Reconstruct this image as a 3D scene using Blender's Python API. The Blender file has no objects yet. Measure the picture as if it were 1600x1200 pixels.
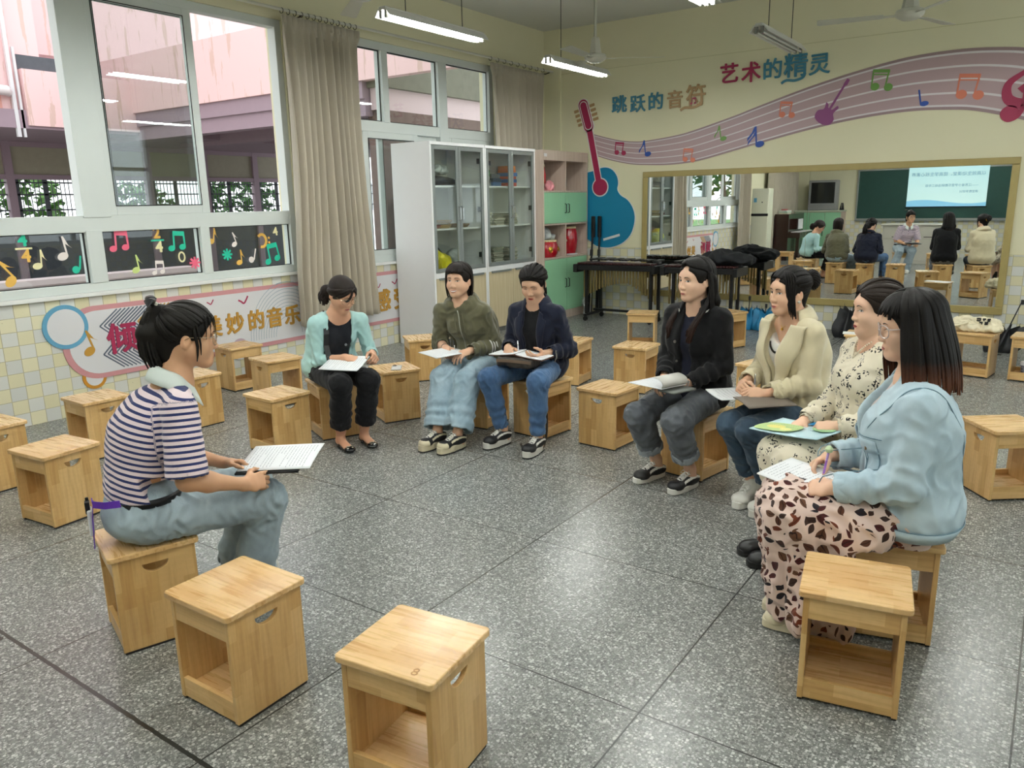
import bpy, bmesh, math, random
import numpy as np
from mathutils import Vector, Matrix
R = math.radians
PI = math.pi
SC = bpy.context.scene
COL = SC.collection
# ---------------------------------------------------------------- camera, sky, exposure
cam_d = bpy.data.cameras.new('camera')
cam_d.sensor_width = 36.0
cam_d.lens = 36.0 * 1210.86 / 1600.0
cam_d.clip_start = 0.05
cam = bpy.data.objects.new('camera', cam_d)
COL.objects.link(cam)
_yaw, _pitch, _roll = -0.611773, 0.230765, -0.0191655
_f = Vector((math.sin(_yaw) * math.cos(_pitch), math.cos(_yaw) * math.cos(_pitch), -math.sin(_pitch)))
_r = Vector((math.cos(_yaw), -math.sin(_yaw), 0))
_u = _r.cross(_f)
_r2 = math.cos(_roll) * _r + math.sin(_roll) * _u
_u2 = -math.sin(_roll) * _r + math.cos(_roll) * _u
cam.matrix_world = Matrix(((_r2.x, _u2.x, -_f.x, 6.3835), (_r2.y, _u2.y, -_f.y, -10.0833), (_r2.z, _u2.z, -_f.z, 1.61975), (0, 0, 0, 1)))
SC.camera = cam
SC.view_settings.view_transform = 'Standard'
SC.view_settings.look = 'None'
SC.view_settings.gamma = 1.0
SC.view_settings.use_curve_mapping = False
SC.view_settings.exposure = 0.92
# overcast sky: one even, slightly cool dome
world = bpy.data.worlds.new('overcast_sky')
SC.world = world
world.use_nodes = True
_bg = world.node_tree.nodes['Background']
_bg.inputs[0].default_value = (0.93, 0.97, 1.0, 1)
_bg.inputs[1].default_value = 1.3
TUBE_POWER = 45.0
# sky portals: guide the daylight through the window openings
def portal(y0, y1, z0, z1, x, inward):
    l = bpy.data.lights.new('window_daylight_portal', 'AREA')
    l.shape = 'RECTANGLE'
    l.size = abs(z1 - z0)
    l.size_y = abs(y1 - y0)
    l.cycles.is_portal = True
    o = bpy.data.objects.new('window_daylight_portal', l)
    o.location = (x, (y0 + y1) / 2, (z0 + z1) / 2)
    o.rotation_euler = (0, R(-90) if inward > 0 else R(90), 0)
    COL.objects.link(o)
portal(-8.73, -4.73, .97, 3.36, -.25, 1)
portal(-4.3, -1.27, .97, 3.36, -.25, 1)
portal(-8.9, -5.3, 1.0, 3.2, 8.85, -1)  # this and the next: openings of the added right-hand windows
portal(-4.3, -1.0, 1.0, 3.2, 8.85, -1)
# ---------------------------------------------------------------- helpers
def lin(c):
    return tuple((x / 12.92 if x <= .04045 else ((x + .055) / 1.055) ** 2.4) for x in c)
def hx(s):
    return lin(tuple(int(s[i:i + 2], 16) / 255 for i in (0, 2, 4)))
class NT:
    """small wrapper round a node tree"""
    def __init__(s, name):
        s.m = bpy.data.materials.new(name)
        s.m.use_nodes = True
        s.t = s.m.node_tree
        s.b = s.t.nodes['Principled BSDF']
        s.out = s.t.nodes['Material Output']
    def n(s, typ, ins=None, **kw):
        nd = s.t.nodes.new('ShaderNode' + typ)
        for k, v in kw.items():
            setattr(nd, k, v)
        for k, v in (ins or {}).items():
            s.set(nd, k, v)
        return nd
    def set(s, nd, k, v):
        if isinstance(v, bpy.types.NodeSocket):
            s.t.links.new(v, nd.inputs[k])
        else:
            nd.inputs[k].default_value = v
    def math(s, op, a, b=0.0, c=0.0):
        return s.n('Math', {0: a, 1: b, 2: c}, operation=op).outputs[0]
    def mix(s, f, a, b, blend='MIX'):
        nd = s.n('Mix', data_type='RGBA', blend_type=blend)
        s.set(nd, 0, f)
        for i, v in ((6, a), (7, b)):
            if not isinstance(v, bpy.types.NodeSocket):
                v = (*v[:3], 1)
            s.set(nd, i, v)
        return nd.outputs[2]
    def ramp(s, f, stops, interp='LINEAR'):
        nd = s.n('ValToRGB', {0: f})
        e = nd.color_ramp.elements
        nd.color_ramp.interpolation = interp
        while len(e) < len(stops):
            e.new(.5)
        for i, (p, c) in enumerate(stops):
            e[i].position = p
            e[i].color = (*c[:3], 1)
        return nd.outputs[0]
    def p(s, **kw):
        for k, v in kw.items():
            k = {'base': 'Base Color', 'rough': 'Roughness', 'metal': 'Metallic', 'spec': 'Specular IOR Level', 'trans': 'Transmission Weight', 'coat': 'Coat Weight',
                 'sheen': 'Sheen Weight', 'normal': 'Normal', 'em': 'Emission Color', 'ems': 'Emission Strength', 'alpha': 'Alpha', 'sss': 'Subsurface Weight'}[k]
            if k in ('Base Color', 'Emission Color') and not isinstance(v, bpy.types.NodeSocket):
                v = (*v[:3], 1)
            s.set(s.b, k, v)
        return s
    def bump(s, h, strength=.3, dist=.005):
        s.p(normal=s.n('Bump', {'Height': h, 'Strength': strength, 'Distance': dist}).outputs[0])
        return s
    def obj(s):
        return s.n('TexCoord').outputs['Object']
    def noise(s, vec, scale, detail=3, rough=.5):
        return s.n('TexNoise', {'Vector': vec, 'Scale': scale, 'Detail': detail, 'Roughness': rough}).outputs[0]
    def mapv(s, vec, scale=(1, 1, 1), rot=(0, 0, 0), loc=(0, 0, 0)):
        return s.n('Mapping', {'Vector': vec, 'Scale': scale, 'Rotation': rot, 'Location': loc}).outputs[0]
def plain(name, col, rough=.5, metal=0.0, spec=.5, var=0.0, bump=0.0, bscale=200, **kw):
    t = NT(name)
    if isinstance(col, str):
        col = hx(col)
    if var:
        nz = t.noise(t.obj(), 9, 3)
        c = t.mix(nz, tuple(x * (1 - var) for x in col), tuple(min(1, x * (1 + var)) for x in col))
        t.p(base=c)
    else:
        t.p(base=col)
    t.p(rough=rough, metal=metal, spec=spec, **kw)
    if bump:
        t.bump(t.noise(t.obj(), bscale, 2), bump, .002)
    return t.m
def glow(name, col, strength):
    t = NT(name)
    t.p(base=(.8, .8, .8), em=col, ems=strength, rough=.4)
    return t.m
class MB:
    """collects shapes; build() links them as ONE mesh object"""
    def __init__(s):
        s.v, s.f, s.mi = [], [], []
        s.cur = 0
    def add(s, vs, fs):
        o = len(s.v)
        s.v += [tuple(v) for v in vs]
        s.f += [tuple(i + o for i in f) for f in fs]
        s.mi += [s.cur] * len(fs)
        return s
    def box(s, a, b, M=None):
        x0, y0, z0 = (min(a[i], b[i]) for i in range(3))
        x1, y1, z1 = (max(a[i], b[i]) for i in range(3))
        vs = [(x0, y0, z0), (x1, y0, z0), (x1, y1, z0), (x0, y1, z0), (x0, y0, z1), (x1, y0, z1), (x1, y1, z1), (x0, y1, z1)]
        if M is not None:
            vs = [M @ Vector(v) for v in vs]
        return s.add(vs, [(0, 3, 2, 1), (4, 5, 6, 7), (0, 1, 5, 4), (1, 2, 6, 5), (2, 3, 7, 6), (3, 0, 4, 7)])
    def ring(s, c, u, w, ru, rw, n):
        return [Vector(c) + u * (ru * math.cos(2 * PI * i / n)) + w * (rw * math.sin(2 * PI * i / n)) for i in range(n)]
    def tube(s, pts, rad, n=8, flat=None, up=None, cap=True):
        """round or flat tube along a polyline; rad a number or one per point; flat = second radius factor"""
        pts = [Vector(p) for p in pts]
        m = len(pts)
        if not hasattr(rad, '__len__'):
            rad = [rad] * m
        vs, prev = [], None
        for i, p in enumerate(pts):
            t = (pts[min(i + 1, m - 1)] - pts[max(i - 1, 0)])
            t = t.normalized() if t.length > 1e-9 else Vector((0, 0, 1))
            if up is not None:
                ref = Vector(up[i]) if hasattr(up[0], '__len__') else Vector(up)
            elif prev is None:
                ref = Vector((0, 0, 1)) if abs(t.z) < .9 else Vector((0, 1, 0))
            else:
                ref = prev
            w = (ref - t * ref.dot(t))
            w = w.normalized() if w.length > 1e-6 else t.orthogonal().normalized()
            u = t.cross(w)
            prev = w
            vs += s.ring(p, u, w, rad[i], rad[i] * (flat or 1), n)
        fs = [(i * n + j, i * n + (j + 1) % n, (i + 1) * n + (j + 1) % n, (i + 1) * n + j) for i in range(m - 1) for j in range(n)]
        if cap:
            fs += [tuple(reversed(range(n))), tuple((m - 1) * n + j for j in range(n))]
        return s.add(vs, fs)
    def cyl(s, a, b, r0, r1=None, n=16):
        return s.tube([a, b], [r0, r0 if r1 is None else r1], n)
    def lathe(s, prof, c=(0, 0, 0), n=24, M=None):
        vs = []
        for r, z in prof:
            vs += [Vector((c[0] + r * math.cos(2 * PI * j / n), c[1] + r * math.sin(2 * PI * j / n), c[2] + z)) for j in range(n)]
        if M is not None:
            vs = [M @ v for v in vs]
        m = len(prof)
        fs = [(i * n + j, i * n + (j + 1) % n, (i + 1) * n + (j + 1) % n, (i + 1) * n + j) for i in range(m - 1) for j in range(n)]
        fs += [tuple(reversed(range(n))), tuple((m - 1) * n + j for j in range(n))]
        return s.add(vs, fs)
    def prism(s, poly, h, M=None, z0=0.0):
        """polygon in local xy, from z0 to z0+h, then M"""
        n = len(poly)
        vs = [Vector((x, y, z0)) for x, y in poly] + [Vector((x, y, z0 + h)) for x, y in poly]
        if M is not None:
            vs = [M @ v for v in vs]
        ar = sum(poly[i][0] * poly[(i + 1) % n][1] - poly[(i + 1) % n][0] * poly[i][1] for i in range(n))
        idx = list(range(n)) if ar > 0 else list(reversed(range(n)))
        fs = [tuple(reversed(idx)), tuple(i + n for i in idx)]
        fs += [(idx[k], idx[(k + 1) % n], idx[(k + 1) % n] + n, idx[k] + n) for k in range(n)]
        return s.add(vs, fs)
    def grid(s, P):
        """P[i][j] points"""
        m, n = len(P), len(P[0])
        return s.add([q for row in P for q in row], [(i * n + j, i * n + j + 1, (i + 1) * n + j + 1, (i + 1) * n + j) for i in range(m - 1) for j in range(n - 1)])
    def strip(s, pts, nrm, w, th):
        """flat band of width w (number or list) and thickness th along pts; nrm = face normal(s)"""
        pts = [Vector(p) for p in pts]
        m = len(pts)
        if not hasattr(w, '__len__'):
            w = [w] * m
        vs = []
        for i, p in enumerate(pts):
            t = (pts[min(i + 1, m - 1)] - pts[max(i - 1, 0)]).normalized()
            nn = Vector(nrm[i]) if hasattr(nrm[0], '__len__') else Vector(nrm)
            sd = t.cross(nn).normalized()
            nn = sd.cross(t)
            for a, b in ((-1, 0), (1, 0), (1, 1), (-1, 1)):
                vs.append(p + sd * (a * w[i] / 2) + nn * (b * th))
        fs = [(i * 4 + j, i * 4 + (j + 1) % 4, (i + 1) * 4 + (j + 1) % 4, (i + 1) * 4 + j) for i in range(m - 1) for j in range(4)]
        fs += [(3, 2, 1, 0), tuple((m - 1) * 4 + j for j in range(4))]
        return s.add(vs, fs)
    def build(s, name, mat, parent=None, smooth=False, bevel=0.0, seg=2, loc=None, fixn=False):
        me = bpy.data.meshes.new(name)
        me.from_pydata(s.v, [], s.f)
        for m in (mat if isinstance(mat, (list, tuple)) else [mat]):
            me.materials.append(m)
        if len(me.materials) > 1:
            me.polygons.foreach_set('material_index', s.mi)
        if fixn:
            bm = bmesh.new(); bm.from_mesh(me)
            bmesh.ops.recalc_face_normals(bm, faces=bm.faces)
            bm.to_mesh(me); bm.free()
        me.update()
        o = bpy.data.objects.new(name, me)
        COL.objects.link(o)
        if parent is not None:
            o.parent = parent
        if loc is not None:
            o.location = loc
        if smooth:
            me.polygons.foreach_set('use_smooth', [True] * len(me.polygons))
            try:
                me.set_sharp_from_angle(angle=smooth if isinstance(smooth, float) else R(40))
            except Exception:
                pass
        if bevel:
            b = o.modifiers.new('edge', 'BEVEL')
            b.width = bevel; b.segments = seg; b.limit_method = 'ANGLE'; b.angle_limit = R(35)
        return o
def tag(o, label=None, cat=None, group=None, kind=None):
    if label: o['label'] = label
    if cat: o['category'] = cat
    if group: o['group'] = group
    if kind: o['kind'] = kind
    return o
def thing(name, label, cat, loc=(0, 0, 0), rz=0.0, group=None):
    o = bpy.data.objects.new(name, None)
    o.empty_display_size = .1
    o.location = loc
    o.rotation_euler = (0, 0, rz)
    COL.objects.link(o)
    return tag(o, label, cat, group)
def struct(o):
    o['kind'] = 'structure'
    return o
def dup(root, loc, rz, label=None, group=None):
    kids = {}
    for ob in COL.objects:
        if ob.parent is not None:
            kids.setdefault(ob.parent, []).append(ob)
    def cp(o, par):
        c = o.copy(); COL.objects.link(c)
        if par is not None:
            c.parent = par
        for ch in kids.get(o, []):
            cp(ch, c)
        return c
    c = cp(root, None)
    c.location = loc
    c.rotation_euler = (0, 0, rz)
    return tag(c, label, None, group)
def text_mesh(name, body, size, M, mat, parent=None, extrude=.003, bold=0.0, space=1.0, align='CENTER'):
    cu = bpy.data.curves.new(name, 'FONT')
    cu.body = body; cu.size = size; cu.extrude = extrude; cu.space_character = space
    cu.align_x = align; cu.align_y = 'CENTER'
    o = bpy.data.objects.new(name, cu)
    COL.objects.link(o)
    dg = bpy.context.evaluated_depsgraph_get()
    me = bpy.data.meshes.new_from_object(o.evaluated_get(dg))
    bpy.data.objects.remove(o)
    bpy.data.curves.remove(cu)
    if bold:      # heavier strokes: the same glyph laid down again a hair to each side
        vs = [v.co.copy() for v in me.vertices]; fs = [tuple(p.vertices) for p in me.polygons]
        av, af = [], []
        for k, (dx, dy) in enumerate(((0, 0), (1, 0), (-1, 0), (0, 1), (0, -1), (.7, .7), (-.7, .7), (.7, -.7), (-.7, -.7))):
            af += [tuple(i + len(av) for i in f) for f in fs]
            av += [v + Vector((dx * bold, dy * bold, k * .00004)) for v in vs]
        me = bpy.data.meshes.new(name)
        me.from_pydata(av, [], af)
    me.transform(M)
    me.materials.clear()
    me.materials.append(mat)
    me.name = name
    o = bpy.data.objects.new(name, me)
    COL.objects.link(o)
    if parent is not None:
        o.parent = parent
    return o
# frames for flat things: local xy on the wall, local z out of the wall
def on_back(x, z, y=0.0, rot=0.0):    # faces -y
    return Matrix.Translation((x, y, z)) @ Matrix(((1, 0, 0, 0), (0, 0, -1, 0), (0, 1, 0, 0), (0, 0, 0, 1))) @ Matrix.Rotation(rot, 4, 'Z')
def on_left(y, z, x=0.0, rot=0.0):    # faces +x ; reading direction is +y
    return Matrix.Translation((x, y, z)) @ Matrix(((0, 0, 1, 0), (1, 0, 0, 0), (0, 1, 0, 0), (0, 0, 0, 1))) @ Matrix.Rotation(rot, 4, 'Z')
def on_front(x, z, y, rot=0.0):       # faces +y ; reading direction is -x
    return Matrix.Translation((x, y, z)) @ Matrix(((-1, 0, 0, 0), (0, 0, 1, 0), (0, 1, 0, 0), (0, 0, 0, 1))) @ Matrix.Rotation(rot, 4, 'Z')
def circle(r, n=32, cx=0, cy=0, a0=0, a1=2 * PI):
    return [(cx + r * math.cos(a0 + (a1 - a0) * i / n), cy + r * math.sin(a0 + (a1 - a0) * i / n)) for i in range(n)]
def smooth_poly(pts, k=6):
    """closed Catmull-Rom through pts"""
    out = []
    n = len(pts)
    for i in range(n):
        p0, p1, p2, p3 = (pts[(i + d) % n] for d in (-1, 0, 1, 2))
        for j in range(k):
            t = j / k
            out.append(tuple(.5 * (2 * p1[d] + (p2[d] - p0[d]) * t + (2 * p0[d] - 5 * p1[d] + 4 * p2[d] - p3[d]) * t * t + (3 * p1[d] - p0[d] - 3 * p2[d] + p3[d]) * t ** 3) for d in range(len(p1))))
    return out
def spline(pts, k=6):
    """open Catmull-Rom"""
    out = []
    n = len(pts)
    for i in range(n - 1):
        p0, p1, p2, p3 = (pts[min(max(i + d, 0), n - 1)] for d in (-1, 0, 1, 2))
        for j in range(k):
            t = j / k
            out.append(tuple(.5 * (2 * p1[d] + (p2[d] - p0[d]) * t + (2 * p0[d] - 5 * p1[d] + 4 * p2[d] - p3[d]) * t * t + (3 * p1[d] - p0[d] - 3 * p2[d] + p3[d]) * t ** 3) for d in range(len(p1))))
    out.append(tuple(pts[-1]))
    return out
def arch_glass(name, tint=(.93, .97, .95), rough=0.0, ior=1.5):
    """thin pane: see-through plus fresnel reflection"""
    t = NT(name)
    t.t.nodes.remove(t.b)
    fc = t.n('LayerWeight', {'Blend': .5}).outputs['Facing']
    fr = t.math('ADD', .045, t.math('MULTIPLY', .95, t.math('POWER', fc, 5.0)))
    tr = t.n('BsdfTransparent', {'Color': (*tint, 1)}).outputs[0]
    gl = t.n('BsdfGlossy', {'Color': (1, 1, 1, 1), 'Roughness': rough}).outputs[0]
    mx = t.n('MixShader', {0: fr, 1: tr, 2: gl}).outputs[0]
    t.t.links.new(mx, t.out.inputs[0])
    return t.m
def wood(name, axis, light='ddb272', dark='b98546', rough=.32):
    """finger-jointed rubber wood, planks along the given local axis"""
    t = NT(name)
    rnd = t.n('ObjectInfo').outputs['Random']
    off = t.n('CombineXYZ', {0: t.math('MULTIPLY', rnd, 7.3), 1: t.math('MULTIPLY', rnd, 3.1), 2: t.math('MULTIPLY', rnd, 5.7)}).outputs[0]
    v = t.n('VectorMath', {0: t.obj(), 1: off}, operation='ADD').outputs[0]
    x, y, z = (t.n('SeparateXYZ', {0: v}).outputs[i] for i in range(3))
    order = {'x': (x, y, z), 'z': (z, y, x), 'xz': (x, z, y), 'y': (y, x, z)}[axis]
    bv = t.n('CombineXYZ', {0: order[0], 1: order[1], 2: 0.0}).outputs[0]
    br = t.n('TexBrick', {'Vector': bv, 'Color1': (*hx(light), 1), 'Color2': (*hx(dark), 1), 'Scale': 1.0, 'Mortar Size': 0.0, 'Bias': -.25, 'Brick Width': .19, 'Row Height': .043}, offset=.37)
    g = t.n('CombineXYZ', {0: t.math('MULTIPLY', order[0], 5.0), 1: t.math('MULTIPLY', order[1], 70.0), 2: t.math('MULTIPLY', order[2], 70.0)}).outputs[0]
    gr = t.noise(g, 1.0, 4, .6)
    br2 = t.n('TexBrick', {'Vector': bv, 'Color1': (0, 0, 0, 1), 'Color2': (5, 5, 5, 1), 'Scale': 1.0, 'Mortar Size': 0.0, 'Brick Width': .19, 'Row Height': .043}, offset=.37)
    c = t.mix(.9, br.outputs[0], t.ramp(gr, [(.28, (.80, .73, .64)), (.55, (1, 1, 1)), (.8, (1.0, .98, .95))]), 'MULTIPLY')
    w = t.n('TexWave', {'Vector': t.n('VectorMath', {0: t.n('CombineXYZ', {0: t.math('MULTIPLY', order[0], .5), 1: order[1], 2: order[2]}).outputs[0], 1: br2.outputs[0]}, operation='ADD').outputs[0], 'Scale': 24.0, 'Distortion': 5.0, 'Detail': 2.0, 'Detail Scale': 1.2}).outputs[1]
    c = t.mix(t.math('MULTIPLY', w, .05), c, hx('a87a42'))
    t.p(base=c, rough=t.math('ADD', t.math('MULTIPLY', gr, .12), rough - .06), spec=.5, coat=.25)
    t.b.inputs['Coat Roughness'].default_value = .18
    t.bump(gr, .06, .001)
    return t.m
# ---------------------------------------------------------------- smooth solids: blended fields turned into one quad mesh
V3 = lambda *a: np.array(a, dtype=np.float64)
def nrm(v):
    v = np.asarray(v, float)
    return v / (np.linalg.norm(v) + 1e-12)
def frame(fwd, up=(0, 0, 1)):
    """3x3 with columns right, forward, up"""
    f = nrm(fwd); r = nrm(np.cross(f, up)); u = np.cross(r, f)
    return np.stack([r, f, u], 1)
class SDF:
    def __init__(s):
        s.p = []
    def _a(s, fn, k, op, lo, hi):
        s.p.append((fn, k, op, np.asarray(lo, float), np.asarray(hi, float)))
        return s
    def cone(s, a, b, ra, rb=None, k=.02, op=1):
        a, b = np.asarray(a, float), np.asarray(b, float)
        rb = ra if rb is None else rb
        ba = b - a; L2 = max(ba @ ba, 1e-12)
        def fn(P):
            q = P - a
            t = np.clip(q @ ba / L2, 0, 1)
            return np.linalg.norm(q - t[:, None] * ba, axis=1) - (ra + (rb - ra) * t)
        m = max(ra, rb)
        return s._a(fn, k, op, np.minimum(a, b) - m, np.maximum(a, b) + m)
    def ell(s, c, r, Rm=None, k=.02, op=1):
        c = np.asarray(c, float); r = np.asarray(r, float)
        r = np.full(3, float(r)) if r.ndim == 0 else r
        Rm = np.eye(3) if Rm is None else Rm
        def fn(P):
            q = (P - c) @ Rm
            k0 = np.linalg.norm(q / r, axis=1); k1 = np.linalg.norm(q / (r * r), axis=1)
            return np.where(k1 > 1e-9, k0 * (k0 - 1) / np.maximum(k1, 1e-9), -r.min())
        ext = np.sqrt(((Rm * r) ** 2).sum(1))
        return s._a(fn, k, op, c - ext, c + ext)
    def tube(s, a, b, ra, rb, side, k=.02, op=1):
        """elliptic cone: ra, rb = (half width along side, half depth)"""
        a, b = np.asarray(a, float), np.asarray(b, float)
        ba = b - a; L = np.linalg.norm(ba) + 1e-12; w = ba / L
        sd = np.asarray(side, float); sd = nrm(sd - w * (sd @ w)); n = np.cross(w, sd)
        def fn(P):
            q = P - a
            x = q @ w; t = np.clip(x / L, 0, 1); ov = x - t * L
            rx = ra[0] + (rb[0] - ra[0]) * t; ry = ra[1] + (rb[1] - ra[1]) * t
            m = np.minimum(rx, ry)
            return (np.sqrt((q @ sd / rx) ** 2 + (q @ n / ry) ** 2 + (ov / m) ** 2) - 1) * m
        m = max(*ra, *rb)
        return s._a(fn, k, op, np.minimum(a, b) - m, np.maximum(a, b) + m)
    def box(s, c, h, Rm=None, rnd=.01, k=.02, op=1):
        c = np.asarray(c, float); h = np.asarray(h, float) - rnd
        Rm = np.eye(3) if Rm is None else Rm
        def fn(P):
            q = np.abs((P - c) @ Rm) - h
            return np.linalg.norm(np.maximum(q, 0), axis=1) + np.minimum(q.max(1), 0) - rnd
        ext = np.abs(Rm) @ (h + rnd)
        return s._a(fn, k, op, c - ext, c + ext)
    def cut(s, p, n, k=.004, region=None):
        """remove everything on the +n side of the plane (inside region = (centre, radius) if given)"""
        p, n = np.asarray(p, float), nrm(n)
        def fn(P):
            d = -((P - p) @ n)
            if region is not None:
                d = np.maximum(d, np.linalg.norm(P - np.asarray(region[0]), axis=1) - region[1])
            return d
        big = np.full(3, 1e3)
        return s._a(fn, k, -1, -big, big)
    def func(s, fn, k, op, lo=None, hi=None):
        return s._a(fn, k, op, np.full(3, -1e3) if lo is None else lo, np.full(3, 1e3) if hi is None else hi)
    def ev(s, P, sel=None):
        d = np.full(len(P), 1e3)
        for i, (fn, k, op, lo, hi) in enumerate(s.p):
            if sel is None:
                m = slice(None); q = P
            else:
                m = sel[i]
                if not len(m):
                    continue
                q = P[m]
            v = fn(q); a = d[m]
            if op == 1:
                h = np.maximum(k - np.abs(a - v), 0) / max(k, 1e-9)
                d[m] = np.minimum(a, v) - h * h * k * .25
            else:
                v = -v
                h = np.maximum(k - np.abs(a - v), 0) / max(k, 1e-9)
                d[m] = np.maximum(a, v) + h * h * k * .25
        return d
    def mesh(s, h, pad=.02, lo=None, hi=None):
        add = [p for p in s.p if p[2] == 1]
        l0 = np.min([p[3] for p in add], 0) - pad if lo is None else np.asarray(lo, float)
        h0 = np.max([p[4] for p in add], 0) + pad if hi is None else np.asarray(hi, float)
        B = 8
        nb = np.maximum(np.ceil((h0 - l0) / (h * B)).astype(int), 1)
        ijk = np.stack(np.meshgrid(*[np.arange(n) for n in nb], indexing='ij'), -1).reshape(-1, 3)
        cen = l0 + (ijk + .5) * B * h
        hb = B * h * .5 * 1.7321
        near = []
        for fn, k, op, lo_, hi_ in s.p:
            e = np.maximum(np.maximum(lo_ - cen, cen - hi_), 0)
            near.append(np.linalg.norm(e, axis=1) < hb * 1.25 + k + h * 2)
        anyadd = np.zeros(len(cen), bool)
        for p, m in zip(s.p, near):
            if p[2] == 1:
                anyadd |= m
        dc = np.full(len(cen), 1e3)
        ii = np.nonzero(anyadd)[0]
        dc[ii] = s.ev(cen[ii])
        act = np.nonzero(np.abs(dc) < hb * 1.6 + .006)[0]
        n = B + 1
        loc = np.stack(np.meshgrid(*[np.arange(n)] * 3, indexing='ij'), -1).reshape(-1, 3)
        base = ijk[act] * B
        P = (l0 + (base[:, None, :] + loc[None]) * h).reshape(-1, 3)
        m3 = n ** 3
        sel = []
        for nr in near:
            bi = np.nonzero(nr[act])[0]
            sel.append((bi[:, None] * m3 + np.arange(m3)).ravel())
        D = s.ev(P, sel).reshape(len(act), n, n, n)
        neg = D < 0
        c8 = [(a, b, c) for a in (0, 1) for b in (0, 1) for c in (0, 1)]
        cnt = sum(neg[:, a:a + B, b:b + B, c:c + B].astype(np.int8) for a, b, c in c8)
        cell = np.argwhere((cnt > 0) & (cnt < 8))
        if not len(cell):
            return np.zeros((0, 3)), np.zeros((0, 4), int)
        bi, ci = cell[:, 0], cell[:, 1:]
        val = {c: D[bi, ci[:, 0] + c[0], ci[:, 1] + c[1], ci[:, 2] + c[2]] for c in c8}
        acc = np.zeros((len(cell), 3)); num = np.zeros(len(cell))
        for a in c8:
            for ax in range(3):
                if a[ax] == 0:
                    bq = list(a); bq[ax] = 1; bq = tuple(bq)
                    va, vb = val[a], val[bq]
                    cr = (va < 0) != (vb < 0)
                    t = np.where(cr, va / np.where(cr, va - vb, 1), 0)
                    p = np.array(a, float)[None].repeat(len(cell), 0); p[:, ax] = t
                    acc += p * cr[:, None]; num += cr
        G = base[bi] + ci
        Vt = l0 + (G + acc / num[:, None]) * h
        dims = nb * B + 2
        key = ((G[:, 0] + 1) * (dims[1] + 1) + G[:, 1] + 1) * (dims[2] + 1) + G[:, 2] + 1
        od = np.argsort(key); sk = key[od]
        def look(g):
            kk = ((g[:, 0] + 1) * (dims[1] + 1) + g[:, 1] + 1) * (dims[2] + 1) + g[:, 2] + 1
            p = np.clip(np.searchsorted(sk, kk), 0, len(sk) - 1)
            return np.where(sk[p] == kk, od[p], -1)
        F = []
        for ax in range(3):
            o = np.zeros(3, int); o[ax] = 1
            a = val[(0, 0, 0)] < 0; b = val[tuple(o)] < 0
            for flip, msk in ((0, a & ~b), (1, ~a & b)):
                g = G[msk]
                if not len(g):
                    continue
                u, w = [np.eye(3, dtype=int)[(ax + 1) % 3], np.eye(3, dtype=int)[(ax + 2) % 3]]
                q = np.stack([look(g - u - w), look(g - w), look(g), look(g - u)], 1)
                q = q[(q >= 0).all(1)]
                F.append(q if flip == 0 else q[:, ::-1])
        return Vt, np.concatenate(F)
def vnormals(V, F):
    n = np.cross(V[F[:, 2]] - V[F[:, 0]], V[F[:, 3]] - V[F[:, 1]])
    N = np.zeros_like(V)
    for i in range(4):
        np.add.at(N, F[:, i], n)
    return N / (np.linalg.norm(N, axis=1)[:, None] + 1e-12)
_rs = np.random.RandomState(7)
_NK = [(_rs.randn(3), _rs.rand() * 6.28) for _ in range(14)]
def snoise(P, scale, seed=0, n=7):
    """cheap smooth noise, about -1..1"""
    P = P * scale + seed * 3.17
    Q = P + .6 * np.sin(P[:, [1, 2, 0]] * 1.3 + seed)
    return sum(np.sin(Q @ _NK[(i + seed) % 14][0] + _NK[(i * 3 + seed) % 14][1]) for i in range(n)) / (n ** .5 * 1.2)
def ridges(P, scale, seed=0):
    return 1 - 2 * np.abs(snoise(P, scale, seed, 4))
def np_mesh(name, V, F, mats, parent=None, mi=None, smooth=True, attr=None, origin=None):
    if origin is not None:
        V = V - np.asarray(origin)
    me = bpy.data.meshes.new(name)
    F = np.asarray(F)
    nf, k = F.shape
    me.vertices.add(len(V)); me.vertices.foreach_set('co', V.astype(np.float32).ravel())
    me.loops.add(nf * k); me.loops.foreach_set('vertex_index', F.astype(np.int32).ravel())
    me.polygons.add(nf); me.polygons.foreach_set('loop_start', np.arange(0, nf * k, k, dtype=np.int32))
    for m in (mats if isinstance(mats, (list, tuple)) else [mats]):
        me.materials.append(m)
    if mi is not None:
        me.polygons.foreach_set('material_index', np.asarray(mi, np.int32))
    if smooth:
        me.polygons.foreach_set('use_smooth', np.ones(nf, bool))
    if attr:
        for nm, a in attr.items():
            at = me.attributes.new(nm, 'FLOAT', 'POINT'); at.data.foreach_set('value', a.astype(np.float32))
    me.update(calc_edges=True)
    me.validate()
    o = bpy.data.objects.new(name, me)
    COL.objects.link(o)
    if parent is not None:
        o.parent = parent
    return o
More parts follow.
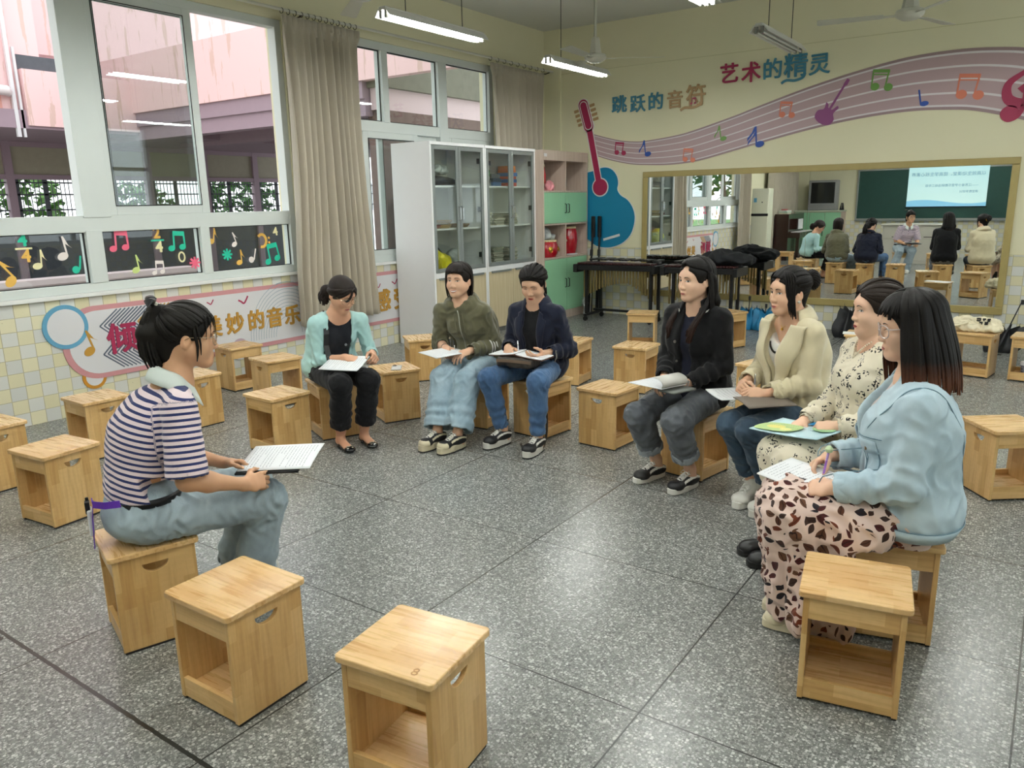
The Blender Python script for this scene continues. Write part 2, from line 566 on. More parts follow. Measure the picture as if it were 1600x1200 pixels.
# ---------------------------------------------------------------- room shell
RX, RY, RZ = 8.6, -13.2, 3.97
DADO = .955
def tile_mat(name, axis, off=(0, 0)):
    t = NT(name)
    sp = t.n('SeparateXYZ', {0: t.obj()})
    a = t.math('DIVIDE', t.math('ADD', sp.outputs[axis], off[0]), .113)
    b = t.math('DIVIDE', t.math('ADD', sp.outputs[2], off[1]), .1045)
    ch = t.math('MODULO', t.math('ABSOLUTE', t.math('ADD', t.math('FLOOR', a), t.math('FLOOR', b))), 2.0)
    fa, fb = t.math('FRACT', a), t.math('FRACT', b)
    ed = t.math('MINIMUM', t.math('MINIMUM', fa, t.math('SUBTRACT', 1.0, fa)), t.math('MINIMUM', fb, t.math('SUBTRACT', 1.0, fb)))
    gr = t.math('LESS_THAN', ed, .022)
    cell = t.n('CombineXYZ', {0: t.math('FLOOR', a), 1: t.math('FLOOR', b)}).outputs[0]
    wn = t.n('TexWhiteNoise', {'Vector': cell}).outputs[0]
    ye = t.mix(wn, hx('e3ddbd'), hx('d8d2ae'))
    wh = t.mix(wn, hx('dcdcd6'), hx('cfd0cb'))
    c = t.mix(ch, wh, ye)
    blot = t.noise(t.obj(), 14, 4)
    scr = t.noise(t.mapv(t.obj(), (9, 9, 9)), 3.0, 5, .65)
    c = t.mix(t.math('MULTIPLY', t.math('GREATER_THAN', scr, .66), t.math('GREATER_THAN', blot, .56)), c, hx('b5b196'))
    c = t.mix(gr, c, hx('b3ad90'))
    t.p(base=c, rough=.22, spec=.5)
    t.bump(t.math('MINIMUM', t.math('MULTIPLY', ed, 20.0), 1.0), .35, .002)
    return t.m
def paint_mat(name, a, b, rough=.75):
    t = NT(name)
    n = t.noise(t.obj(), .8, 4, .6)
    n2 = t.noise(t.obj(), 90, 2)
    t.p(base=t.mix(n, hx(a), hx(b)), rough=rough, spec=.25)
    t.bump(n2, .08, .001)
    return t.m
M_WALL = paint_mat('cream_wall_paint', 'e7e2c3', 'e0dbba')
M_CEIL = paint_mat('white_ceiling_paint', 'd9d9d2', 'cfcfc6')
M_TILE_L = tile_mat('dado_tiles_window_wall', 1, (20.02, 0))
M_TILE_B = tile_mat('dado_tiles_mirror_wall', 0, (.0, 0))
M_PVC = plain('white_window_plastic', 'd3d9d5', .35, var=.02)
M_GLASS = arch_glass('window_glass', (.915, .945, .94))
M_GLASS2 = arch_glass('cabinet_glass', (.90, .93, .91))
# floor: ground terrazzo with dark divider joints
def floor_mat():
    t = NT('grey_terrazzo')
    o = t.obj()
    sp = t.n('SeparateXYZ', {0: o})
    x, y = sp.outputs[0], sp.outputs[1]
    v1 = t.n('TexVoronoi', {'Vector': o, 'Scale': 95.0, 'Randomness': 1.0})
    v2 = t.n('TexVoronoi', {'Vector': t.mapv(o, loc=(3.3, 1.7, 0)), 'Scale': 190.0, 'Randomness': 1.0})
    s1 = t.n('SeparateColor', {0: v1.outputs['Color']})
    s2 = t.n('SeparateColor', {0: v2.outputs['Color']})
    base = hx('70726f')
    chip = t.ramp(s1.outputs[0], [(0, hx('555754')), (.3, hx('717370')), (.55, hx('8a8c88')), (.8, hx('a6a7a3')), (1, hx('c2c2be'))])
    chip2 = t.ramp(s2.outputs[0], [(0, hx('5a5c59')), (.45, hx('777975')), (.75, hx('979894')), (1, hx('b3b3af'))])
    m1 = t.math('LESS_THAN', v1.outputs['Distance'], .50)
    m2 = t.math('LESS_THAN', v2.outputs['Distance'], .52)
    c = t.mix(m2, base, chip2)
    c = t.mix(m1, c, chip)
    n = t.noise(o, 1.1, 4, .6)
    c = t.mix(.5, c, t.ramp(n, [(.3, (.92, .92, .92)), (.7, (1.04, 1.04, 1.03))]), 'MULTIPLY')
    a = t.math('ABSOLUTE', t.math('SUBTRACT', t.math('FRACT', t.math('ADD', t.math('SUBTRACT', x, .440), .5)), .5))
    b = t.math('MULTIPLY', t.math('ABSOLUTE', t.math('SUBTRACT', t.math('FRACT', t.math('ADD', t.math('DIVIDE', t.math('ADD', y, 6.197), .92989), .5)), .5)), .92989)
    ja = t.math('LESS_THAN', a, .0030)
    jb = t.math('LESS_THAN', b, .0028)
    wob = t.math('MULTIPLY', t.math('SUBTRACT', t.noise(o, 30, 2), .5), .006)
    jc = t.math('LESS_THAN', t.math('ABSOLUTE', t.math('ADD', t.math('ADD', y, 8.987), wob)), .0075)
    # broken edge beside the wide joint
    d = t.n('VectorMath', {0: o, 1: (3.16, -9.03, 0)}, operation='DISTANCE').outputs['Value']
    pit = t.math('LESS_THAN', t.math('ADD', d, t.math('MULTIPLY', t.math('SUBTRACT', t.noise(o, 25, 2), .5), .08)), .028)
    j = t.math('MAXIMUM', t.math('MAXIMUM', ja, jb), t.math('MAXIMUM', jc, pit))
    sp1 = t.math('GREATER_THAN', t.noise(t.mapv(o, loc=(9, 4, 0)), 22, 2), .80)
    c = t.mix(j, c, hx('2e2f2c'))
    t.p(base=c, rough=.27, spec=.5)
    t.bump(t.math('SUBTRACT', 1.0, j), .4, .003)
    return t.m
b = MB(); b.box((0, RY, -.12), (RX, 0, 0)); struct(b.build('floor', floor_mat()))
b = MB(); b.box((-.24, RY - .2, RZ), (RX + .2, .2, RZ + .15))
struct(b.build('ceiling', M_CEIL))
# left wall with two window openings
W1 = (-8.73, -4.73, .97, 3.36)
W2 = (-4.30, -1.27, .97, 3.36)
b = MB()
def seg(y0, y1, z0, z1):
    if z0 < DADO < z1:
        b.cur = 1; b.box((-.24, y0, z0), (0, y1, DADO)); b.cur = 0; b.box((-.24, y0, DADO), (0, y1, z1))
    else:
        b.cur = 1 if z1 <= DADO else 0
        b.box((-.24, y0, z0), (0, y1, z1))
seg(RY, W1[0], 0, RZ); seg(W1[1], W2[0], 0, RZ); seg(W2[1], 0, 0, RZ)
for w in (W1, W2):
    seg(w[0], w[1], 0, DADO)
    b.cur = 0
    b.box((-.24, w[0], DADO), (0, w[1], w[2] - .02)); b.box((-.24, w[0], w[3]), (0, w[1], RZ))
struct(b.build('wall_left', [M_WALL, M_TILE_L]))
b = MB(); b.box((-.24, 0, DADO), (RX + .2, .2, RZ)); b.cur = 1; b.box((-.24, 0, 0), (RX + .2, .2, DADO))
struct(b.build('wall_back', [M_WALL, M_TILE_B]))
b = MB(); b.box((-.24, RY - .2, DADO), (RX + .2, RY, RZ)); b.cur = 1; b.box((-.24, RY - .2, 0), (RX + .2, RY, DADO))
struct(b.build('wall_front', [M_WALL, M_TILE_B]))
b = MB()
for y0, y1, z0, z1 in ((RY, -8.9, DADO, RZ), (-5.3, -4.3, DADO, RZ), (-1, 0, DADO, RZ), (-8.9, -5.3, 3.2, RZ), (-4.3, -1, 3.2, RZ), (-8.9, -5.3, DADO, 1.0), (-4.3, -1, DADO, 1.0)):
    b.box((RX, y0, z0), (RX + .2, y1, z1))
b.cur = 1; b.box((RX, RY, 0), (RX + .2, 0, DADO))
struct(b.build('wall_right', [M_WALL, M_TILE_L]))
b = MB(); b.box((0, -.035, DADO), (.27, 0, RZ)); struct(b.build('trim_1', M_WALL))
b = MB(); b.box((0.27, -.004, 3.372), (RX, 0, 3.378)); b.box((0, -.003, DADO), (RX, 0, DADO + .006)); struct(b.build('trim_2', plain('seam_paint', 'c9c49a', .7)))
for i, (y0, y1) in enumerate(((-8.9, -5.3), (-4.3, -1.0))):  # unseen windows added to the right wall to let in extra daylight
    b = MB()
    n = 4
    for k in range(n + 1):
        yy = y0 + (y1 - y0) * k / n
        b.box((RX + .05, max(y0, yy - .04), 1.0), (RX + .11, min(y1, yy + .04), 3.2))
    for z in (1.0, 2.35, 3.13):
        b.box((RX + .051, y0, z), (RX + .109, y1, z + .07))
    w = struct(b.build('window_%d' % (3 + i), M_PVC))
    b = MB(); b.box((RX + .078, y0 + .02, 1.02), (RX + .082, y1 - .02, 3.15)); b.build('pane', M_GLASS, w)
# ---- window 1 (nearest, sliding sashes above, fixed panes below)
def bars(b, x0, x1, rects):
    for y0, y1, z0, z1 in rects:
        b.box((x0, y0, z0), (x1, y1, z1))
def frame_rect(b, x0, x1, y0, y1, z0, z1, w):
    bars(b, x0, x1, ((y0, y0 + w, z0, z1), (y1 - w, y1, z0, z1), (y0 + w, y1 - w, z0, z0 + w), (y0 + w, y1 - w, z1 - w, z1)))
b = MB()
y0, y1, z0, z1 = W1
frame_rect(b, -.13, -.02, y0, y1, z0, z1, .07)
bars(b, -.128, -.022, ((y0 + .07, y1 - .07, 1.445, 1.575),))
bars(b, -.126, -.012, ((-6.85, -6.625, 1.56, z1 - .07), (-6.85, -6.72, z0 + .07, 1.46), (-5.825, -5.735, z0 + .06, 1.46), (-7.80, -7.71, z0 + .06, 1.46)))
w1 = struct(b.build('window_1', M_PVC, bevel=.004))
b = MB(); b.box((-.24, y0 - .01, z0 - .03), (.035, y1 + .01, z0)); b.build('window_sill', plain('white_sill', 'e6e7e4', .35), w1, bevel=.004)
def sash(par, x, ya, yb, za, zb, w=.075):
    b = MB(); frame_rect(b, x - .018, x + .018, ya, yb, za, zb, w)
    s = b.build('sash', M_PVC, par, bevel=.003)
    b = MB(); frame_rect(b, x + .0185, x + .0205, ya + w - .006, yb - w + .006, za + w - .006, zb - w + .006, .008)
    b.build('gasket', plain('black_rubber', '232524', .6), s)
    b = MB(); b.box((x - .003, ya + w * .6, za + w * .6), (x + .003, yb - w * .6, zb - w * .6)); b.build('pane', M_GLASS, s)
sash(w1, -.045, -6.64, -5.70, 1.575, 3.30)
sash(w1, -.095, -6.60, -5.66, 1.575, 3.30)
sash(w1, -.095, -8.62, -7.68, 1.575, 3.30)
for ya, yb in ((-8.66, -7.80), (-7.71, -6.85), (-6.72, -5.825), (-5.735, -4.80)):
    b = MB(); b.box((-.075, ya, 1.03), (-.069, yb, 1.455)); b.build('pane', M_GLASS, w1)
    b = MB(); frame_rect(b, -.062, -.055, ya, yb, 1.035, 1.45, .012); b.build('gasket', plain('black_rubber', '232524', .6), w1)
# ---- window 2 (behind the cabinets: fixed lights above, sliding sashes below)
b = MB()
y0, y1, z0, z1 = W2
frame_rect(b, -.13, -.02, y0, y1, z0, z1, .08)
bars(b, -.128, -.022, ((y0 + .08, y1 - .08, 2.41, 2.525),))
bars(b, -.126, -.012, ((-2.395, -2.24, z0 + .06, z1 - .08), (-3.365, -3.27, 2.52, z1 - .08)))
w2 = struct(b.build('window_2', M_PVC, bevel=.004))
b = MB(); b.box((-.24, y0 - .01, z0 - .03), (.035, y1 + .01, z0)); b.build('window_sill', plain('white_sill', 'e6e7e4', .35), w2, bevel=.004)
sash(w2, -.045, -3.70, -2.80, 1.04, 2.41); sash(w2, -.095, -3.42, -2.40, 1.04, 2.41); sash(w2, -.045, -2.24, -1.36, 1.04, 2.41)
for ya, yb in ((-4.22, -3.365), (-3.27, -2.395), (-2.24, -1.36)):
    b = MB(); b.box((-.075, ya, 2.52), (-.069, yb, 3.285)); b.build('pane', M_GLASS, w2)
    b = MB(); frame_rect(b, -.062, -.055, ya, yb, 2.525, 3.28, .012); b.build('gasket', plain('black_rubber', '232524', .6), w2)
# ---- window stickers
SM = {k: plain('vinyl_' + k, c, .5) for k, c in dict(pink='f06a86', green='21c3a0', orange='e9b857', cream='efe6b4', white='f0e6e0', lime='cfe08a', magenta='a3264f', blue='2a51a6', salmon='d97f64', leaf='6f9c4c', plum='8f4d80', gold='b98a34', teal='3d7f97', tan='b08f63', slate='5d6675').items()}
def ell2(cx, cz, rx, rz, rot=0, n=20):
    c, s_ = math.cos(rot), math.sin(rot)
    return [(cx + rx * math.cos(2 * PI * i / n) * c - rz * math.sin(2 * PI * i / n) * s_, cz + rx * math.cos(2 * PI * i / n) * s_ + rz * math.sin(2 * PI * i / n) * c) for i in range(n)]
def q2(a, b_, w):
    d = Vector((b_[0] - a[0], b_[1] - a[1])).normalized() * (w / 2)
    return [(a[0] - d.y, a[1] + d.x), (a[0] + d.y, a[1] - d.x), (b_[0] + d.y, b_[1] - d.x), (b_[0] - d.y, b_[1] + d.x)]
def note_polys(kind):
    """flat note outlines in a unit square, x right, y up"""
    if kind == 'pair':
        return [ell2(-.30, -.38, .19, .15, .2), ell2(.32, -.34, .19, .15, .2), q2((-.16, -.38), (-.12, .42), .09), q2((.46, -.34), (.44, .40), .09), [(-.16, .50), (.48, .46), (.48, .22), (-.16, .26)]]
    if kind == 'pair_lines':
        return [ell2(-.30, -.36, .21, .19), ell2(.34, -.44, .21, .19), q2((-.47, -.36), (-.42, .46), .07), q2((.18, -.44), (.32, .38), .07), [(-.45, .50), (.36, .42), (.36, .26), (-.45, .34)], [(-.45, .28), (.34, .20), (.34, .14), (-.45, .22)]]
    if kind == 'eighth':
        return [ell2(-.10, -.36, .24, .17, .35), q2((.09, -.34), (-.02, .5), .075), [(-.06, .5), (.0, .22), (.34, -.02), (.20, .10), (.02, .5)]]
    if kind == 'flag':
        return [ell2(.22, -.36, .22, .15, .2), q2((.05, -.34), (-.06, .5), .075), [(-.10, .5), (-.20, .16), (-.42, -.12), (-.40, -.28), (-.26, -.02), (-.02, .3)]]
    if kind == 'dflag':
        return [ell2(.22, -.36, .22, .15, .2), q2((.05, -.34), (-.02, .5), .075), [(-.08, .5), (-.20, .2), (-.42, -.05), (-.42, -.20), (-.22, .04), (-.02, .3)], [(-.04, .25), (-.16, .0), (-.36, -.20), (-.40, -.40), (-.2, -.12), (.0, .08)]]
    if kind == 'quarter':
        return [ell2(.16, -.38, .26, .16, .1), q2((-.05, -.36), (-.22, .5), .10)]
    if kind == 'half':
        return [circle(.20, 20, -.12, -.22), q2((.08, -.22), (.2, .5), .09)]
    if kind == 'ring':
        return [q2((.22 * math.cos(a * PI / 8), .32 * math.sin(a * PI / 8)), (.22 * math.cos((a + 1) * PI / 8), .32 * math.sin((a + 1) * PI / 8)), .11) for a in range(16)]
    if kind == 'flake':
        return [q2((-.45 * math.cos(a), -.45 * math.sin(a)), (.45 * math.cos(a), .45 * math.sin(a)), .16) for a in (0, PI / 4, PI / 2, 3 * PI / 4)]
    if kind == 'hook':
        return [q2((.30 * math.cos(R(140 - a * 18)), .36 * math.sin(R(140 - a * 18))), (.30 * math.cos(R(122 - a * 18)), .36 * math.sin(R(122 - a * 18))), .16) for a in range(14)] + [circle(.07, 10, .5, .14), circle(.07, 10, .5, -.12)]
def note_mesh(name, kind, s, M, mat, th=.002, parent=None):
    b = MB()
    for i, p in enumerate(note_polys(kind)):
        b.prism([(x * s, y * s) for x, y in p], th + i * .0001, M)
    return b.build(name, mat, parent)
XG = -.052
STK = [('o1', -7.455, 1.18, 'eighth', .20, 'orange', 'large orange eighth note sticker at left edge of the low window panes', .5),
       ('cr', -7.209, 1.256, 'eighth', .15, 'cream', 'cream eighth note sticker beside the four four time sticker', -.2), ('wp', -7.019, 1.332, 'eighth', .18, 'white', 'pinkish white eighth note sticker high in the pane left of window post', .0),
       ('gr', -6.933, 1.189, 'half', .15, 'green', 'green half note sticker low beside the wide window post', 0), ('pk', -6.576, 1.367, 'pair', .17, 'pink', 'pink beamed note pair sticker on the middle low pane', 0),
       ('gb', -6.053, 1.341, 'pair', .17, 'green', 'green beamed note pair sticker on the middle low pane', 0), ('cn', -6.44, 1.167, 'eighth', .15, 'lime', 'pale lime eighth note sticker low on the middle low pane', 0),
       ('wo', -6.017, 1.196, 'ring', .13, 'cream', 'small cream ring shaped note sticker on the middle low pane', 0), ('wb', -6.256, 1.121, 'pair', .12, 'white', 'white beamed note pair sticker near bottom of middle low pane', 0),
       ('ps', -5.893, 1.135, 'flake', .12, 'pink', 'pink star sticker in lower corner of middle low pane', 0), ('on', -5.678, 1.364, 'eighth', .15, 'orange', 'orange eighth note sticker at top left of the right low pane', -.3),
       ('wn', -5.454, 1.325, 'eighth', .13, 'white', 'white eighth note sticker at top of the right low pane', .2), ('cc', -5.141, 1.295, 'hook', .17, 'orange', 'yellow bass clef sticker on the right low pane', 0),
       ('gf', -5.547, 1.187, 'flake', .12, 'green', 'green star sticker on the right low pane', 0), ('o2', -5.402, 1.152, 'eighth', .14, 'orange', 'orange eighth note sticker low on the right low pane', -.1),
       ('wd', -5.261, 1.151, 'half', .15, 'white', 'white half note sticker low on the right low pane', -.1), ('g2', -5.045, 1.168, 'pair', .19, 'green', 'green beamed note pair sticker under the yellow bass clef', .2)]
for k, y, z, kind, s, c, lab, rt in STK:
    tag(note_mesh('music_sticker', kind, s, on_left(y, z, XG, rt), SM[c]), lab, 'sticker', 'music note stickers on the low window panes')
for y, z, a, b_, ca, cb, lab in ((-7.314, 1.349, '4', '4', 'green', 'orange', 'green and yellow four four time sticker on left low pane'), (-6.23, 1.357, '2', '4', 'orange', 'cream', 'yellow and green two four time sticker on the middle low pane')):
    t_ = tag(text_mesh('music_sticker', a, .13, on_left(y, z + .055, XG), SM[ca], bold=.004), lab, 'sticker', 'music note stickers on the low window panes')
    text_mesh('numeral', b_, .13, on_left(y + .01, z - .065, XG), SM[cb], t_, bold=.004)
    bb = MB(); bb.box((XG, y - .06, z - .012), (XG + .003, y + .06, z + .002)); bb.build('fraction_bar', SM['cream' if a == '4' else 'green'], t_)
tag(text_mesh('music_sticker', '4', .11, on_left(-4.97, 1.373, XG, .1), SM['cream'], bold=.003), 'small cream numeral four sticker in top corner of right low pane', 'sticker', 'music note stickers on the low window panes')
# ---------------------------------------------------------------- curtains
def curtain_mat():
    t = NT('beige_curtain_cloth')
    o = t.obj()
    wv = t.noise(t.mapv(o, (1, 1, .05)), 260, 2)
    t.p(base=t.mix(t.noise(o, 2, 3), hx('aea593'), hx('bdb4a3')), rough=.85, spec=.2, sheen=.3)
    t.bump(wv, .2, .002)
    return t.m
M_CURT = curtain_mat()
M_ROD = plain('white_curtain_rod', 'cfcdbf', .4)
M_RING = plain('dark_iron', '4b463c', .5, .6)
def curtain(name, label, y0, y1, ztop, zbot, xb, folds, seed, flare=1.12, rod_x=.15, amp0=.045, header=.09):
    rnd = random.Random(seed)
    ph = [rnd.uniform(0, 6) for _ in range(8)]
    n, m = folds * 14, 42
    P = []
    yc = (y0 + y1) / 2
    for j in range(m + 1):
        v = j / m
        z = ztop + (zbot - ztop) * v
        row = []
        sq = 1 - .10 * math.sin(min(1, v * 1.25) * PI) + (flare - 1) * v
        for i in range(n + 1):
            u = i / n
            uu = u + .018 * math.sin(5 * u * PI + ph[0] + v * 1.3) + .008 * math.sin(13 * u + ph[1])
            a = 2 * PI * folds * uu
            amp = amp0 * (.55 + .65 * min(1, v * 2.2)) * (1 + .35 * math.sin(3.1 * u * PI + ph[2]))
            w = math.sin(a + .5 * math.sin(2.2 * v + ph[3] + u * 4))
            x = xb + amp * (w + .25 * math.sin(2 * a + ph[4])) + .02 * math.sin(2.4 * u * PI + ph[5]) * v
            if v < header / (ztop - zbot):
                x = xb + amp * .75 * (abs(w) * 1.3 - .4)
            y = yc + (y0 - yc + (y1 - y0) * u) * sq + .012 * math.cos(a + ph[6]) + .02 * v * math.sin(4 * u + ph[7])
            row.append((x, y, z + .006 * math.sin(a * .5) * v))
        P.append(row)
    b = MB(); b.grid(P)
    o = b.build(name, M_CURT, None, smooth=True)
    md = o.modifiers.new('cloth thickness', 'SOLIDIFY'); md.thickness = .004
    return tag(o, label, 'curtain')
curtain('curtain', 'long beige pleated curtain hanging between the two windows', -4.86, -3.86, 3.37, .42, .155, 11, 4)
curtain('curtain', 'beige curtain hanging at wall end of the rear window behind cabinets', -1.56, -.27, 3.36, .35, .15, 9, 9, 1.02)
curtain('curtain', 'beige curtain gathered at the far left of near window, seen only in mirror', -8.75, -8.2, 3.37, .42, .16, 6, 3, 1.0)
curtain('curtain', 'wide beige curtain beside air conditioner near chalkboard wall, seen only in mirror', -13.0, -10.3, 3.37, .3, .16, 17, 7, 1.0)
def rod(y0, y1, lab):
    r_ = thing('curtain_rod', lab, 'curtain rod')
    b = MB(); b.tube([(.15, y0, 3.415), (.15, y1, 3.415)], .014, 10); b.build('rod', M_ROD, r_, smooth=True)
    b = MB(); b.lathe([(0.001, -.02), (.022, -.012), (.022, .012), (.001, .02)], n=12, M=Matrix.Translation((.15, y1, 3.415)) @ Matrix.Rotation(PI / 2, 4, 'X')); b.build('finial', M_RING, r_, smooth=True)
    for y in (y0 + .3, (y0 + y1) / 2, y1 - .12):
        b = MB(); b.tube([(0, y, 3.40), (.08, y, 3.385), (.15, y, 3.40)], .008, 6); b.build('bracket', M_RING, r_)
    return r_
r1_ = rod(-9.2, .0, 'white curtain rod with dark rings running above both windows')
for y0, y1, n in ((-4.84, -3.9, 13), (-1.54, -.3, 9)):
    for i in range(n):
        y = y0 + (y1 - y0) * i / (n - 1)
        b = MB(); b.tube([(.15 + .024 * math.cos(2 * PI * k / 12), y, 3.405 + .024 * math.sin(2 * PI * k / 12)) for k in range(13)], .0035, 5, cap=False); b.build('ring', M_RING, r1_)
# ---------------------------------------------------------------- lamps and fans
M_LAMPW = plain('lamp_white_enamel', 'c9c8c0', .4)
M_LAMPE = plain('lamp_end_grey', '77766e', .5)
M_TUBE = glow('fluorescent_tube_lit', (.97, 1.0, .98), TUBE_POWER)
M_TUBEOFF = plain('fluorescent_tube_unlit', 'b9b9b2', .25)
M_CORD = plain('black_cord', '24231f', .6)
def lamp(x, y, z, on, label):
    t_ = thing('hanging_tube_light', label, 'ceiling light', (x, y, z), 0, 'twin tube lights hung from the ceiling')
    L = 1.26
    b = MB()
    prof = [(-.085, -.01), (-.045, .045), (.045, .045), (.085, -.01), (.079, -.01), (.042, .037), (-.042, .037), (-.079, -.01)]
    b.prism(prof, L, Matrix.Translation((0, L / 2, 0)) @ Matrix.Rotation(PI / 2, 4, 'X'))
    b.build('reflector', M_LAMPW, t_)
    b = MB(); b.box((-.034, -L / 2, .036), (.034, L / 2, .062)); b.build('gear_box', M_LAMPW, t_, bevel=.004)
    for sx in (-.026, .026):
        b = MB(); b.cyl((sx, -.595, -.004), (sx, .595, -.004), .0125, n=10)
        b.build('tube', M_TUBE if on else M_TUBEOFF, t_, smooth=True)
        for e in (-.61, .61):
            b = MB(); b.box((sx - .012, e - .012, -.02), (sx + .012, e + .012, .04)); b.build('lamp_holder', M_LAMPE, t_)
    for e in (-.36, .36):
        b = MB(); b.cyl((0, e, .06), (0, e, RZ - z), .004, n=6); b.build('cord', M_CORD, t_)
        b = MB(); b.cyl((0, e, RZ - z - .03), (0, e, RZ - z), .03, .04, n=12); b.build('ceiling_cup', M_LAMPW, t_)
for x, y, on, lab in ((1.93, -4.74, True, 'lit twin tube light hanging in front of long beige curtain'), (1.82, -2.2, True, 'lit twin tube light hanging under the rear ceiling fan by window'),
                      (4.05, -4.72, True, 'lit twin tube light at top edge of photo above the mirror'), (4.02, -2.25, False, 'unlit twin tube light hanging near the blue wall characters'),
                      (1.93, -7.25, True, 'lit twin tube light above the striped shirt speaker, outside the view'), (4.05, -7.25, True, 'lit twin tube light above middle of the circle, outside the view'),
                      (6.2, -4.74, True, 'lit twin tube light above the right rear stools, outside the view'), (6.2, -7.25, True, 'lit twin tube light above the denim jacket, outside the view'), (6.2, -2.2, True, 'lit twin tube light by the rear right corner, outside the view'),
                      (1.93, -9.8, True, 'lit twin tube light before chalkboard window side, outside the view'), (4.05, -9.8, True, 'lit twin tube light before chalkboard middle, outside the view'), (6.2, -9.8, True, 'lit twin tube light over camera position, outside the view'),
                      (4.05, -12.0, True, 'lit twin tube light over chalkboard, outside the view')):
    lamp(x, y, 3.03, on, lab)
M_FAN = plain('fan_white_enamel', 'bdbcae', .4)
def fan(x, y, z, a0, lab):
    t_ = thing('ceiling_fan', lab, 'ceiling fan', (x, y, z), 0, 'white ceiling fans')
    b = MB(); b.cyl((0, 0, .15), (0, 0, RZ - z), .013, n=10); b.build('down_rod', M_FAN, t_, smooth=True)
    b = MB(); b.lathe([(.001, .12), (.03, .12), (.055, .05), (.062, .03)], n=20); b.lathe([(.02, .20), (.045, .19), (.07, .04), (.001, .04)], n=6); b.build('motor_cover', M_FAN, t_, smooth=True)
    b = MB(); b.lathe([(.001, -.05), (.06, -.045), (.105, -.02), (.115, .005), (.105, .03), (.05, .045), (.001, .045)], n=28); b.build('motor', M_FAN, t_, smooth=True)
    b = MB(); b.lathe([(.001, RZ - z), (.06, RZ - z), (.045, RZ - z - .05), (.013, RZ - z - .07), (.001, RZ - z - .07)], n=16); b.build('canopy', M_FAN, t_, smooth=True)
    for k in range(3):
        a = R(a0 + 120 * k)
        M_ = Matrix.Rotation(a, 4, 'Z') @ Matrix.Rotation(R(9), 4, 'X')
        b = MB(); b.box((.09, -.02, -.012), (.22, .02, -.004), M_)
        b.prism([(.20, -.045), (.70, -.065), (.72, -.05), (.72, .05), (.70, .065), (.20, .045)], .004, M_, -.006)
        b.build('blade', M_FAN, t_, bevel=.0015)
fan(2.20, -2.50, 3.06, 35, 'white ceiling fan behind the lit tube light by rear window')
fan(5.14, -2.45, 3.08, 72, 'white ceiling fan at top right above the staff ribbon')
fan(2.05, -5.70, 3.1, 144, 'white ceiling fan at top edge, only a blade tip in view')
# ---------------------------------------------------------------- mirror on the back wall
t = NT('mirror_silver'); t.p(base=(.86, .88, .87), metal=1.0, rough=.0); M_MIRROR = t.m
M_GILT = NT('olive_gilt_frame')
M_GILT.p(base=M_GILT.mix(M_GILT.noise(M_GILT.obj(), 6, 4), hx('b1a066'), hx('9d8c55')), rough=.38, spec=.5); M_GILT = M_GILT.m
t_ = thing('wall_mirror', 'large framed wall mirror in olive gold frame above tiled dado', 'mirror', (0, 0, 0))
x0, x1, z0, z1 = 1.585, 5.95, .30, 1.985
fw = .075
for nm, a, c in (('frame', (x0, z1 - fw), (x1, z1)), ('frame', (x0, z0), (x1, z0 + .085)), ('frame', (x0, z0 + .085), (x0 + fw, z1 - fw)), ('frame', (x1 - fw, z0 + .085), (x1, z1 - fw))):
    b = MB(); b.box((a[0], -.035, a[1]), (c[0], -.001, c[1])); b.build(nm, M_GILT, t_, bevel=.008)
for a, c in ((x0 + fw - .005, 3.797), (3.800, x1 - fw + .005)):
    b = MB(); b.box((a, -.02, z0 + .08), (c, -.012, z1 - fw + .005)); b.build('glass', M_MIRROR, t_)
# ---------------------------------------------------------------- mural of the staff ribbon
top = [(.80, 2.53), (1.02, 2.468), (1.235, 2.418), (1.42, 2.396), (1.60, 2.393), (2.02, 2.435), (2.304, 2.489), (2.833, 2.629), (3.082, 2.705), (3.677, 2.877), (4.231, 3.008), (4.747, 3.098), (5.235, 3.125), (5.623, 3.104), (5.95, 3.05), (6.4, 2.90)]
bot = [(.84, 2.236), (1.03, 2.175), (1.24, 2.124), (1.43, 2.090), (1.60, 2.077), (1.95, 2.065), (2.35, 2.096), (2.853, 2.205), (3.106, 2.262), (3.711, 2.39), (4.271, 2.481), (4.798, 2.524), (5.216, 2.512), (5.50, 2.475), (5.93, 2.354), (6.4, 2.17)]
tp, bt = spline(top, 6), spline(bot, 6)
mural = thing('wall_mural', 'wavy mauve staff ribbon with coloured notes on wall above the mirror', 'mural', (0, 0, 0))
MR = [plain('ribbon_' + n_, c, .5) for n_, c in (('mauve', 'b79da0'), ('white', 'dcd6d8'), ('edge', '9d8587'))]
b = MB()
cuts = [(0, 2), (.05, 1), (.085, 0), (.262, 1), (.297, 0), (.482, 1), (.517, 0), (.702, 1), (.737, 0), (.915, 1), (.95, 2), (1.0, None)]
for (t0, k), (t1, _) in zip(cuts, cuts[1:]):
    b.cur = k
    b.grid([[(p[0] * (1 - q) + r_[0] * q, -.008, p[1] * (1 - q) + r_[1] * q) for p, r_ in zip(tp, bt)] for q in (t1, t0)])
b.cur = 2
b.grid([[(p[0], yy, p[1]) for p in tp] for yy in (-.008, 0)]); b.grid([[(p[0], yy, p[1]) for p in bt] for yy in (0, -.008)])
b.build('staff_ribbon', MR, mural)
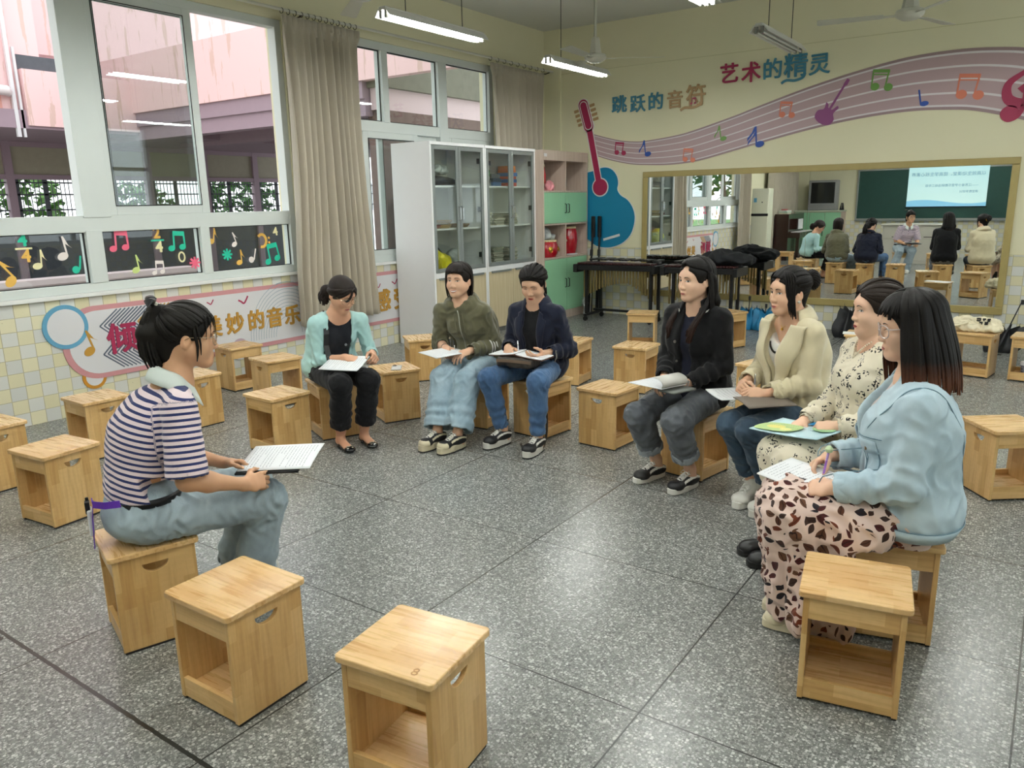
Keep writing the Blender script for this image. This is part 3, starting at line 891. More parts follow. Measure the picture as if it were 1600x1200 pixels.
for lab, x, z, kind, s, c, rt in (('', 1.225, 2.322, 'pair_lines', .165, 'magenta', 0), ('', 1.60, 2.295, 'flag', .21, 'blue', 0), ('', 2.235, 2.185, 'pair_lines', .165, 'salmon', 0), ('', 2.65, 2.425, 'flag', .19, 'leaf', 0.05), ('', 3.11, 2.355, 'dflag', .25, 'blue', 0), ('', 3.475, 2.66, 'pair_lines', .18, 'salmon', 0),
                                  ('', 4.515, 2.90, 'pair_lines', .22, 'leaf', 0), ('', 4.945, 2.66, 'quarter', .17, 'blue', 0), ('', 5.40, 2.75, 'pair_lines', .25, 'salmon', 0)):
    note_mesh('music_note', kind, s, on_back(x, z, -.0085, rt), SM[c], .003, mural)
b = MB()
M_ = on_back(3.945, 2.57, -.0085, R(-30))
b.prism(smooth_poly([(.0, -.13), (-.10, -.10), (-.115, -.02), (-.06, .03), (-.075, .10), (-.04, .09), (-.02, .06), (.03, .06), (.06, .12), (.085, .10), (.065, .03), (.11, -.03), (.09, -.10)], 4), .004, M_)
b.prism([(-.012, .05), (.016, .05), (.013, .34), (.028, .36), (.022, .42), (-.012, .42), (-.016, .36), (-.01, .33)], .0035, M_)
b.build('small_guitar', SM['plum'], mural)
# treble clef at the right end
b = MB()
cl = spline([(5.86, 2.42), (5.80, 2.46), (5.755, 2.43), (5.79, 2.38), (5.87, 2.41), (5.91, 2.52), (5.93, 2.75), (5.97, 3.0), (6.02, 3.13), (6.07, 3.05), (6.03, 2.93), (5.88, 2.83), (5.75, 2.72), (5.77, 2.57), (5.93, 2.52), (6.08, 2.60), (6.05, 2.71), (5.94, 2.72), (5.86, 2.65)], 8)
b.strip([(x, -.0085, z) for x, z in cl], (0, -1, 0), [.075 + .03 * math.sin(i * .13) for i in range(len(cl))], .004)
for i in range(14):
    pass
b.prism(circle(.062, 24, 5.80, 2.435), .0045, on_back(0, 0, -.0085))
b.build('treble_clef', SM['magenta'], mural)
# ---- wall characters
def lettering(label, chars):
    g = thing('wall_lettering', label, 'wall lettering')
    for ch, x, z, s, c in chars:
        text_mesh('character', ch, s, on_back(x, z - s * .04, -.012, R(1.5)), SM[c], g, extrude=.006, bold=s * .018)
    return g
g = lettering('blue and tan Chinese characters on wall above left end of ribbon', [('跳', 1.203, 2.888, .235, 'teal'), ('跃', 1.482, 2.875, .235, 'teal'), ('的', 1.744, 2.884, .235, 'teal'), ('音', 2.017, 2.882, .235, 'tan'), ('符', 2.308, 2.905, .285, 'tan')])
b = MB(); b.strip([(x, -.012, z) for x, z in spline([(2.10, 2.745), (2.16, 2.775), (2.26, 2.768), (2.35, 2.79), (2.375, 2.83)], 5)], (0, -1, 0), .03, .008); b.build('underline', SM['tan'], g)
note_mesh('note_mark', 'pair', .08, on_back(2.275, 2.85, -.020), SM['magenta'], .003, g)
g = lettering('magenta and blue Chinese characters high on wall below the unlit lamp', [('艺', 2.737, 3.129, .25, 'magenta'), ('术', 3.013, 3.116, .25, 'magenta'), ('的', 3.275, 3.125, .25, 'teal'), ('精', 3.551, 3.140, .29, 'teal'), ('灵', 3.823, 3.125, .25, 'teal')])
b = MB(); b.strip([(x, -.012, z) for x, z in spline([(3.39, 2.955), (3.45, 2.985), (3.55, 2.975), (3.64, 3.0), (3.665, 3.05)], 5)], (0, -1, 0), .03, .008); b.build('underline', SM['teal'], g)
# ---- big guitar cut-out
g = thing('guitar_cutout', 'big flat blue and magenta guitar cutout on wall beside wooden cabinet', 'wall decoration')
M_CUTW = plain('cutout_white', 'e2e0dc', .5)
M_CUTB = plain('cutout_blue', '0d7da5', .45)
body = smooth_poly([(.70, 2.0), (.795, 2.025), (.898, 2.055), (1.0, 2.068), (1.101, 2.035), (1.178, 1.946), (1.201, 1.844), (1.189, 1.764), (1.24, 1.683), (1.341, 1.623), (1.425, 1.52), (1.465, 1.388), (1.447, 1.242), (1.391, 1.124), (1.284, 1.026), (1.149, .971), (1.011, .954), (.871, .974), (.765, 1.042), (.66, 1.12), (.60, 1.3), (.60, 1.5), (.64, 1.7), (.60, 1.8), (.62, 1.92)], 4)
cx, cz = .98, 1.5
b = MB(); b.prism([(cx + (x - cx) * 1.03, cz + (z - cz) * 1.025) for x, z in body], .010, on_back(0, 0)); b.build('border', M_CUTW, g)
b = MB(); b.prism(body, .014, on_back(0, 0)); b.build('body', M_CUTB, g)
def capsule(a, b_, r, n=10):
    d = Vector((b_[0] - a[0], b_[1] - a[1])); an = math.atan2(d.y, d.x)
    return [(b_[0] + r * math.cos(an - PI / 2 + PI * i / n), b_[1] + r * math.sin(an - PI / 2 + PI * i / n)) for i in range(n + 1)] + [(a[0] + r * math.cos(an + PI / 2 + PI * i / n), a[1] + r * math.sin(an + PI / 2 + PI * i / n)) for i in range(n + 1)]
b = MB(); b.prism(q2((.735, 2.60), (.90, 1.86), .112), .016, on_back(0, 0)); b.prism(capsule((.64, 2.93), (.728, 2.64), .088), .016, on_back(0, 0)); b.prism(circle(.132, 32, .92, 1.80), .017, on_back(0, 0)); b.build('neck_border', M_CUTW, g)
b = MB(); b.prism(q2((.735, 2.62), (.90, 1.86), .085), .018, on_back(0, 0)); b.prism(capsule((.64, 2.93), (.728, 2.64), .075), .018, on_back(0, 0)); b.build('neck', SM['magenta'], g)
b = MB()
cp_ = capsule((.643, 2.92), (.726, 2.65), .062); cq_ = capsule((.643, 2.92), (.726, 2.65), .050)
b.prism(cp_, .0185, on_back(0, 0)); b.cur = 1; b.prism(cq_, .019, on_back(0, 0)); b.build('headstock_inlay', [M_CUTW, SM['magenta']], g)
b = MB(); b.prism(circle(.115, 32, .92, 1.80), .020, on_back(0, 0)); b.build('sound_hole', SM['magenta'], g)
b = MB(); b.prism([(.975, 1.082), (1.236, 1.152), (1.242, 1.118), (.981, 1.048)], .018, on_back(0, 0)); b.build('bridge', M_CUTW, g)
for i in range(4):
    for sx in (-1, 1):
        cx_ = .655 + i * .022 + sx * .115 + .0; cz_ = 2.885 - i * .062 + sx * .03
        b = MB(); b.prism([(cx_ - .045, cz_ - .028), (cx_ + .045, cz_ - .005), (cx_ + .038, cz_ + .03), (cx_ - .052, cz_ + .008)], .015, on_back(0, 0)); b.build('tuning_peg', SM['tan'], g)
# ---------------------------------------------------------------- banner on the window wall
ban = thing('wall_banner', 'long white and pink music banner board on tiles below the windows', 'banner')
M_BPINK = plain('banner_pink', 'c98f92', .5); M_BWHITE = plain('banner_white', 'd9d8da', .5); M_BBLUE = plain('banner_blue', '5f9dbd', .5); M_BORNG = plain('banner_orange', 'c98a24', .5)
def stadium(y0, y1, z0, z1, r, n=10):
    return [(y1, z0), (y1, z1)] + [(y0 + r + r * math.cos(PI / 2 + PI / 2 * i / n), z1 - r + r * math.sin(PI / 2 + PI / 2 * i / n)) for i in range(n + 1)] + [(y0 + r + r * math.cos(PI + PI / 2 * i / n), z0 + r + r * math.sin(PI + PI / 2 * i / n)) for i in range(n + 1)]
LM = on_left(0, 0)
b = MB(); b.prism(stadium(-7.17, -1.6, .265, .862, .28), .010, LM); b.build('border', M_BPINK, ban)
b = MB(); b.prism(stadium(-7.12, -1.65, .305, .822, .24), .012, LM); b.build('panel', M_BWHITE, ban)
b = MB(); b.prism(circle(.098, 32, -6.955, .285), .009, LM); b.cur = 1; b.prism(circle(.072, 32, -6.955, .285), .0095, LM); b.build('orange_disc', [M_BORNG, M_BWHITE], ban)
b = MB(); b.prism(circle(.175, 40, -7.125, .722), .014, LM); b.cur = 1; b.prism(circle(.142, 40, -7.125, .722), .015, LM); b.build('blue_disc', [M_BBLUE, M_BWHITE], ban)
b = MB(); b.prism(circle(.105, 32, -5.55, .29), .0135, LM); b.cur = 1; b.prism(circle(.09, 32, -5.55, .30), .014, LM); b.build('pink_disc', [M_BWHITE, plain('banner_lilac', 'bba3ae', .5)], ban)
b = MB()
for k in range(15):
    o_ = k * .036
    b.cur = 0 if k < 9 else 1
    for a, c in (((-6.70, .815), (-6.86, .69)), ((-6.86, .69), (-6.73, .575)), ((-6.73, .575), (-6.86, .455)), ((-6.86, .455), (-6.70, .325))):
        b.prism(q2((a[0] + o_, a[1]), (c[0] + o_, c[1]), .011), .0135 + .0001 * k, LM)
b.build('chevron_pattern', [SM['slate'], SM['gold']], ban)
b = MB()
for k in range(11):
    r0 = .17 + k * .03
    b.prism([p for i in range(24) for p in ()] or [(-4.95 + r0 * math.cos(PI - i * PI / 23), .34 + r0 * 1.15 * math.sin(i * PI / 23)) for i in range(24)] + [(-4.95 + (r0 - .004) * math.cos(i * PI / 23), .34 + (r0 - .004) * 1.15 * math.sin(i * PI / 23)) for i in range(24)], .0128, LM)
b.build('arc_pattern', plain('banner_arc', '8fa3b0', .5), ban)
for y, z, s in ((-5.468, .735, .11), (-5.826, .76, .07), (-3.64, .70, .07), (-3.37, .72, .09)):
    b = MB()
    b.strip([(0.013, y + s * u, z + s * v) for u, v in spline([(-.5, .18), (-.2, .02), (0, -.14), (.2, .0), (.5, .45)], 4)], (1, 0, 0), s * .14, .002); b.build('bird', SM['magenta'], ban)
note_mesh('music_note', 'eighth', .2, on_left(-6.96, .575, .0125, .15), SM['gold'], .003, ban)
for ch, y, z, s, c in (('倾', -6.685, .565, .265, 'magenta'), ('听', -6.37, .565, .265, 'magenta'), ('美', -5.83, .537, .205, 'gold'), ('妙', -5.584, .537, .205, 'gold'), ('的', -5.343, .535, .205, 'gold'), ('音', -5.121, .533, .205, 'gold'), ('乐', -4.90, .53, .205, 'gold'), ('感', -3.58, .525, .265, 'gold'), ('受', -3.27, .525, .265, 'gold')):
    text_mesh('character', ch, s, on_left(y, z - s * .04, .014, R(1)), SM[c], ban, extrude=.007, bold=s * .026)
# ---------------------------------------------------------------- outside: school building round the courtyard
M_PINK = NT('pink_render')
_o = M_PINK.obj()
_n = M_PINK.noise(M_PINK.mapv(_o, (3, 3, .35)), 2.2, 5, .6)
M_PINK.p(base=M_PINK.mix(M_PINK.math('MULTIPLY', M_PINK.math('GREATER_THAN', _n, .58), .5), hx('ecc9c8'), hx('c0a690')), rough=.8, spec=.2); M_PINK = M_PINK.m
M_PINK2 = plain('salmon_render', 'd9a195', .8, var=.05)
M_SOFF = plain('mauve_grey_soffit', 'a08c96', .8, var=.05)
M_CONC = plain('stained_concrete', '706e60', .9, var=.25)
M_DKG = plain('dark_shutter', '50545a', .6, var=.2)
M_MAUVE = plain('mauve_frame', '9c8892', .5)
M_BEIGE = plain('beige_transom', 'a19c88', .6, var=.08)
b = MB(); b.box((-24, -30, -.5), (-.24, 14, -.3)); struct(b.build('ground', plain('courtyard_paving', '9c9a94', .9, var=.15)))
bd = thing('school_building', 'pink school building across courtyard seen through near window', 'building', (-10.4, -6, -.3))
def bp(name, m, boxes, **k):
    b = MB()
    for a, c in boxes:
        b.box((a[0] + 10.4, a[1] + 6, a[2] + .3), (c[0] + 10.4, c[1] + 6, c[2] + .3))
    return b.build(name, m, bd, **k)
bp('upper_wall', M_PINK, [((-10.6, -7, 3.35), (-9.0, -2.7, 9)), ((-11, -2.7, 4.6), (-10.4, 8, 6.2))])
bp('low_parapet', M_PINK, [((-8.98, -3.1, 3.1), (-8.85, -1.0, 4.05))])
bp('upper_wall', M_PINK2, [((-9.4, -7, 3.1), (-8.97, -3.45, 9))])
bp('soffit', M_SOFF, [((-12.2, -7, 3.05), (-8.9, 8, 3.36))])
bp('slot', M_DKG, [((-9.02, -3.1, 4.05), (-8.99, -1.6, 4.3))])
bp('drainpipe', M_BWHITE, [((-8.95, -3.30, 2.9), (-8.89, -3.24, 9)), ((-8.94, -3.19, 2.9), (-8.90, -3.15, 4.4))])
b = MB(); b.tube([(1.6, -1, 3.95), (1.6, 2.60, 3.95), (1.45, 2.66, 3.95)], .085, 12); b.build('wide_pipe', plain('white_pipe', 'dcd3d3', .5), bd, smooth=True)
bp('parapet', M_PINK, [((-10.6, -1.15, 3.45), (-.30, -1.0, 4.5))])
bp('deck', M_SOFF, [((-10.6, -1.1, 3.2), (-2.6, 1.6, 3.45)), ((-10.4, -1.05, 2.95), (-2.6, -.8, 3.2)), ((-10.4, .8, 2.95), (-2.6, 1.05, 3.2))])
bp('concrete_beam', M_CONC, [((-2.6, -1.0, 3.36), (-2.3, 4, 4.3))])
bp('veranda_ceiling', plain('pale_pink_ceiling', 'c9b3b3', .8), [((-9, 1.6, 3.2), (-2.55, 6, 3.4)), ((-2.58, -.95, 3.04), (-2.4, 4, 3.37))])
bp('upper_band', plain('upper_glazing', '7b8894', .2), [((-10.95, -2.7, 6.2), (-10.6, 8, 7.3))])
bp('upper_band', M_BWHITE, [((-10.55, y, 6.2), (-10.45, y + .12, 7.3)) for y in (-2, -.6, .8, 2.2, 3.6)])
bp('side_wall', plain('dim_brown_wall', '6b5750', .8, var=.3), [((-2.7, -.9, -.3), (-2.4, 3.8, 3.04))])
bp('crate', plain('outdoor_crate_blue', '4d6c8c', .6, var=.2), [((-2.4, -.7, -.3), (-2.0, 1.2, 1.75))])
bp('rear_wall', plain('mauve_wall', '6d6069', .8, var=.1), [((-9, 5.8, -.3), (-2, 6.0, 3.2)), ((-2.3, 3.8, -.3), (-2.0, 4.0, 3.4))])
ys = [-7 + 1.55 * i for i in range(10)]
bp('window_frame', M_MAUVE, [((-12.0, y, -.3), (-11.85, y + .16, 3.05)) for y in ys] + [((-12.0, -7, z), (-11.86, 8, z + .1)) for z in (1.35, 2.28, 2.95)])
bp('transom_panel', M_BEIGE, [((-11.98, -7, 2.38), (-11.92, 8, 2.96))])
bp('shutter', M_DKG, [((-11.98, -7, -.3), (-11.92, 8, 1.36))])
bp('window_bars', M_DKG, [((-11.95, y + .2 + .09 * k, 1.45), (-11.935, y + .215 + .09 * k, 2.28)) for y in ys for k in range(15)] + [((-11.96, y + .16, z), (-11.93, y + 1.55, z + .03)) for y in ys for z in (1.62, 1.95, 2.2)] + [((-11.97, y + .16, 1.45), (-11.93, y + .26, 2.28)) for y in ys] + [((-11.97, y + .75, 1.45), (-11.93, y + .83, 2.28)) for y in ys])
bp('ramp_wall', plain('pale_parapet', 'cdbcbc', .7), [((-6.2, -14, -.3), (-6.0, -2, .55)), ((-6.3, -14, .55), (-5.9, -2, .63))])
for k, (y, h) in enumerate(((-7.6, 3.2), (-4.1, 2.6), (-.6, 3.4), (2.9, 2.7), (6.4, 3.3))):
    tr = thing('tree', ('bushy tree behind barred veranda windows, %s' % ('leftmost of the row', 'second from the left', 'middle of the row', 'second from the right', 'rightmost of the row')[k]), 'tree', (-16.0 - .3 * (k % 2), y, -.3), 0, 'trees behind the barred windows')
    b = MB(); b.tube([(0, 0, 0), (.03, .02, .6), (0, 0, 1.4)], [.12, .09, .05], 8); b.build('trunk', plain('bark', '5b4a3a', .9), tr)
    rnd = random.Random(k)
    b = MB()
    for i in range(620):
        a, c, rr = rnd.uniform(0, 2 * PI), rnd.uniform(-1, 1), rnd.uniform(.4, 1) ** .5
        p = Vector((math.cos(a) * math.sqrt(1 - c * c) * rr * 1.1, math.sin(a) * math.sqrt(1 - c * c) * rr * 1.25, h * .6 + c * rr * h * .42))
        d1 = Vector((rnd.uniform(-1, 1), rnd.uniform(-1, 1), rnd.uniform(-.6, .6))).normalized() * .17
        d2 = d1.cross(Vector((rnd.uniform(-1, 1), rnd.uniform(-1, 1), 1))).normalized() * .09
        b.add([p - d1, p + d2, p + d1, p - d2], [(0, 1, 2, 3)])
    b.build('foliage', plain('leaf_green', ('4c7a3c', '3f6b35', '5d8a46')[k % 3], .7, var=.3), tr)

b = MB(); b.box((-30, -60, -.298), (-1.5, -14, -.29))
struct(b.build('lawn', plain('lawn_green', '6f9a5a', .9, var=.2)))
for k, (x0, x1, c) in enumerate(((-3.2, -2.0, 'c4574f'), (-5.0, -3.6, 'c4574f'), (-6.8, -5.4, 'c96a5f'))):
    b = MB(); b.box((x0, -60, -.289), (x1, -11, -.28)); struct(b.build('track_path', plain('track_red_%d' % k, c, .9)))
for k, (x, y, h) in enumerate(((-4.2, -19.0, 6.2), (-8.5, -25.0, 7.5), (-6.2, -30.5, 7.0))):
    tr = thing('tree', 'leafy street tree past the running track, %s, seen in mirror' % ('nearest the window', 'largest one', 'farthest one')[k], 'tree', (x, y, -.3), 0, 'trees by the running track')
    b = MB(); b.tube([(0, 0, 0), (.08, .05, 1.6), (0, .1, 3.2)], [.16, .13, .07], 8); b.build('trunk', plain('bark', '5b4a3a', .9), tr)
    rnd = random.Random(40 + k); b = MB()
    for i in range(700):
        a, c_, rr = rnd.uniform(0, 2 * PI), rnd.uniform(-1, 1), rnd.uniform(.3, 1) ** .5
        p = Vector((math.cos(a) * math.sqrt(1 - c_ * c_) * rr * 1.7, math.sin(a) * math.sqrt(1 - c_ * c_) * rr * 1.7, h * .66 + c_ * rr * h * .36))
        d1 = Vector((rnd.uniform(-1, 1), rnd.uniform(-1, 1), rnd.uniform(-.6, .6))).normalized() * .24
        d2 = d1.cross(Vector((rnd.uniform(-1, 1), rnd.uniform(-1, 1), 1))).normalized() * .14
        b.add([p - d1, p + d2, p + d1, p - d2], [(0, 1, 2, 3)])
    b.build('foliage', plain('leaf_green_b', '568046', .7, var=.3), tr)
# ---------------------------------------------------------------- wooden box stools
from mathutils.geometry import tessellate_polygon
MW_SEAT = wood('rubberwood_seat', 'x', 'e4c089', 'cda066', .28)
MW_PAN = wood('rubberwood_panel', 'z', 'dab57a', 'bd9150', .36)
MW_RAIL = wood('rubberwood_rail', 'xz', 'deb97f', 'c39858', .36)
M_FOOT = plain('black_foot_strip', '1d1b19', .7)
def plate_hole(b, outer, hole, h, M):
    """flat plate (2D outline with one hole) of thickness h"""
    n0, n1 = len(outer), len(hole)
    allp = outer + hole
    tri = tessellate_polygon([[Vector((x, y, 0)) for x, y in outer], [Vector((x, y, 0)) for x, y in hole]])
    N = len(allp)
    vs = [M @ Vector((x, y, 0)) for x, y in allp] + [M @ Vector((x, y, h)) for x, y in allp]
    fs = []
    for t in tri:
        a, c, d = (Vector((*allp[i], 0)) for i in t)
        if (c - a).cross(d - a).z < 0:
            t = (t[0], t[2], t[1])
        fs += [tuple(i + N for i in t), tuple(reversed(t))]
    for loop in (list(range(n0)), [n0 + i for i in range(n1)]):
        ar = sum(allp[loop[i]][0] * allp[loop[(i + 1) % len(loop)]][1] - allp[loop[(i + 1) % len(loop)]][0] * allp[loop[i]][1] for i in range(len(loop)))
        if (ar > 0) != (loop[0] == 0):
            loop = loop[::-1]
        fs += [(loop[i], loop[(i + 1) % len(loop)], loop[(i + 1) % len(loop)] + N, loop[i] + N) for i in range(len(loop))]
    b.add(vs, fs)
def make_stool(label, loc, rz):
    t = thing('wooden_stool', label, 'stool', loc, rz, 'wooden box stools')
    r_ = .016
    o = []
    for sx, sy, a0 in ((1, 1, 0), (-1, 1, 90), (-1, -1, 180), (1, -1, 270)):
        o += [(sx * (.165 - r_) + r_ * math.cos(R(a0 + 15 * i)), sy * (.16 - r_) + r_ * math.sin(R(a0 + 15 * i))) for i in range(7)]
    b = MB(); b.prism(o, .021, Matrix.Translation((0, 0, .376))); b.build('seat', MW_SEAT, t, bevel=.004, seg=3)
    hole = [(.045 * math.cos(R(180 + 180 * i / 16)), .337 + .034 * math.sin(R(180 + 180 * i / 16))) for i in range(17)]
    out = [(-.145, .009), (.145, .009), (.145, .376), (-.145, .376)]
    for sx in (-1, 1):
        M_ = Matrix.Translation((sx * .15 - (.018 if sx > 0 else 0), 0, 0)) @ Matrix(((0, 0, 1, 0), (1, 0, 0, 0), (0, 1, 0, 0), (0, 0, 0, 1)))
        b = MB(); plate_hole(b, out, hole, .018, M_); b.build('side_panel', MW_PAN, t, bevel=.002)
        b = MB(); b.box((sx * .148, -.14, 0), (sx * .134, .14, .0095)); b.build('foot_strip', M_FOOT, t)
    for sy in (-1, 1):
        b = MB(); b.box((-.1325, sy * .142, .297), (.1325, sy * .126, .3765)); b.build('apron', MW_RAIL, t, bevel=.0015)
        b = MB(); b.box((-.1325, sy * .142, .012), (.1325, sy * .126, .082)); b.build('bottom_rail', MW_RAIL, t, bevel=.0015)
    b = MB(); b.box((-.1325, -.1265, .036), (.1325, .1265, .05)); b.build('shelf', MW_SEAT, t)
    return t
STOOLS = [
    (1.255, -8.24, 3, 'wooden box stool cut off by the left edge of the photo'),
    (2.092, -8.242, 5.7, 'wooden box stool standing alone left of the striped shirt speaker'),
    (1.153, -7.531, -1.9, 'wooden box stool by the tiled wall behind the speaker\'s shoulder'),
    (1.077, -6.763, -3.1, 'wooden box stool just beyond the speaker\'s chin, hand hole facing viewer'),
    (.324, -5.799, 84.2, 'wooden box stool pushed against the banner under the golden characters'),
    (1.115, -6.01, 80.8, 'wooden box stool beside the wall stool, open side facing viewer'),
    (2.151, -6.825, -3.5, 'empty wooden box stool beyond the speaker\'s paper, left of mint cardigan'),
    (3.608, -8.622, -18.5, 'wooden box stool the striped shirt speaker sits on'),
    (4.26, -8.685, 1.1, 'empty wooden box stool in front of the speaker\'s jeans'),
    (4.993, -8.616, 7.2, 'empty wooden box stool at the bottom of the photo, nearest the camera'),
    (2.201, -6.369, -24.9, 'wooden box stool under the person in mint cardigan'),
    (2.28, -5.815, -27.1, 'wooden box stool with a phone lying on its seat'),
    (1.548, -4.657, -38.1, 'wooden box stool in front of tall white cabinet end panel'),
    (2.957, -5.595, 92.2, 'wooden box stool under the person in olive hoodie'),
    (3.475, -5.564, 83.5, 'wooden box stool under the person in navy coat'),
    (2.835, -4.086, 96.4, 'wooden box stool half hidden behind the navy coat'),
    (3.995, -5.537, 85.0, 'empty wooden box stool between navy coat and black jacket'),
    (3.475, -4.05, 93.5, 'wooden box stool behind the gap between navy coat and black jacket'),
    (2.648, -2.186, 18.9, 'wooden box stool farthest back, standing before the left xylophone'),
    (4.712, -5.781, 79.0, 'wooden box stool under the person in black jacket'),
    (3.45, -1.72, 67, 'wooden box stool behind black jacket sleeve near the blue umbrellas'),
    (4.659, -4.285, 74.7, 'wooden box stool showing between black jacket and cream blazer'),
    (5.27, -5.83, 66, 'wooden box stool under the person in cream blazer'),
    (5.76, -6.36, 46, 'wooden box stool under the person in floral dress'),
    (5.985, -7.035, 14, 'wooden box stool under the person in denim jacket'),
    (5.964, -7.54, 10.1, 'empty wooden box stool in front of the leaf print skirt'),
    (6.262, -5.215, 37, 'empty wooden box stool at the right edge behind denim jacket'),
    (5.864, -1.968, -8.8, 'wooden box stool with the cream tote bag on it'),
    (6.304, -1.987, -5.8, 'wooden box stool at far right with a drink cup on its shelf'),
    (5.03, -2.53, 4, 'wooden box stool with a white sheet on it behind floral dress'),
    (5.34, -4.30, 20, 'wooden box stool hidden between cream blazer and floral dress'),
]
SOBJ = []
for i, (x, y, a, lab) in enumerate(STOOLS):
    SOBJ.append(make_stool(lab, (x, y, 0), R(a)) if i == 0 else dup(SOBJ[0], (x, y, 0), R(a), lab))
text_mesh('scratched_mark', '8', .045, Matrix.Translation((.09, -.125, .3973)) @ Matrix.Rotation(R(8), 4, 'Z'), plain('wood_scratch', 'a5763c', .5), SOBJ[9], extrude=.0002)
# ---------------------------------------------------------------- white glass-door cabinets
M_CABW = plain('cabinet_white', 'e6e6e6', .4, var=.02)
M_ALU = plain('cabinet_grey_aluminium', '8f9593', .35, .4)
M_CHROME = plain('chrome', 'd8dadb', .15, 1.0)
M_OAK = NT('pale_oak_laminate')
_v = M_OAK.noise(M_OAK.mapv(M_OAK.obj(), (40, 40, 1.2)), 1.5, 4, .6)
M_OAK.p(base=M_OAK.ramp(_v, [(.3, hx('b9a987')), (.5, hx('c8b996')), (.7, hx('cfc2a2'))]), rough=.5); M_OAK = M_OAK.m
M_ASH = NT('grey_oak_laminate')
_v = M_ASH.noise(M_ASH.mapv(M_ASH.obj(), (34, 34, 1.0)), 1.8, 5, .65)
M_ASH.p(base=M_ASH.ramp(_v, [(.3, hx('b39f90')), (.5, hx('c4b1a2')), (.72, hx('cfc0b2'))]), rough=.5); M_ASH = M_ASH.m
M_GREEN = plain('mint_green_laminate', '93c9a0', .45, var=.02)
M_BLK = plain('black_metal', '17181a', .4, .3)
def glass_cabinet(label, y0, y1, x0=.045, x1=.617, H=2.285):
    t = thing('glass_door_cabinet', label, 'cabinet', (x0, y0, 0), 0, 'white glass door cabinets')
    D, W = x1 - x0, y1 - y0
    for ya, yb in ((0, .03), (W - .03, W)):
        b = MB(); b.box((0, ya, .0), (D - .0, yb, H - .03)); b.build('side_panel', M_CABW, t, bevel=.003)
    b = MB(); b.box((0, .0, H - .035), (D + .004, W, H)); b.build('top_panel', M_CABW, t, bevel=.003)
    b = MB(); b.box((0, .03, .06), (.012, W - .03, H - .035)); b.build('back_panel', plain('cabinet_back', 'c2c3bd', .6), t)
    b = MB(); b.box((.0, .03, .0), (D - .02, W - .03, .06)); b.build('plinth', plain('cabinet_plinth', '6c6c68', .6), t)
    for z in (.845, 1.335, 1.815):
        b = MB(); b.box((.012, .03, z - .02), (D - .05, W - .03, z)); b.build('shelf', M_CABW, t, bevel=.002)
    b = MB(); b.box((D - .022, .03, .78), (D + .003, W - .03, .84)); b.build('middle_rail', M_CABW, t, bevel=.002)
    m = W / 2
    for k, (ya, yb) in enumerate(((.032, m - .003), (m + .003, W - .032))):
        b = MB(); w = .045
        for r4 in ((ya, ya + w, .845, 2.245), (yb - w, yb, .845, 2.245), (ya + w, yb - w, .845, .845 + w), (ya + w, yb - w, 2.245 - w, 2.245)):
            b.box((D - .022, r4[0], r4[2]), (D + .002, r4[1], r4[3]))
        d = b.build('door', M_ALU, t, bevel=.004)
        b = MB(); b.box((D - .012, ya + w - .01, .88), (D - .008, yb - w + .01, 2.21)); b.build('pane', M_GLASS2, d)
        hy = yb - w / 2 if k == 0 else ya + w / 2
        b = MB(); b.tube([(D, hy, 1.42), (D + .03, hy, 1.435), (D + .03, hy, 1.565), (D, hy, 1.58)], .007, 8); b.build('handle', M_CHROME, d, smooth=True)
        for z in (1.0, 1.54, 2.1):
            b = MB(); yy = ya + .03 if k == 0 else yb - .03
            b.box((D - .06, yy - .02, z - .03), (D - .024, yy + .02, z + .03)); b.build('hinge', plain('dark_hinge', '3a3f3d', .5, .5), d)
        b = MB(); b.box((D - .02, ya, .065), (D + .002, yb, .775)); d2 = b.build('lower_door', M_OAK, t, bevel=.002)
        b = MB(); b.box((D - .006, ya + .05, .76), (D + .016, yb - .05, .785)); b.build('pull_strip', M_ALU, d2)
    return t
glass_cabinet('tall white glass door cabinet with yellow bag inside, nearer the camera', -3.35, -2.347)
glass_cabinet('tall white glass door cabinet with stacked boxes and papers, next to wooden cabinet', -2.343, -1.238, .25)
# things inside
def box_thing(name, label, cat, x, y, z, sx, sy, sz, m, rz=0, group=None, bevel=.003):
    b = MB(); b.box((-sx / 2, -sy / 2, 0), (sx / 2, sy / 2, sz))
    o = b.build(name, m, None, bevel=bevel, loc=(x, y, z)); o.rotation_euler.z = rz
    return tag(o, label, cat, group)
def lump(name, label, cat, prims, h, mats, fold=.0, fs=12, seed=1, group=None, cutz=None):
    s = SDF()
    for p in prims:
        s.ell(p[0], p[1], None, .05)
    if cutz is not None:
        s.cut((0, 0, cutz), (0, 0, -1))
    V, F = s.mesh(h)
    if fold:
        V = V + vnormals(V, F) * (fold * (ridges(V, fs, seed) + .4 * snoise(V, fs * 2.3, seed + 3)))[:, None]
        if cutz is not None:
            V[:, 2] = np.maximum(V[:, 2], cutz)
    c = V.mean(0); c[2] = V[:, 2].min()
    o = np_mesh(name, V - c, F, mats)
    o.location = c
    return tag(o, label, cat, group)
M_NAVYB = plain('navy_nylon', '232c42', .6, var=.15)
M_PLAS = plain('clear_plastic_film', 'a9afae', .2, spec=.8)
lump('fabric_bag', 'folded dark navy bag on the top shelf of nearer glass cabinet', 'bag', [((.36, -3.0, 1.86), (.18, .26, .06)), ((.36, -2.78, 1.85), (.16, .15, .045))], .012, M_NAVYB, .008, 14, 2, cutz=1.817)
lump('plastic_bag', 'crumpled grey plastic bag lying on the folded navy bag', 'bag', [((.40, -3.05, 1.98), (.12, .22, .04)), ((.42, -3.0, 2.0), (.09, .12, .04))], .010, M_PLAS, .012, 18, 5, cutz=1.935)
M_WICK = plain('straw_tan', '9c8255', .8, var=.3, bump=.5, bscale=120)
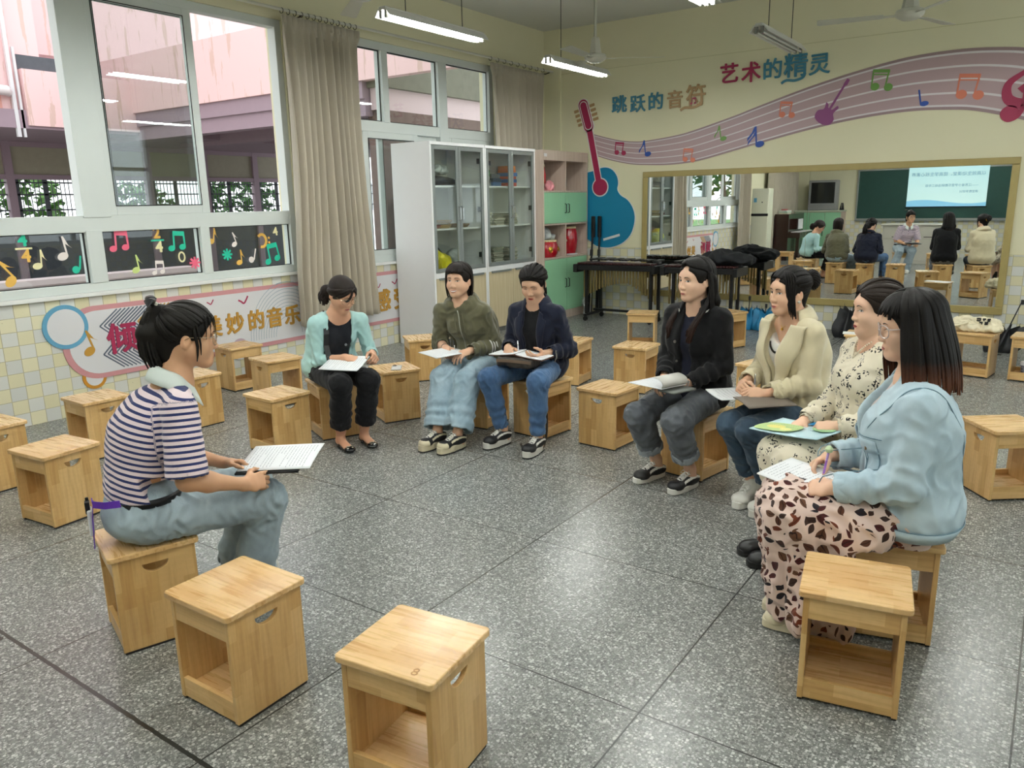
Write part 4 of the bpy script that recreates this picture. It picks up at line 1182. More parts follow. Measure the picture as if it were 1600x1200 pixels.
M_MAROON = plain('maroon_cloth', '7c3434', .7, var=.2)
for i, (y, r_, z, m, lab) in enumerate(((-3.14, .13, 0, M_MAROON, 'maroon rattle disc lying on the middle shelf of nearer cabinet'), (-2.98, .15, .0, M_WICK, 'straw coloured tray lying on middle shelf of nearer cabinet'), (-2.93, .13, .05, M_WICK, 'smaller straw tray stacked on another tray in nearer cabinet'), (-2.62, .14, 0, plain('brown_wood_clapper', '6f5232', .6), 'brown wooden clapper at right end of the middle cabinet shelf'))):
    b = MB(); b.lathe([(.001, 0), (r_ * .8, 0), (r_, .035), (r_ * .93, .04), (r_ * .7, .015), (.001, .012)], n=22)
    o = tag(b.build('percussion_tray', m, None, smooth=True, loc=(.40, y, 1.337 + z)), lab, 'percussion')
M_YELB = plain('yellow_plastic_bag', 'e6d52a', .3, var=.08, spec=.6)
lump('plastic_bag', 'bright yellow plastic bag on lowest glass shelf of nearer cabinet', 'bag', [((.42, -3.06, .97), (.11, .15, .10)), ((.44, -2.97, .93), (.09, .12, .07)), ((.42, -3.1, 1.05), (.06, .07, .05))], .009, M_YELB, .014, 16, 4, cutz=.85)
lump('cloth_bundle', 'grey and white cloth bundle right of the yellow bag in cabinet', 'cloth', [((.36, -2.70, .95), (.11, .13, .09)), ((.36, -2.66, 1.03), (.07, .09, .05))], .011, plain('grey_white_cloth', 'a8aca9', .8, var=.15), .010, 15, 6, cutz=.85)
lump('cloth_bundle', 'dark cloth bundle with red patch behind the yellow bag in cabinet', 'cloth', [((.20, -2.95, 1.0), (.12, .2, .13))], .012, [plain('dark_cloth', '34343a', .8, var=.2)], .010, 13, 8, cutz=.85)
bx = [('5a6066', -2.2, 0, .24, .20, .07), ('d6d4cc', -2.2, .07, .22, .18, .05), ('3f8a55', -2.2, .12, .23, .19, .075), ('c9cbc6', -2.22, .195, .2, .16, .05), ('3a4350', -2.21, .245, .26, .21, .055),
      ('3b5a86', -1.95, 0, .22, .18, .05), ('2e3f55', -1.95, .05, .22, .19, .045), ('434a55', -1.96, .095, .2, .17, .05), ('b8413c', -1.58, 0, .2, .15, .045), ('2f62a5', -1.58, .045, .2, .16, .045), ('c25a4a', -1.58, .09, .19, .15, .035), ('3767a8', -1.57, .125, .2, .17, .045), ('d2733a', -1.58, .17, .19, .14, .045), ('d98a4b', -1.58, .215, .18, .14, .04)]
cn = {'5a6066': 'slate', 'd6d4cc': 'white', '3f8a55': 'green', 'c9cbc6': 'pale grey', '3a4350': 'charcoal', '3b5a86': 'blue', '2e3f55': 'navy', '434a55': 'dark grey', 'b8413c': 'red', '2f62a5': 'bright blue', 'c25a4a': 'brick red', '3767a8': 'mid blue', 'd2733a': 'orange', 'd98a4b': 'light orange'}
for i, (c, y, dz, sx, sy, sz) in enumerate(bx):
    box_thing('carton', '%s carton in the %s stack on top shelf of the rear glass cabinet' % (cn[c], 'left' if y < -2.1 else 'middle' if y < -1.8 else 'right'), 'box', .40, y, 1.8165 + dz, sx, sy, sz - .001, plain('carton_' + c, c, .5), R((i * 37) % 7 - 3), 'cartons in the rear glass cabinet')
rnd = random.Random(3)
M_PAPERS = [plain('old_paper_%d' % i, c, .7) for i, c in enumerate(('b9b3a0', 'c7c3b3', 'a29d8c', '8f917f'))]
def paper_stack(y, z, n, lab):
    b = MB()
    for k in range(n):
        b.cur = rnd.randrange(4)
        M_ = Matrix.Translation((.38 + rnd.uniform(-.012, .012), y + rnd.uniform(-.015, .015), z + k * .011)) @ Matrix.Rotation(rnd.uniform(-.12, .12), 4, 'Z')
        b.box((-.13, -.095, 0), (.13, .095, .0105), M_)
    tag(b.build('paper_stack', M_PAPERS, None), lab, 'paper stack', 'paper stacks in the rear glass cabinet')
for y, z, n, w in ((-2.18, 1.3365, 15, 'left stack of old magazines on the middle shelf'), (-1.9, 1.3365, 11, 'middle stack of old magazines on middle shelf'), (-1.62, 1.3365, 13, 'right stack of old magazines on the middle shelf'), (-2.2, .8465, 10, 'left stack of papers on the lowest glass shelf'), (-1.95, .8465, 19, 'tall middle stack of papers on the lowest glass shelf'), (-1.63, .8465, 18, 'right stack of papers on the lowest glass shelf')):
    paper_stack(y, z, n, w + ' of rear cabinet')
# ---------------------------------------------------------------- wooden cabinet with green doors
t = thing('instrument_cabinet', 'grey oak cabinet with mint green doors holding red drums in corner', 'cabinet', (.25, -1.234, 0))
D, W, H = .487, 1.18, 2.275
for ya, yb in ((0, .022), (W - .022, W)):
    b = MB(); b.box((0, ya, 0), (D, yb, H)); b.build('side_panel', M_ASH, t, bevel=.002)
b = MB(); b.box((0, .022, H - .13), (D - .004, W - .022, H)); b.build('top_panel', M_ASH, t, bevel=.002)
b = MB(); b.box((0, .022, .0), (.012, W - .022, H - .13)); b.build('back_panel', M_ASH, t)
b = MB(); b.box((D - .006, .03, H - .085), (D - .002, .10, H - .045)); b.build('label_plate', M_BWHITE, t)
b = MB(); b.box((0, .022, 0), (D - .01, W - .022, .11)); b.build('plinth', M_ASH, t)
for z in (.845, 1.30, 1.735):
    b = MB(); b.box((.012, .022, z), (D - .003, W - .022, z + .022)); b.build('shelf', M_ASH, t, bevel=.0015)
for z0, z1 in ((.867, 1.30), (1.757, H - .13)):
    b = MB(); b.box((.012, W / 2 - .01, z0), (D - .01, W / 2 + .01, z1)); b.build('divider', M_ASH, t)
for z0, z1, hz in ((.115, .842, .50), (1.325, 1.732, 1.52)):
    for k, (ya, yb) in enumerate(((.024, W / 2 - .002), (W / 2 + .002, W - .024))):
        b = MB(); b.box((D - .02, ya, z0), (D, yb, z1)); d = b.build('door', M_GREEN, t, bevel=.0015)
        hy = yb - .035 if k == 0 else ya + .035
        b = MB(); b.tube([(D, hy, hz - .06), (D + .025, hy, hz - .055), (D + .025, hy, hz + .055), (D, hy, hz + .06)], .006, 8); b.build('handle', M_BLK, d, smooth=True)
# drums
M_RED = plain('red_lacquer', 'b01222', .18, coat=.6)
M_GOLD = plain('brass', 'c79a3a', .3, .9)
M_SKIN = plain('drum_skin', 'd9c9a0', .6)
def drum(label, x, y, z, prof, top, studs=0, rings=0):
    t = thing('red_drum', label, 'drum', (x, y, z))
    b = MB(); b.lathe([(.001, prof[0][1])] + prof + [(.001, prof[-1][1])], n=32); b.build('drum_shell', M_RED, t, smooth=True)
    r_, h = prof[-1]
    b = MB(); b.lathe([(.001, h + .012), (r_ + .003, h + .010), (r_ + .006, h - .018), (r_ + .001, h - .02), (.001, h)], n=32); b.build('drum_head', M_SKIN, t, smooth=True)
    if studs:
        b = MB()
        for i in range(studs):
            a = 2 * PI * i / studs
            b.lathe([(.006, -.004), (.006, .003), (.001, .006)], n=6, M=Matrix.Rotation(a, 4, 'Z') @ Matrix.Translation((r_ + .004, 0, h - .008)) @ Matrix.Rotation(PI / 2, 4, 'Y'))
        b.build('stud_row', M_GOLD, t)
    for i in range(rings):
        a = R(-95 + 62 * i)
        rr = max(p[0] for p in prof)
        M_ = Matrix.Rotation(a, 4, 'Z') @ Matrix.Translation((rr + .002, 0, h * .5)) @ Matrix.Rotation(PI / 2, 4, 'Y')
        b = MB(); b.lathe([(.001, .012), (.02, .01), (.034, .002), (.034, -.006), (.001, -.006)], n=16, M=M_)
        b.tube([(rr + .016, .022 * math.sin(2 * PI * k / 12), h * .5 - .02 + .024 * math.cos(2 * PI * k / 12)) for k in range(13)], .004, 5, cap=False)
        q = b.v[-13 * 5:]
        b.v[-13 * 5:] = [tuple(Matrix.Rotation(a, 4, 'Z') @ Vector(v)) for v in q]
        b.build('ring_plate', M_GOLD, t, smooth=True)
    return t
drum('squat red drum with brass ring plates in the lower left cubby', .555, -.915, .868, [(.145, 0), (.175, .055), (.18, .11), (.175, .165), (.152, .225)], 1, 26, 4)
drum('tall barrel shaped red drum in the lower right cubby', .56, -.30, .868, [(.10, 0), (.125, .10), (.135, .2), (.128, .3), (.105, .385)], 1)
drum('tall red drum in shadow left of the barrel drum', .33, -.47, .868, [(.085, 0), (.10, .15), (.105, .25), (.085, .37)], 1)
drum('small red drum standing at the cubby divider', .62, -.55, .868, [(.055, 0), (.065, .08), (.065, .14), (.055, .215)], 1)
drum('slim red waist drum in the upper left cubby', .50, -.98, 1.758, [(.075, 0), (.10, .12), (.105, .2), (.08, .335)], 1)
lump('plastic_bag', 'clear crumpled plastic bag lying on the squat red drum', 'bag', [((.55, -.93, 1.15), (.13, .15, .06)), ((.56, -.97, 1.21), (.09, .10, .05)), ((.58, -.83, 1.12), (.06, .07, .05))], .009, M_PLAS, .012, 18, 9, cutz=1.098)
lump('ribbon_bundle', 'pink and white ribbon bundle in front of the waist drum', 'ribbon', [((.65, -.94, 1.79), (.04, .08, .04)), ((.65, -.90, 1.83), (.025, .05, .05)), ((.655, -.98, 1.82), (.025, .05, .06))], .007, plain('pink_white_ribbon', 'd98f96', .6, var=.35), .012, 30, 3, cutz=1.758)
box_thing('paper_box', 'small white box on shelf edge before the barrel drum', 'box', .66, -.36, .868, .06, .2, .018, M_BWHITE)
# ---------------------------------------------------------------- xylophones
M_BAR = plain('rosewood_bar', '3d1a1c', .3)
M_BAR2 = plain('black_synthetic_bar', '1b191b', .3)
M_RES = plain('gold_resonator', '8d7c4f', .38, .55)
def xylophone(label, x0, x1, yc, depth0, depth1, zk, nbars, arch):
    t = thing('xylophone', label, 'xylophone', (x0, yc, 0), 0, 'xylophones along the mirror wall')
    L = x1 - x0
    for sy in (-1, 1):
        b = MB(); b.prism([(0, sy * depth0 / 2 - .02), (0, sy * depth0 / 2 + .02), (L, sy * depth1 / 2 + .02), (L, sy * depth1 / 2 - .02)], .07, Matrix.Translation((0, 0, zk - .10))); b.build('frame_rail', M_BLK, t, bevel=.004)
    for x, d in ((-.02, depth0), (L, depth1)):
        b = MB(); b.box((x - .03, -d / 2 - .04, zk - .13), (x + .03, d / 2 + .04, zk - .02)); b.build('end_block', M_BLK, t, bevel=.01)
    b = MB(); b.prism([(-.10, 0), (.02, 0), (.06, .06), (.04, .085), (-.02, .08), (-.10, .03)], .10, Matrix.Translation((L - .03, depth1 * .1, zk - .06)) @ Matrix.Rotation(PI / 2, 4, 'X')); b.build('end_cheek', M_BLK, t, bevel=.01)
    for k in range(nbars):
        u = (k + .5) / nbars; d = depth0 + (depth1 - depth0) * u
        w = L / nbars * .86
        b = MB(); b.box((L * u - w / 2, -d / 2 - .01, zk - .02), (L * u + w / 2, -.01, zk)); b.build('tone_bar', M_BAR, t, bevel=.003)
        if k % 7 not in (2, 6) and k < nbars - 1:
            uu = (k + 1) / nbars
            b = MB(); b.box((L * uu - w / 2, .0, zk + .012), (L * uu + w / 2, d / 2 + .05, zk + .034)); b.build('tone_bar', M_BAR2, t, bevel=.003)
    for k in range(nbars):
        u = (k + .5) / nbars
        ln = arch(u)
        b = MB(); b.cyl((L * u, -.12 * (1 - .5 * u), zk - .10 - ln), (L * u, -.12 * (1 - .5 * u), zk - .09), min(.017, L / nbars * .36), n=10); b.build('resonator', M_RES, t, smooth=True)
    for x, d in ((.10, depth0), (L - .06, depth1)):
        for sy in (-1, 1):
            b = MB(); b.box((x - .018, sy * d * .36 - .022, .07), (x + .018, sy * d * .36 + .022, zk - .06)); b.build('leg', M_BLK, t, bevel=.004)
            b = MB(); b.lathe([(.001, -.012), (.032, -.012), (.032, .012), (.001, .012)], n=16, M=Matrix.Translation((x, sy * d * .42, .033)) @ Matrix.Rotation(PI / 2, 4, 'X')); b.box((x - .012, sy * d * .42 - .018, .033), (x + .012, sy * d * .42 + .018, .085)); b.build('caster', M_BLK, t)
        b = MB(); b.box((x - .02, -d * .46, .07), (x + .02, d * .46, .10)); b.build('foot_bar', M_BLK, t, bevel=.004)
    b = MB(); b.box((.10, -.02, .12), (L - .06, .02, .15)); b.build('stretcher', M_BLK, t, bevel=.004)
    return t
xylophone('left black framed xylophone with gold resonator tubes before mirror corner', 1.02, 2.10, -.55, .56, .34, .80, 24, lambda u: .40 - .72 * u + .58 * u * u + (.20 * max(0, u - .62) / .38 if u > .62 else 0))
xylophone('right xylophone mostly hidden behind black jacket and dark cloth cover', 2.28, 3.18, -.55, .5, .34, .80, 22, lambda u: .42 - .55 * u + (.0 if u < .5 else .9 * (u - .5)))
lump('cloth_cover', 'crumpled black cloth cover heaped on right xylophone', 'cover', [((2.86, -.55, .88), (.16, .2, .085)), ((3.03, -.55, .885), (.17, .18, .08)), ((3.2, -.52, .87), (.14, .17, .065)), ((2.66, -.5, .86), (.12, .18, .05)), ((2.95, -.55, .93), (.10, .13, .06))], .010, plain('black_cover_cloth', '14161b', .75, var=.1), .016, 13, 5, cutz=.806)
for i, (x, y, tl) in enumerate(((.84, -.20, .02), (.975, -.17, -.03))):
    t = thing('folded_stand', ('folded black instrument stand leaning beside the green cabinet', 'second folded black stand nearer the left xylophone')[i], 'stand', (x, y, 0), 0, 'folded stands in the corner')
    b = MB(); b.tube([(0, 0, .02), (tl, .10, 1.36)], .014, 8); b.build('pole', M_BLK, t, smooth=True)
    for k in range(3):
        b = MB(); a = R(120 * k + 20); b.tube([(.045 * math.cos(a), .045 * math.sin(a), .02), (tl * .5 + .035 * math.cos(a), .04 + .035 * math.sin(a), .62), (tl * .62, .055, .86)], .008, 6); b.build('leg', M_BLK, t)
    b = MB(); b.box((tl - .028, .075, 1.10), (tl + .028, .115, 1.40)); b.build('head', M_BLK, t, bevel=.012)
    b = MB(); b.cyl((tl * .6, .055, .84), (tl * .65, .065, .93), .022, n=10); b.build('collar', M_BLK, t)
lump('plastic_cover', 'shiny silver plastic film bundle at foot of the folded stands', 'plastic film', [((.86, -.34, .16), (.035, .05, .15)), ((.87, -.32, .34), (.025, .03, .12))], .008, plain('silver_film', 'b9bcbd', .15, .5), .010, 26, 4, cutz=.002)
# ---------------------------------------------------------------- umbrellas by the wall
def umbrella(label, x, y, r0, h, col, lean=(0, 0), shaft=.25, handle='hook', seed=1, rot=0):
    t = thing('umbrella', label, 'umbrella', (x, y, 0), rot, 'umbrellas drying by the wall')
    n, m = 64, 14
    rnd = random.Random(seed)
    ph = rnd.uniform(0, 6)
    P = []
    for j in range(m + 1):
        v = j / m
        row = []
        for i in range(n + 1):
            a = 2 * PI * i / n
            star = abs(math.sin(4 * a + ph * .1))
            rr = r0 * (.55 + .6 * math.sin(min(1, v * 1.15 + .25) * PI * .75)) * (1 - .45 * star * (.3 + v)) * (1 + .12 * math.sin(3 * a + ph))
            zz = .004 + h * v * (1 - .22 * star * v) + .012 * math.sin(5 * a + ph) * v
            if v > .85:
                rr *= 1 - (v - .85) * 3.2 * star
            row.append((rr * math.cos(a) + lean[0] * zz, rr * math.sin(a) + lean[1] * zz, zz))
        P.append(row)
    b = MB(); b.grid(P)
    b.add([P[0][i] for i in range(n)] + [(0, 0, .003)], [(i, (i + 1) % n, n) for i in range(n)])
    b.build('canopy', plain('umbrella_' + col, col, .5, var=.12), t, smooth=True)
    for k in range(8):
        a = 2 * PI * k / 8 - ph * .1 / 4
        b = MB(); q = P[-1][int(round((a % (2 * PI)) / (2 * PI) * n)) % n]
        b.tube([(q[0] * .9, q[1] * .9, q[2] - .05), (q[0] * 1.02, q[1] * 1.02, q[2] + .025)], [.004, .002], 5); b.build('rib_tip', M_BLK, t)
    top = (lean[0] * (h + shaft), lean[1] * (h + shaft), h + shaft)
    b = MB(); b.tube([(0, 0, .02), top], .006, 8); b.build('shaft', M_BLK, t, smooth=True)
    b = MB()
    if handle == 'hook':
        b.tube([(top[0], top[1], top[2] - .03), (top[0], top[1], top[2] + .01), (top[0] + .012, top[1], top[2] + .03), (top[0] + .032, top[1], top[2] + .032), (top[0] + .042, top[1], top[2] + .01)], .010, 8)
    else:
        b.cyl((top[0], top[1], top[2] - .05), top, .016, n=10)
    b.build('handle', plain('umbrella_handle_' + col, '3a3a3c', .3, .4), t, smooth=True)
    return t
umbrella('left of two blue umbrellas standing folded by the wall', 3.26, -.42, .12, .27, '1f7fae', (0, .1), .14, 'knob', 2)
umbrella('right, bulkier one of two blue umbrellas by the wall', 3.46, -.40, .15, .26, '2a86b4', (.1, .1), .06, 'knob', 5, .7)
umbrella('large black umbrella with silver hook handle below mirror', 4.46, -.42, .20, .34, '17181c', (.08, .15), .22, 'hook', 3)
umbrella('black umbrella leaning at the far right of the wall', 5.98, -.62, .17, .27, '141518', (.30, .3), .26, 'knob', 7)
b = MB(); b.tube([(0, 0, 0), (.01, .005, .004), (.03, .004, .004), (.045, -.006, .004), (.04, -.02, .004)], .005, 6)
tag(b.build('strap_loop', M_BLK, None, loc=(5.98, -.86, .004)), 'small black strap loop on floor by right black umbrella', 'strap')
# ---------------------------------------------------------------- teaching end of the room (seen in the mirror)
t = thing('chalkboard', 'long dark green chalkboard seen in mirror', 'chalkboard', (3.5, RY, .96))
b = MB(); b.box((-1.78, .0, .03), (1.78, .03, 1.30)); b.build('board', plain('chalk_green', '17443b', .6, var=.12), t)
b = MB(); frm_ = ((-1.81, 1.81, 0, .04), (-1.81, 1.81, 1.29, 1.33), (-1.81, -1.77, .04, 1.29), (1.77, 1.81, .04, 1.29))
for a, c, d, e in frm_:
    b.box((a, 0, d), (c, .045, e))
b.build('frame', plain('board_frame', '9a9c98', .4, .5), t, bevel=.004)
b = MB(); b.box((-1.8, 0, -.03), (1.8, .10, 0)); b.build('chalk_tray', M_ALU, t, bevel=.004)
t = thing('projector_screen', 'lit projection screen hanging over chalkboard seen in mirror', 'screen', (3.845, RY + .06, 1.30))
sm = NT('projected_slide')
sp = sm.n('SeparateXYZ', {0: sm.obj()})
xx, zz = sp.outputs[0], sp.outputs[2]
wob = sm.math('MULTIPLY', sm.math('SINE', sm.math('MULTIPLY', xx, 3.0)), .05)
low = sm.math('LESS_THAN', sm.math('ADD', zz, wob), .12)
sc = sm.mix(sm.math('MULTIPLY', zz, .9), hx('c9efe6'), hx('a9dfe2'))
sc = sm.mix(low, sc, hx('6fc0e0'))
sm.p(base=(.2, .2, .2), em=sc, ems=.52, rough=.9)
b = MB(); b.box((-.905, 0, 0), (.905, .006, 1.05)); b.build('sheet', sm.m, t)
b = MB(); b.box((-.93, -.005, 1.05), (.93, .05, 1.11)); b.build('case', M_CABW, t, bevel=.01)
b = MB(); b.cyl((-.93, .004, -.012), (.93, .004, -.012), .012, n=8); b.build('bottom_bar', M_BLK, t)
M_SLT = plain('slide_text_blue', '5d86a3', .8)
for s_, z, sz, x in (('以高效生动课堂、提高学生核心素养', .80, .105, 0), ('——江苏省小学音乐教研活动三年级', .52, .075, .1), ('课堂教学研讨', .36, .07, .5)):
    text_mesh('slide_text', s_, sz, on_front(x, z, .007), M_SLT, t, extrude=.0005)
M_ACW = plain('ac_cream', 'd3d3bd', .4)
t = thing('air_conditioner', 'tall cream floor standing air conditioner by window wall in mirror', 'air conditioner', (.44, -9.0, 0))
b = MB(); b.box((-.2, -.18, 0), (.2, .18, 1.82)); b.build('body', M_ACW, t, bevel=.02)
b = MB(); b.box((-.20, .18, 1.18), (.20, .186, 1.24)); b.build('grille', M_BLK, t)
b = MB(); b.box((-.15, .18, 1.50), (-.08, .185, 1.60)); b.cur = 0; b.build('energy_label', M_BBLUE, t)
b = MB(); b.lathe([(.001, 0), (.015, 0), (.015, .006), (.001, .006)], n=14, M=Matrix.Translation((.05, .18, 1.5)) @ Matrix.Rotation(-PI / 2, 4, 'X')); b.build('knob', M_BLK, t)
M_PIANO = plain('dark_mahogany', '2c1310', .2, coat=.5)
t = thing('upright_piano', 'dark upright piano end on near green cupboard seen in mirror', 'piano', (.55, -11.4, 0))
b = MB(); b.box((-.3, -.72, 0), (.06, .72, 1.18)); b.build('case', M_PIANO, t, bevel=.01)
b = MB(); b.box((.06, -.72, .58), (.36, .72, .72)); b.build('key_bed', M_PIANO, t, bevel=.01)
b = MB(); b.box((.12, -.66, .721), (.34, .66, .735)); b.build('keyboard', M_BWHITE, t)
b = MB(); b.box((.05, -.3, .78), (.16, .3, 1.05), Matrix.Rotation(R(0), 4, 'Y')); b.build('music_desk', M_PIANO, t)
for sy in (-.66, .66):
    b = MB(); b.box((.26, sy - .04, 0), (.34, sy + .04, .58)); b.build('leg', M_PIANO, t, bevel=.01)
for k, (c, x, y, z, sx, sy, sz, lab) in enumerate((('c9c3a8', .42, -11.0, 1.18, .22, .3, .03, 'cream book lowest on the piano'), ('b8cdb9', .42, -11.0, 1.21, .22, .3, .035, 'pale green book in the pile on piano'), ('e2e0d8', .43, -10.98, 1.245, .2, .28, .03, 'white book on top of the piano pile'), ('b04a4a', .40, -11.0, 1.275, .1, .14, .03, 'small red book topmost on the piano pile'))):
    box_thing('book', lab, 'book', x, y, z, sx, sy, sz - .001, plain('book_' + c, c, .6), .1 * k, 'books piled on the piano')
box_thing('music_score', 'open white music score on the piano desk', 'score', .735, -11.35, .79, .02, .4, .26, M_BWHITE)
t = thing('low_cabinet', 'mint green cupboard under the old television seen in mirror', 'cabinet', (.2, RY + .02, 0))
b = MB(); b.box((0, 0, 0), (1.25, .5, 1.2)); b.build('carcass', M_ASH, t, bevel=.004)
b = MB(); b.box((-.02, -.0, 1.2), (1.27, .53, 1.235)); b.build('top_board', plain('pale_top', 'bfc9b4', .5), t, bevel=.004)
for k in range(3):
    b = MB(); b.box((.02 + .405 * k, .5, .08), (.415 + .405 * k, .52, 1.18)); d = b.build('door', M_GREEN, t, bevel=.002)
    b = MB(); b.box((.37 + .405 * k, .52, .55), (.385 + .405 * k, .54, .68)); b.build('handle', M_BLK, d)
t = thing('television', 'old bulky grey tube television on green cupboard seen in mirror', 'television', (.92, RY + .30, 1.236))
M_TV = plain('tv_grey_plastic', '8e8e8c', .45)
b = MB(); b.box((-.38, -.02, 0), (.38, .22, .80)); b.build('cabinet', M_TV, t, bevel=.02)
b = MB(); b.prism([(-.33, 0), (.33, 0), (.22, .22), (-.22, .22)], .7, Matrix.Translation((0, -.02, .05)) @ Matrix.Scale(-1, 4, (0, 1, 0))); b.build('tube_housing', plain('tv_dark', '4c4c4c', .6), t, fixn=True)
b = MB(); b.box((-.31, .215, .19), (.31, .226, .74)); b.build('screen', plain('tv_screen', '14171a', .08), t, bevel=.01)
b = MB(); b.box((-.05, .22, .10), (.05, .224, .115)); b.build('badge', M_ALU, t)
t = thing('metronome', 'small black pyramid metronome beside the old television', 'metronome', (1.40, RY + .32, 1.236))
b = MB(); b.prism([(-.055, 0), (.055, 0), (.022, .19), (-.022, .19)], .09, Matrix.Translation((0, .045, 0)) @ Matrix.Rotation(PI / 2, 4, 'X')); b.build('case', M_BLK, t, bevel=.004)
b = MB(); b.box((-.006, .045, .04), (.006, .049, .17)); b.build('pendulum', M_CHROME, t)
M_DESK = plain('desk_grey_steel', 'b3b0a4', .45, var=.03)
t = thing('teaching_console', 'grey steel teaching console behind the speaker seen in mirror', 'desk', (3.53, -10.98, 0))
b = MB(); b.box((-.68, -.36, 0), (.68, .36, .90)); b.build('body', M_DESK, t, bevel=.01)
b = MB(); b.box((-.72, -.4, .90), (.72, .4, .935)); b.build('top', M_DESK, t, bevel=.01)
for sx in (-.34, .34):
    b = MB(); b.box((sx - .32, .36, .08), (sx + .32, .368, .56)); b.build('door', M_DESK, t, bevel=.003)
    b = MB(); b.box((sx - .30, .36, .60), (sx + .30, .37, .86)); b.build('drawer', M_DESK, t, bevel=.003)
    b = MB(); b.box((sx - .12, .37, .63), (sx + .12, .374, .645)); b.build('slot', M_BLK, t)
# ---------------------------------------------------------------- small things on and in the stools
M_PAPER = plain('white_paper', 'eeeeec', .6)
def stool_pt(i, lx, ly):
    x, y, a = STOOLS[i][:3]
    return x + lx * math.cos(R(a)) - ly * math.sin(R(a)), y + lx * math.sin(R(a)) + ly * math.cos(R(a))
x, y = stool_pt(11, .06, .0)
t = thing('mobile_phone', 'mobile phone in clear case lying on stool beside mint cardigan', 'phone', (x, y, .398), R(40))
b = MB(); b.box((-.038, -.078, 0), (.038, .078, .009)); b.build('body', plain('phone_white', 'd8d5d3', .25), t, bevel=.004)
b = MB(); b.box((-.032, -.06, .009), (.032, .045, .0098)); b.build('back_panel', plain('phone_pale', 'e6e3e0', .2), t)
b = MB(); b.box((-.03, .035, .009), (-.002, .07, .0125)); b.build('camera_bump', M_BLK, t, bevel=.002)
x, y = stool_pt(29, -.08, -.06)
box_thing('paper_sheet', 'white paper sheet on the stool behind floral dress', 'paper', x, y, .3975, .21, .14, .003, M_PAPER, R(10), None, 0)
x, y = stool_pt(29, .08, .03)
box_thing('paper_sheet', 'second white paper lying further along same rear stool', 'paper', x, y, .3975, .16, .2, .003, M_PAPER, R(30), None, 0)
# tote bag
s = SDF()
x, y = stool_pt(27, -.02, .02)
def tp_(u, v, w):
    a = R(-8.8); return (x + u * math.cos(a) - v * math.sin(a), y + u * math.sin(a) + v * math.cos(a), .398 + w)
for c, r_ in (((-.02, 0, .035), (.19, .12, .045)), ((.08, .02, .07), (.10, .09, .045)), ((-.12, -.02, .075), (.075, .07, .035)), ((.15, -.03, .03), (.07, .07, .03)), ((-.05, .03, .095), (.08, .06, .03))):
    s.ell(tp_(*c), r_, None, .04)
s.cut((0, 0, .3995), (0, 0, -1), .01)
V, F = s.mesh(.007)
V = V + vnormals(V, F) * (.014 * ridges(V, 24, 3) + .006 * ridges(V, 60, 6))[:, None]
V[:, 2] = np.maximum(V[:, 2], .3985)
M_CANVAS = plain('cream_canvas', 'e2d8bb', .85, var=.06, bump=.3, bscale=900)
c = np.array(tp_(0, 0, 0))
tb = np_mesh('tote_bag', V - c, F, M_CANVAS); tb.location = c
tag(tb, 'crumpled cream canvas tote bag with black lettering on a stool', 'bag')
b = MB()
rnd = random.Random(5)
for i, (u, v) in enumerate(((.02, -.05), (.06, -.05), (.10, -.045), (.04, -.02), (.085, -.02), (.12, -.015))):
    pass
M_ = Matrix.Translation((.06, -.072, .100)) @ Matrix.Rotation(R(-8), 4, 'Z') @ Matrix.Rotation(R(40), 4, 'X')
b = MB()
for x0, y0, x1, y1 in ((-.06, .02, -.03, .025), (-.03, .025, -.028, .0), (-.055, .0, -.03, -.003), (-.012, .02, .012, .022), (.0, .02, .0, -.004), (.025, .018, .05, .024), (.028, .0, .05, .004), (-.03, -.022, -.006, -.02), (-.006, -.02, -.008, -.04), (.012, -.02, .04, -.018), (.014, -.04, .04, -.036)):
    b.prism(q2((x0, y0), (x1, y1), .009), .012, M_)
b.build('printed_marks', M_BLK, tb)
b = MB(); b.strip(spline([(-.16, -.02, .06), (-.20, -.05, .07), (-.17, -.10, .05), (-.10, -.11, .07), (-.06, -.08, .09)], 6), (0, -.4, 1), .024, .004); b.build('handle', M_CANVAS, tb)
# drink cup on the shelf of the far right stool
x, y = stool_pt(28, -.03, -.06)
t = thing('drink_cup', 'dark dotted drink cup with white lid and straw inside stool', 'cup', (x, y, .0505))
b = MB(); b.lathe([(.001, 0), (.036, 0), (.042, .09), (.001, .09)], n=20)
cupm = NT('dotted_cup')
vo = cupm.n('TexVoronoi', {'Vector': cupm.obj(), 'Scale': 38.0, 'Randomness': .2})
cupm.p(base=cupm.mix(cupm.math('LESS_THAN', vo.outputs['Distance'], .33), hx('77757f'), hx('1e1e26')), rough=.3)
b.build('cup', cupm.m, t, smooth=True)
b = MB(); b.lathe([(.001, .09), (.046, .09), (.046, .115), (.040, .12), (.001, .12)], n=20); b.build('lid', M_BWHITE, t, smooth=True)
b = MB(); b.cyl((.0, 0, .12), (.004, 0, .19), .005, n=8); b.build('straw', plain('clear_straw', 'cfd2d2', .3), t)
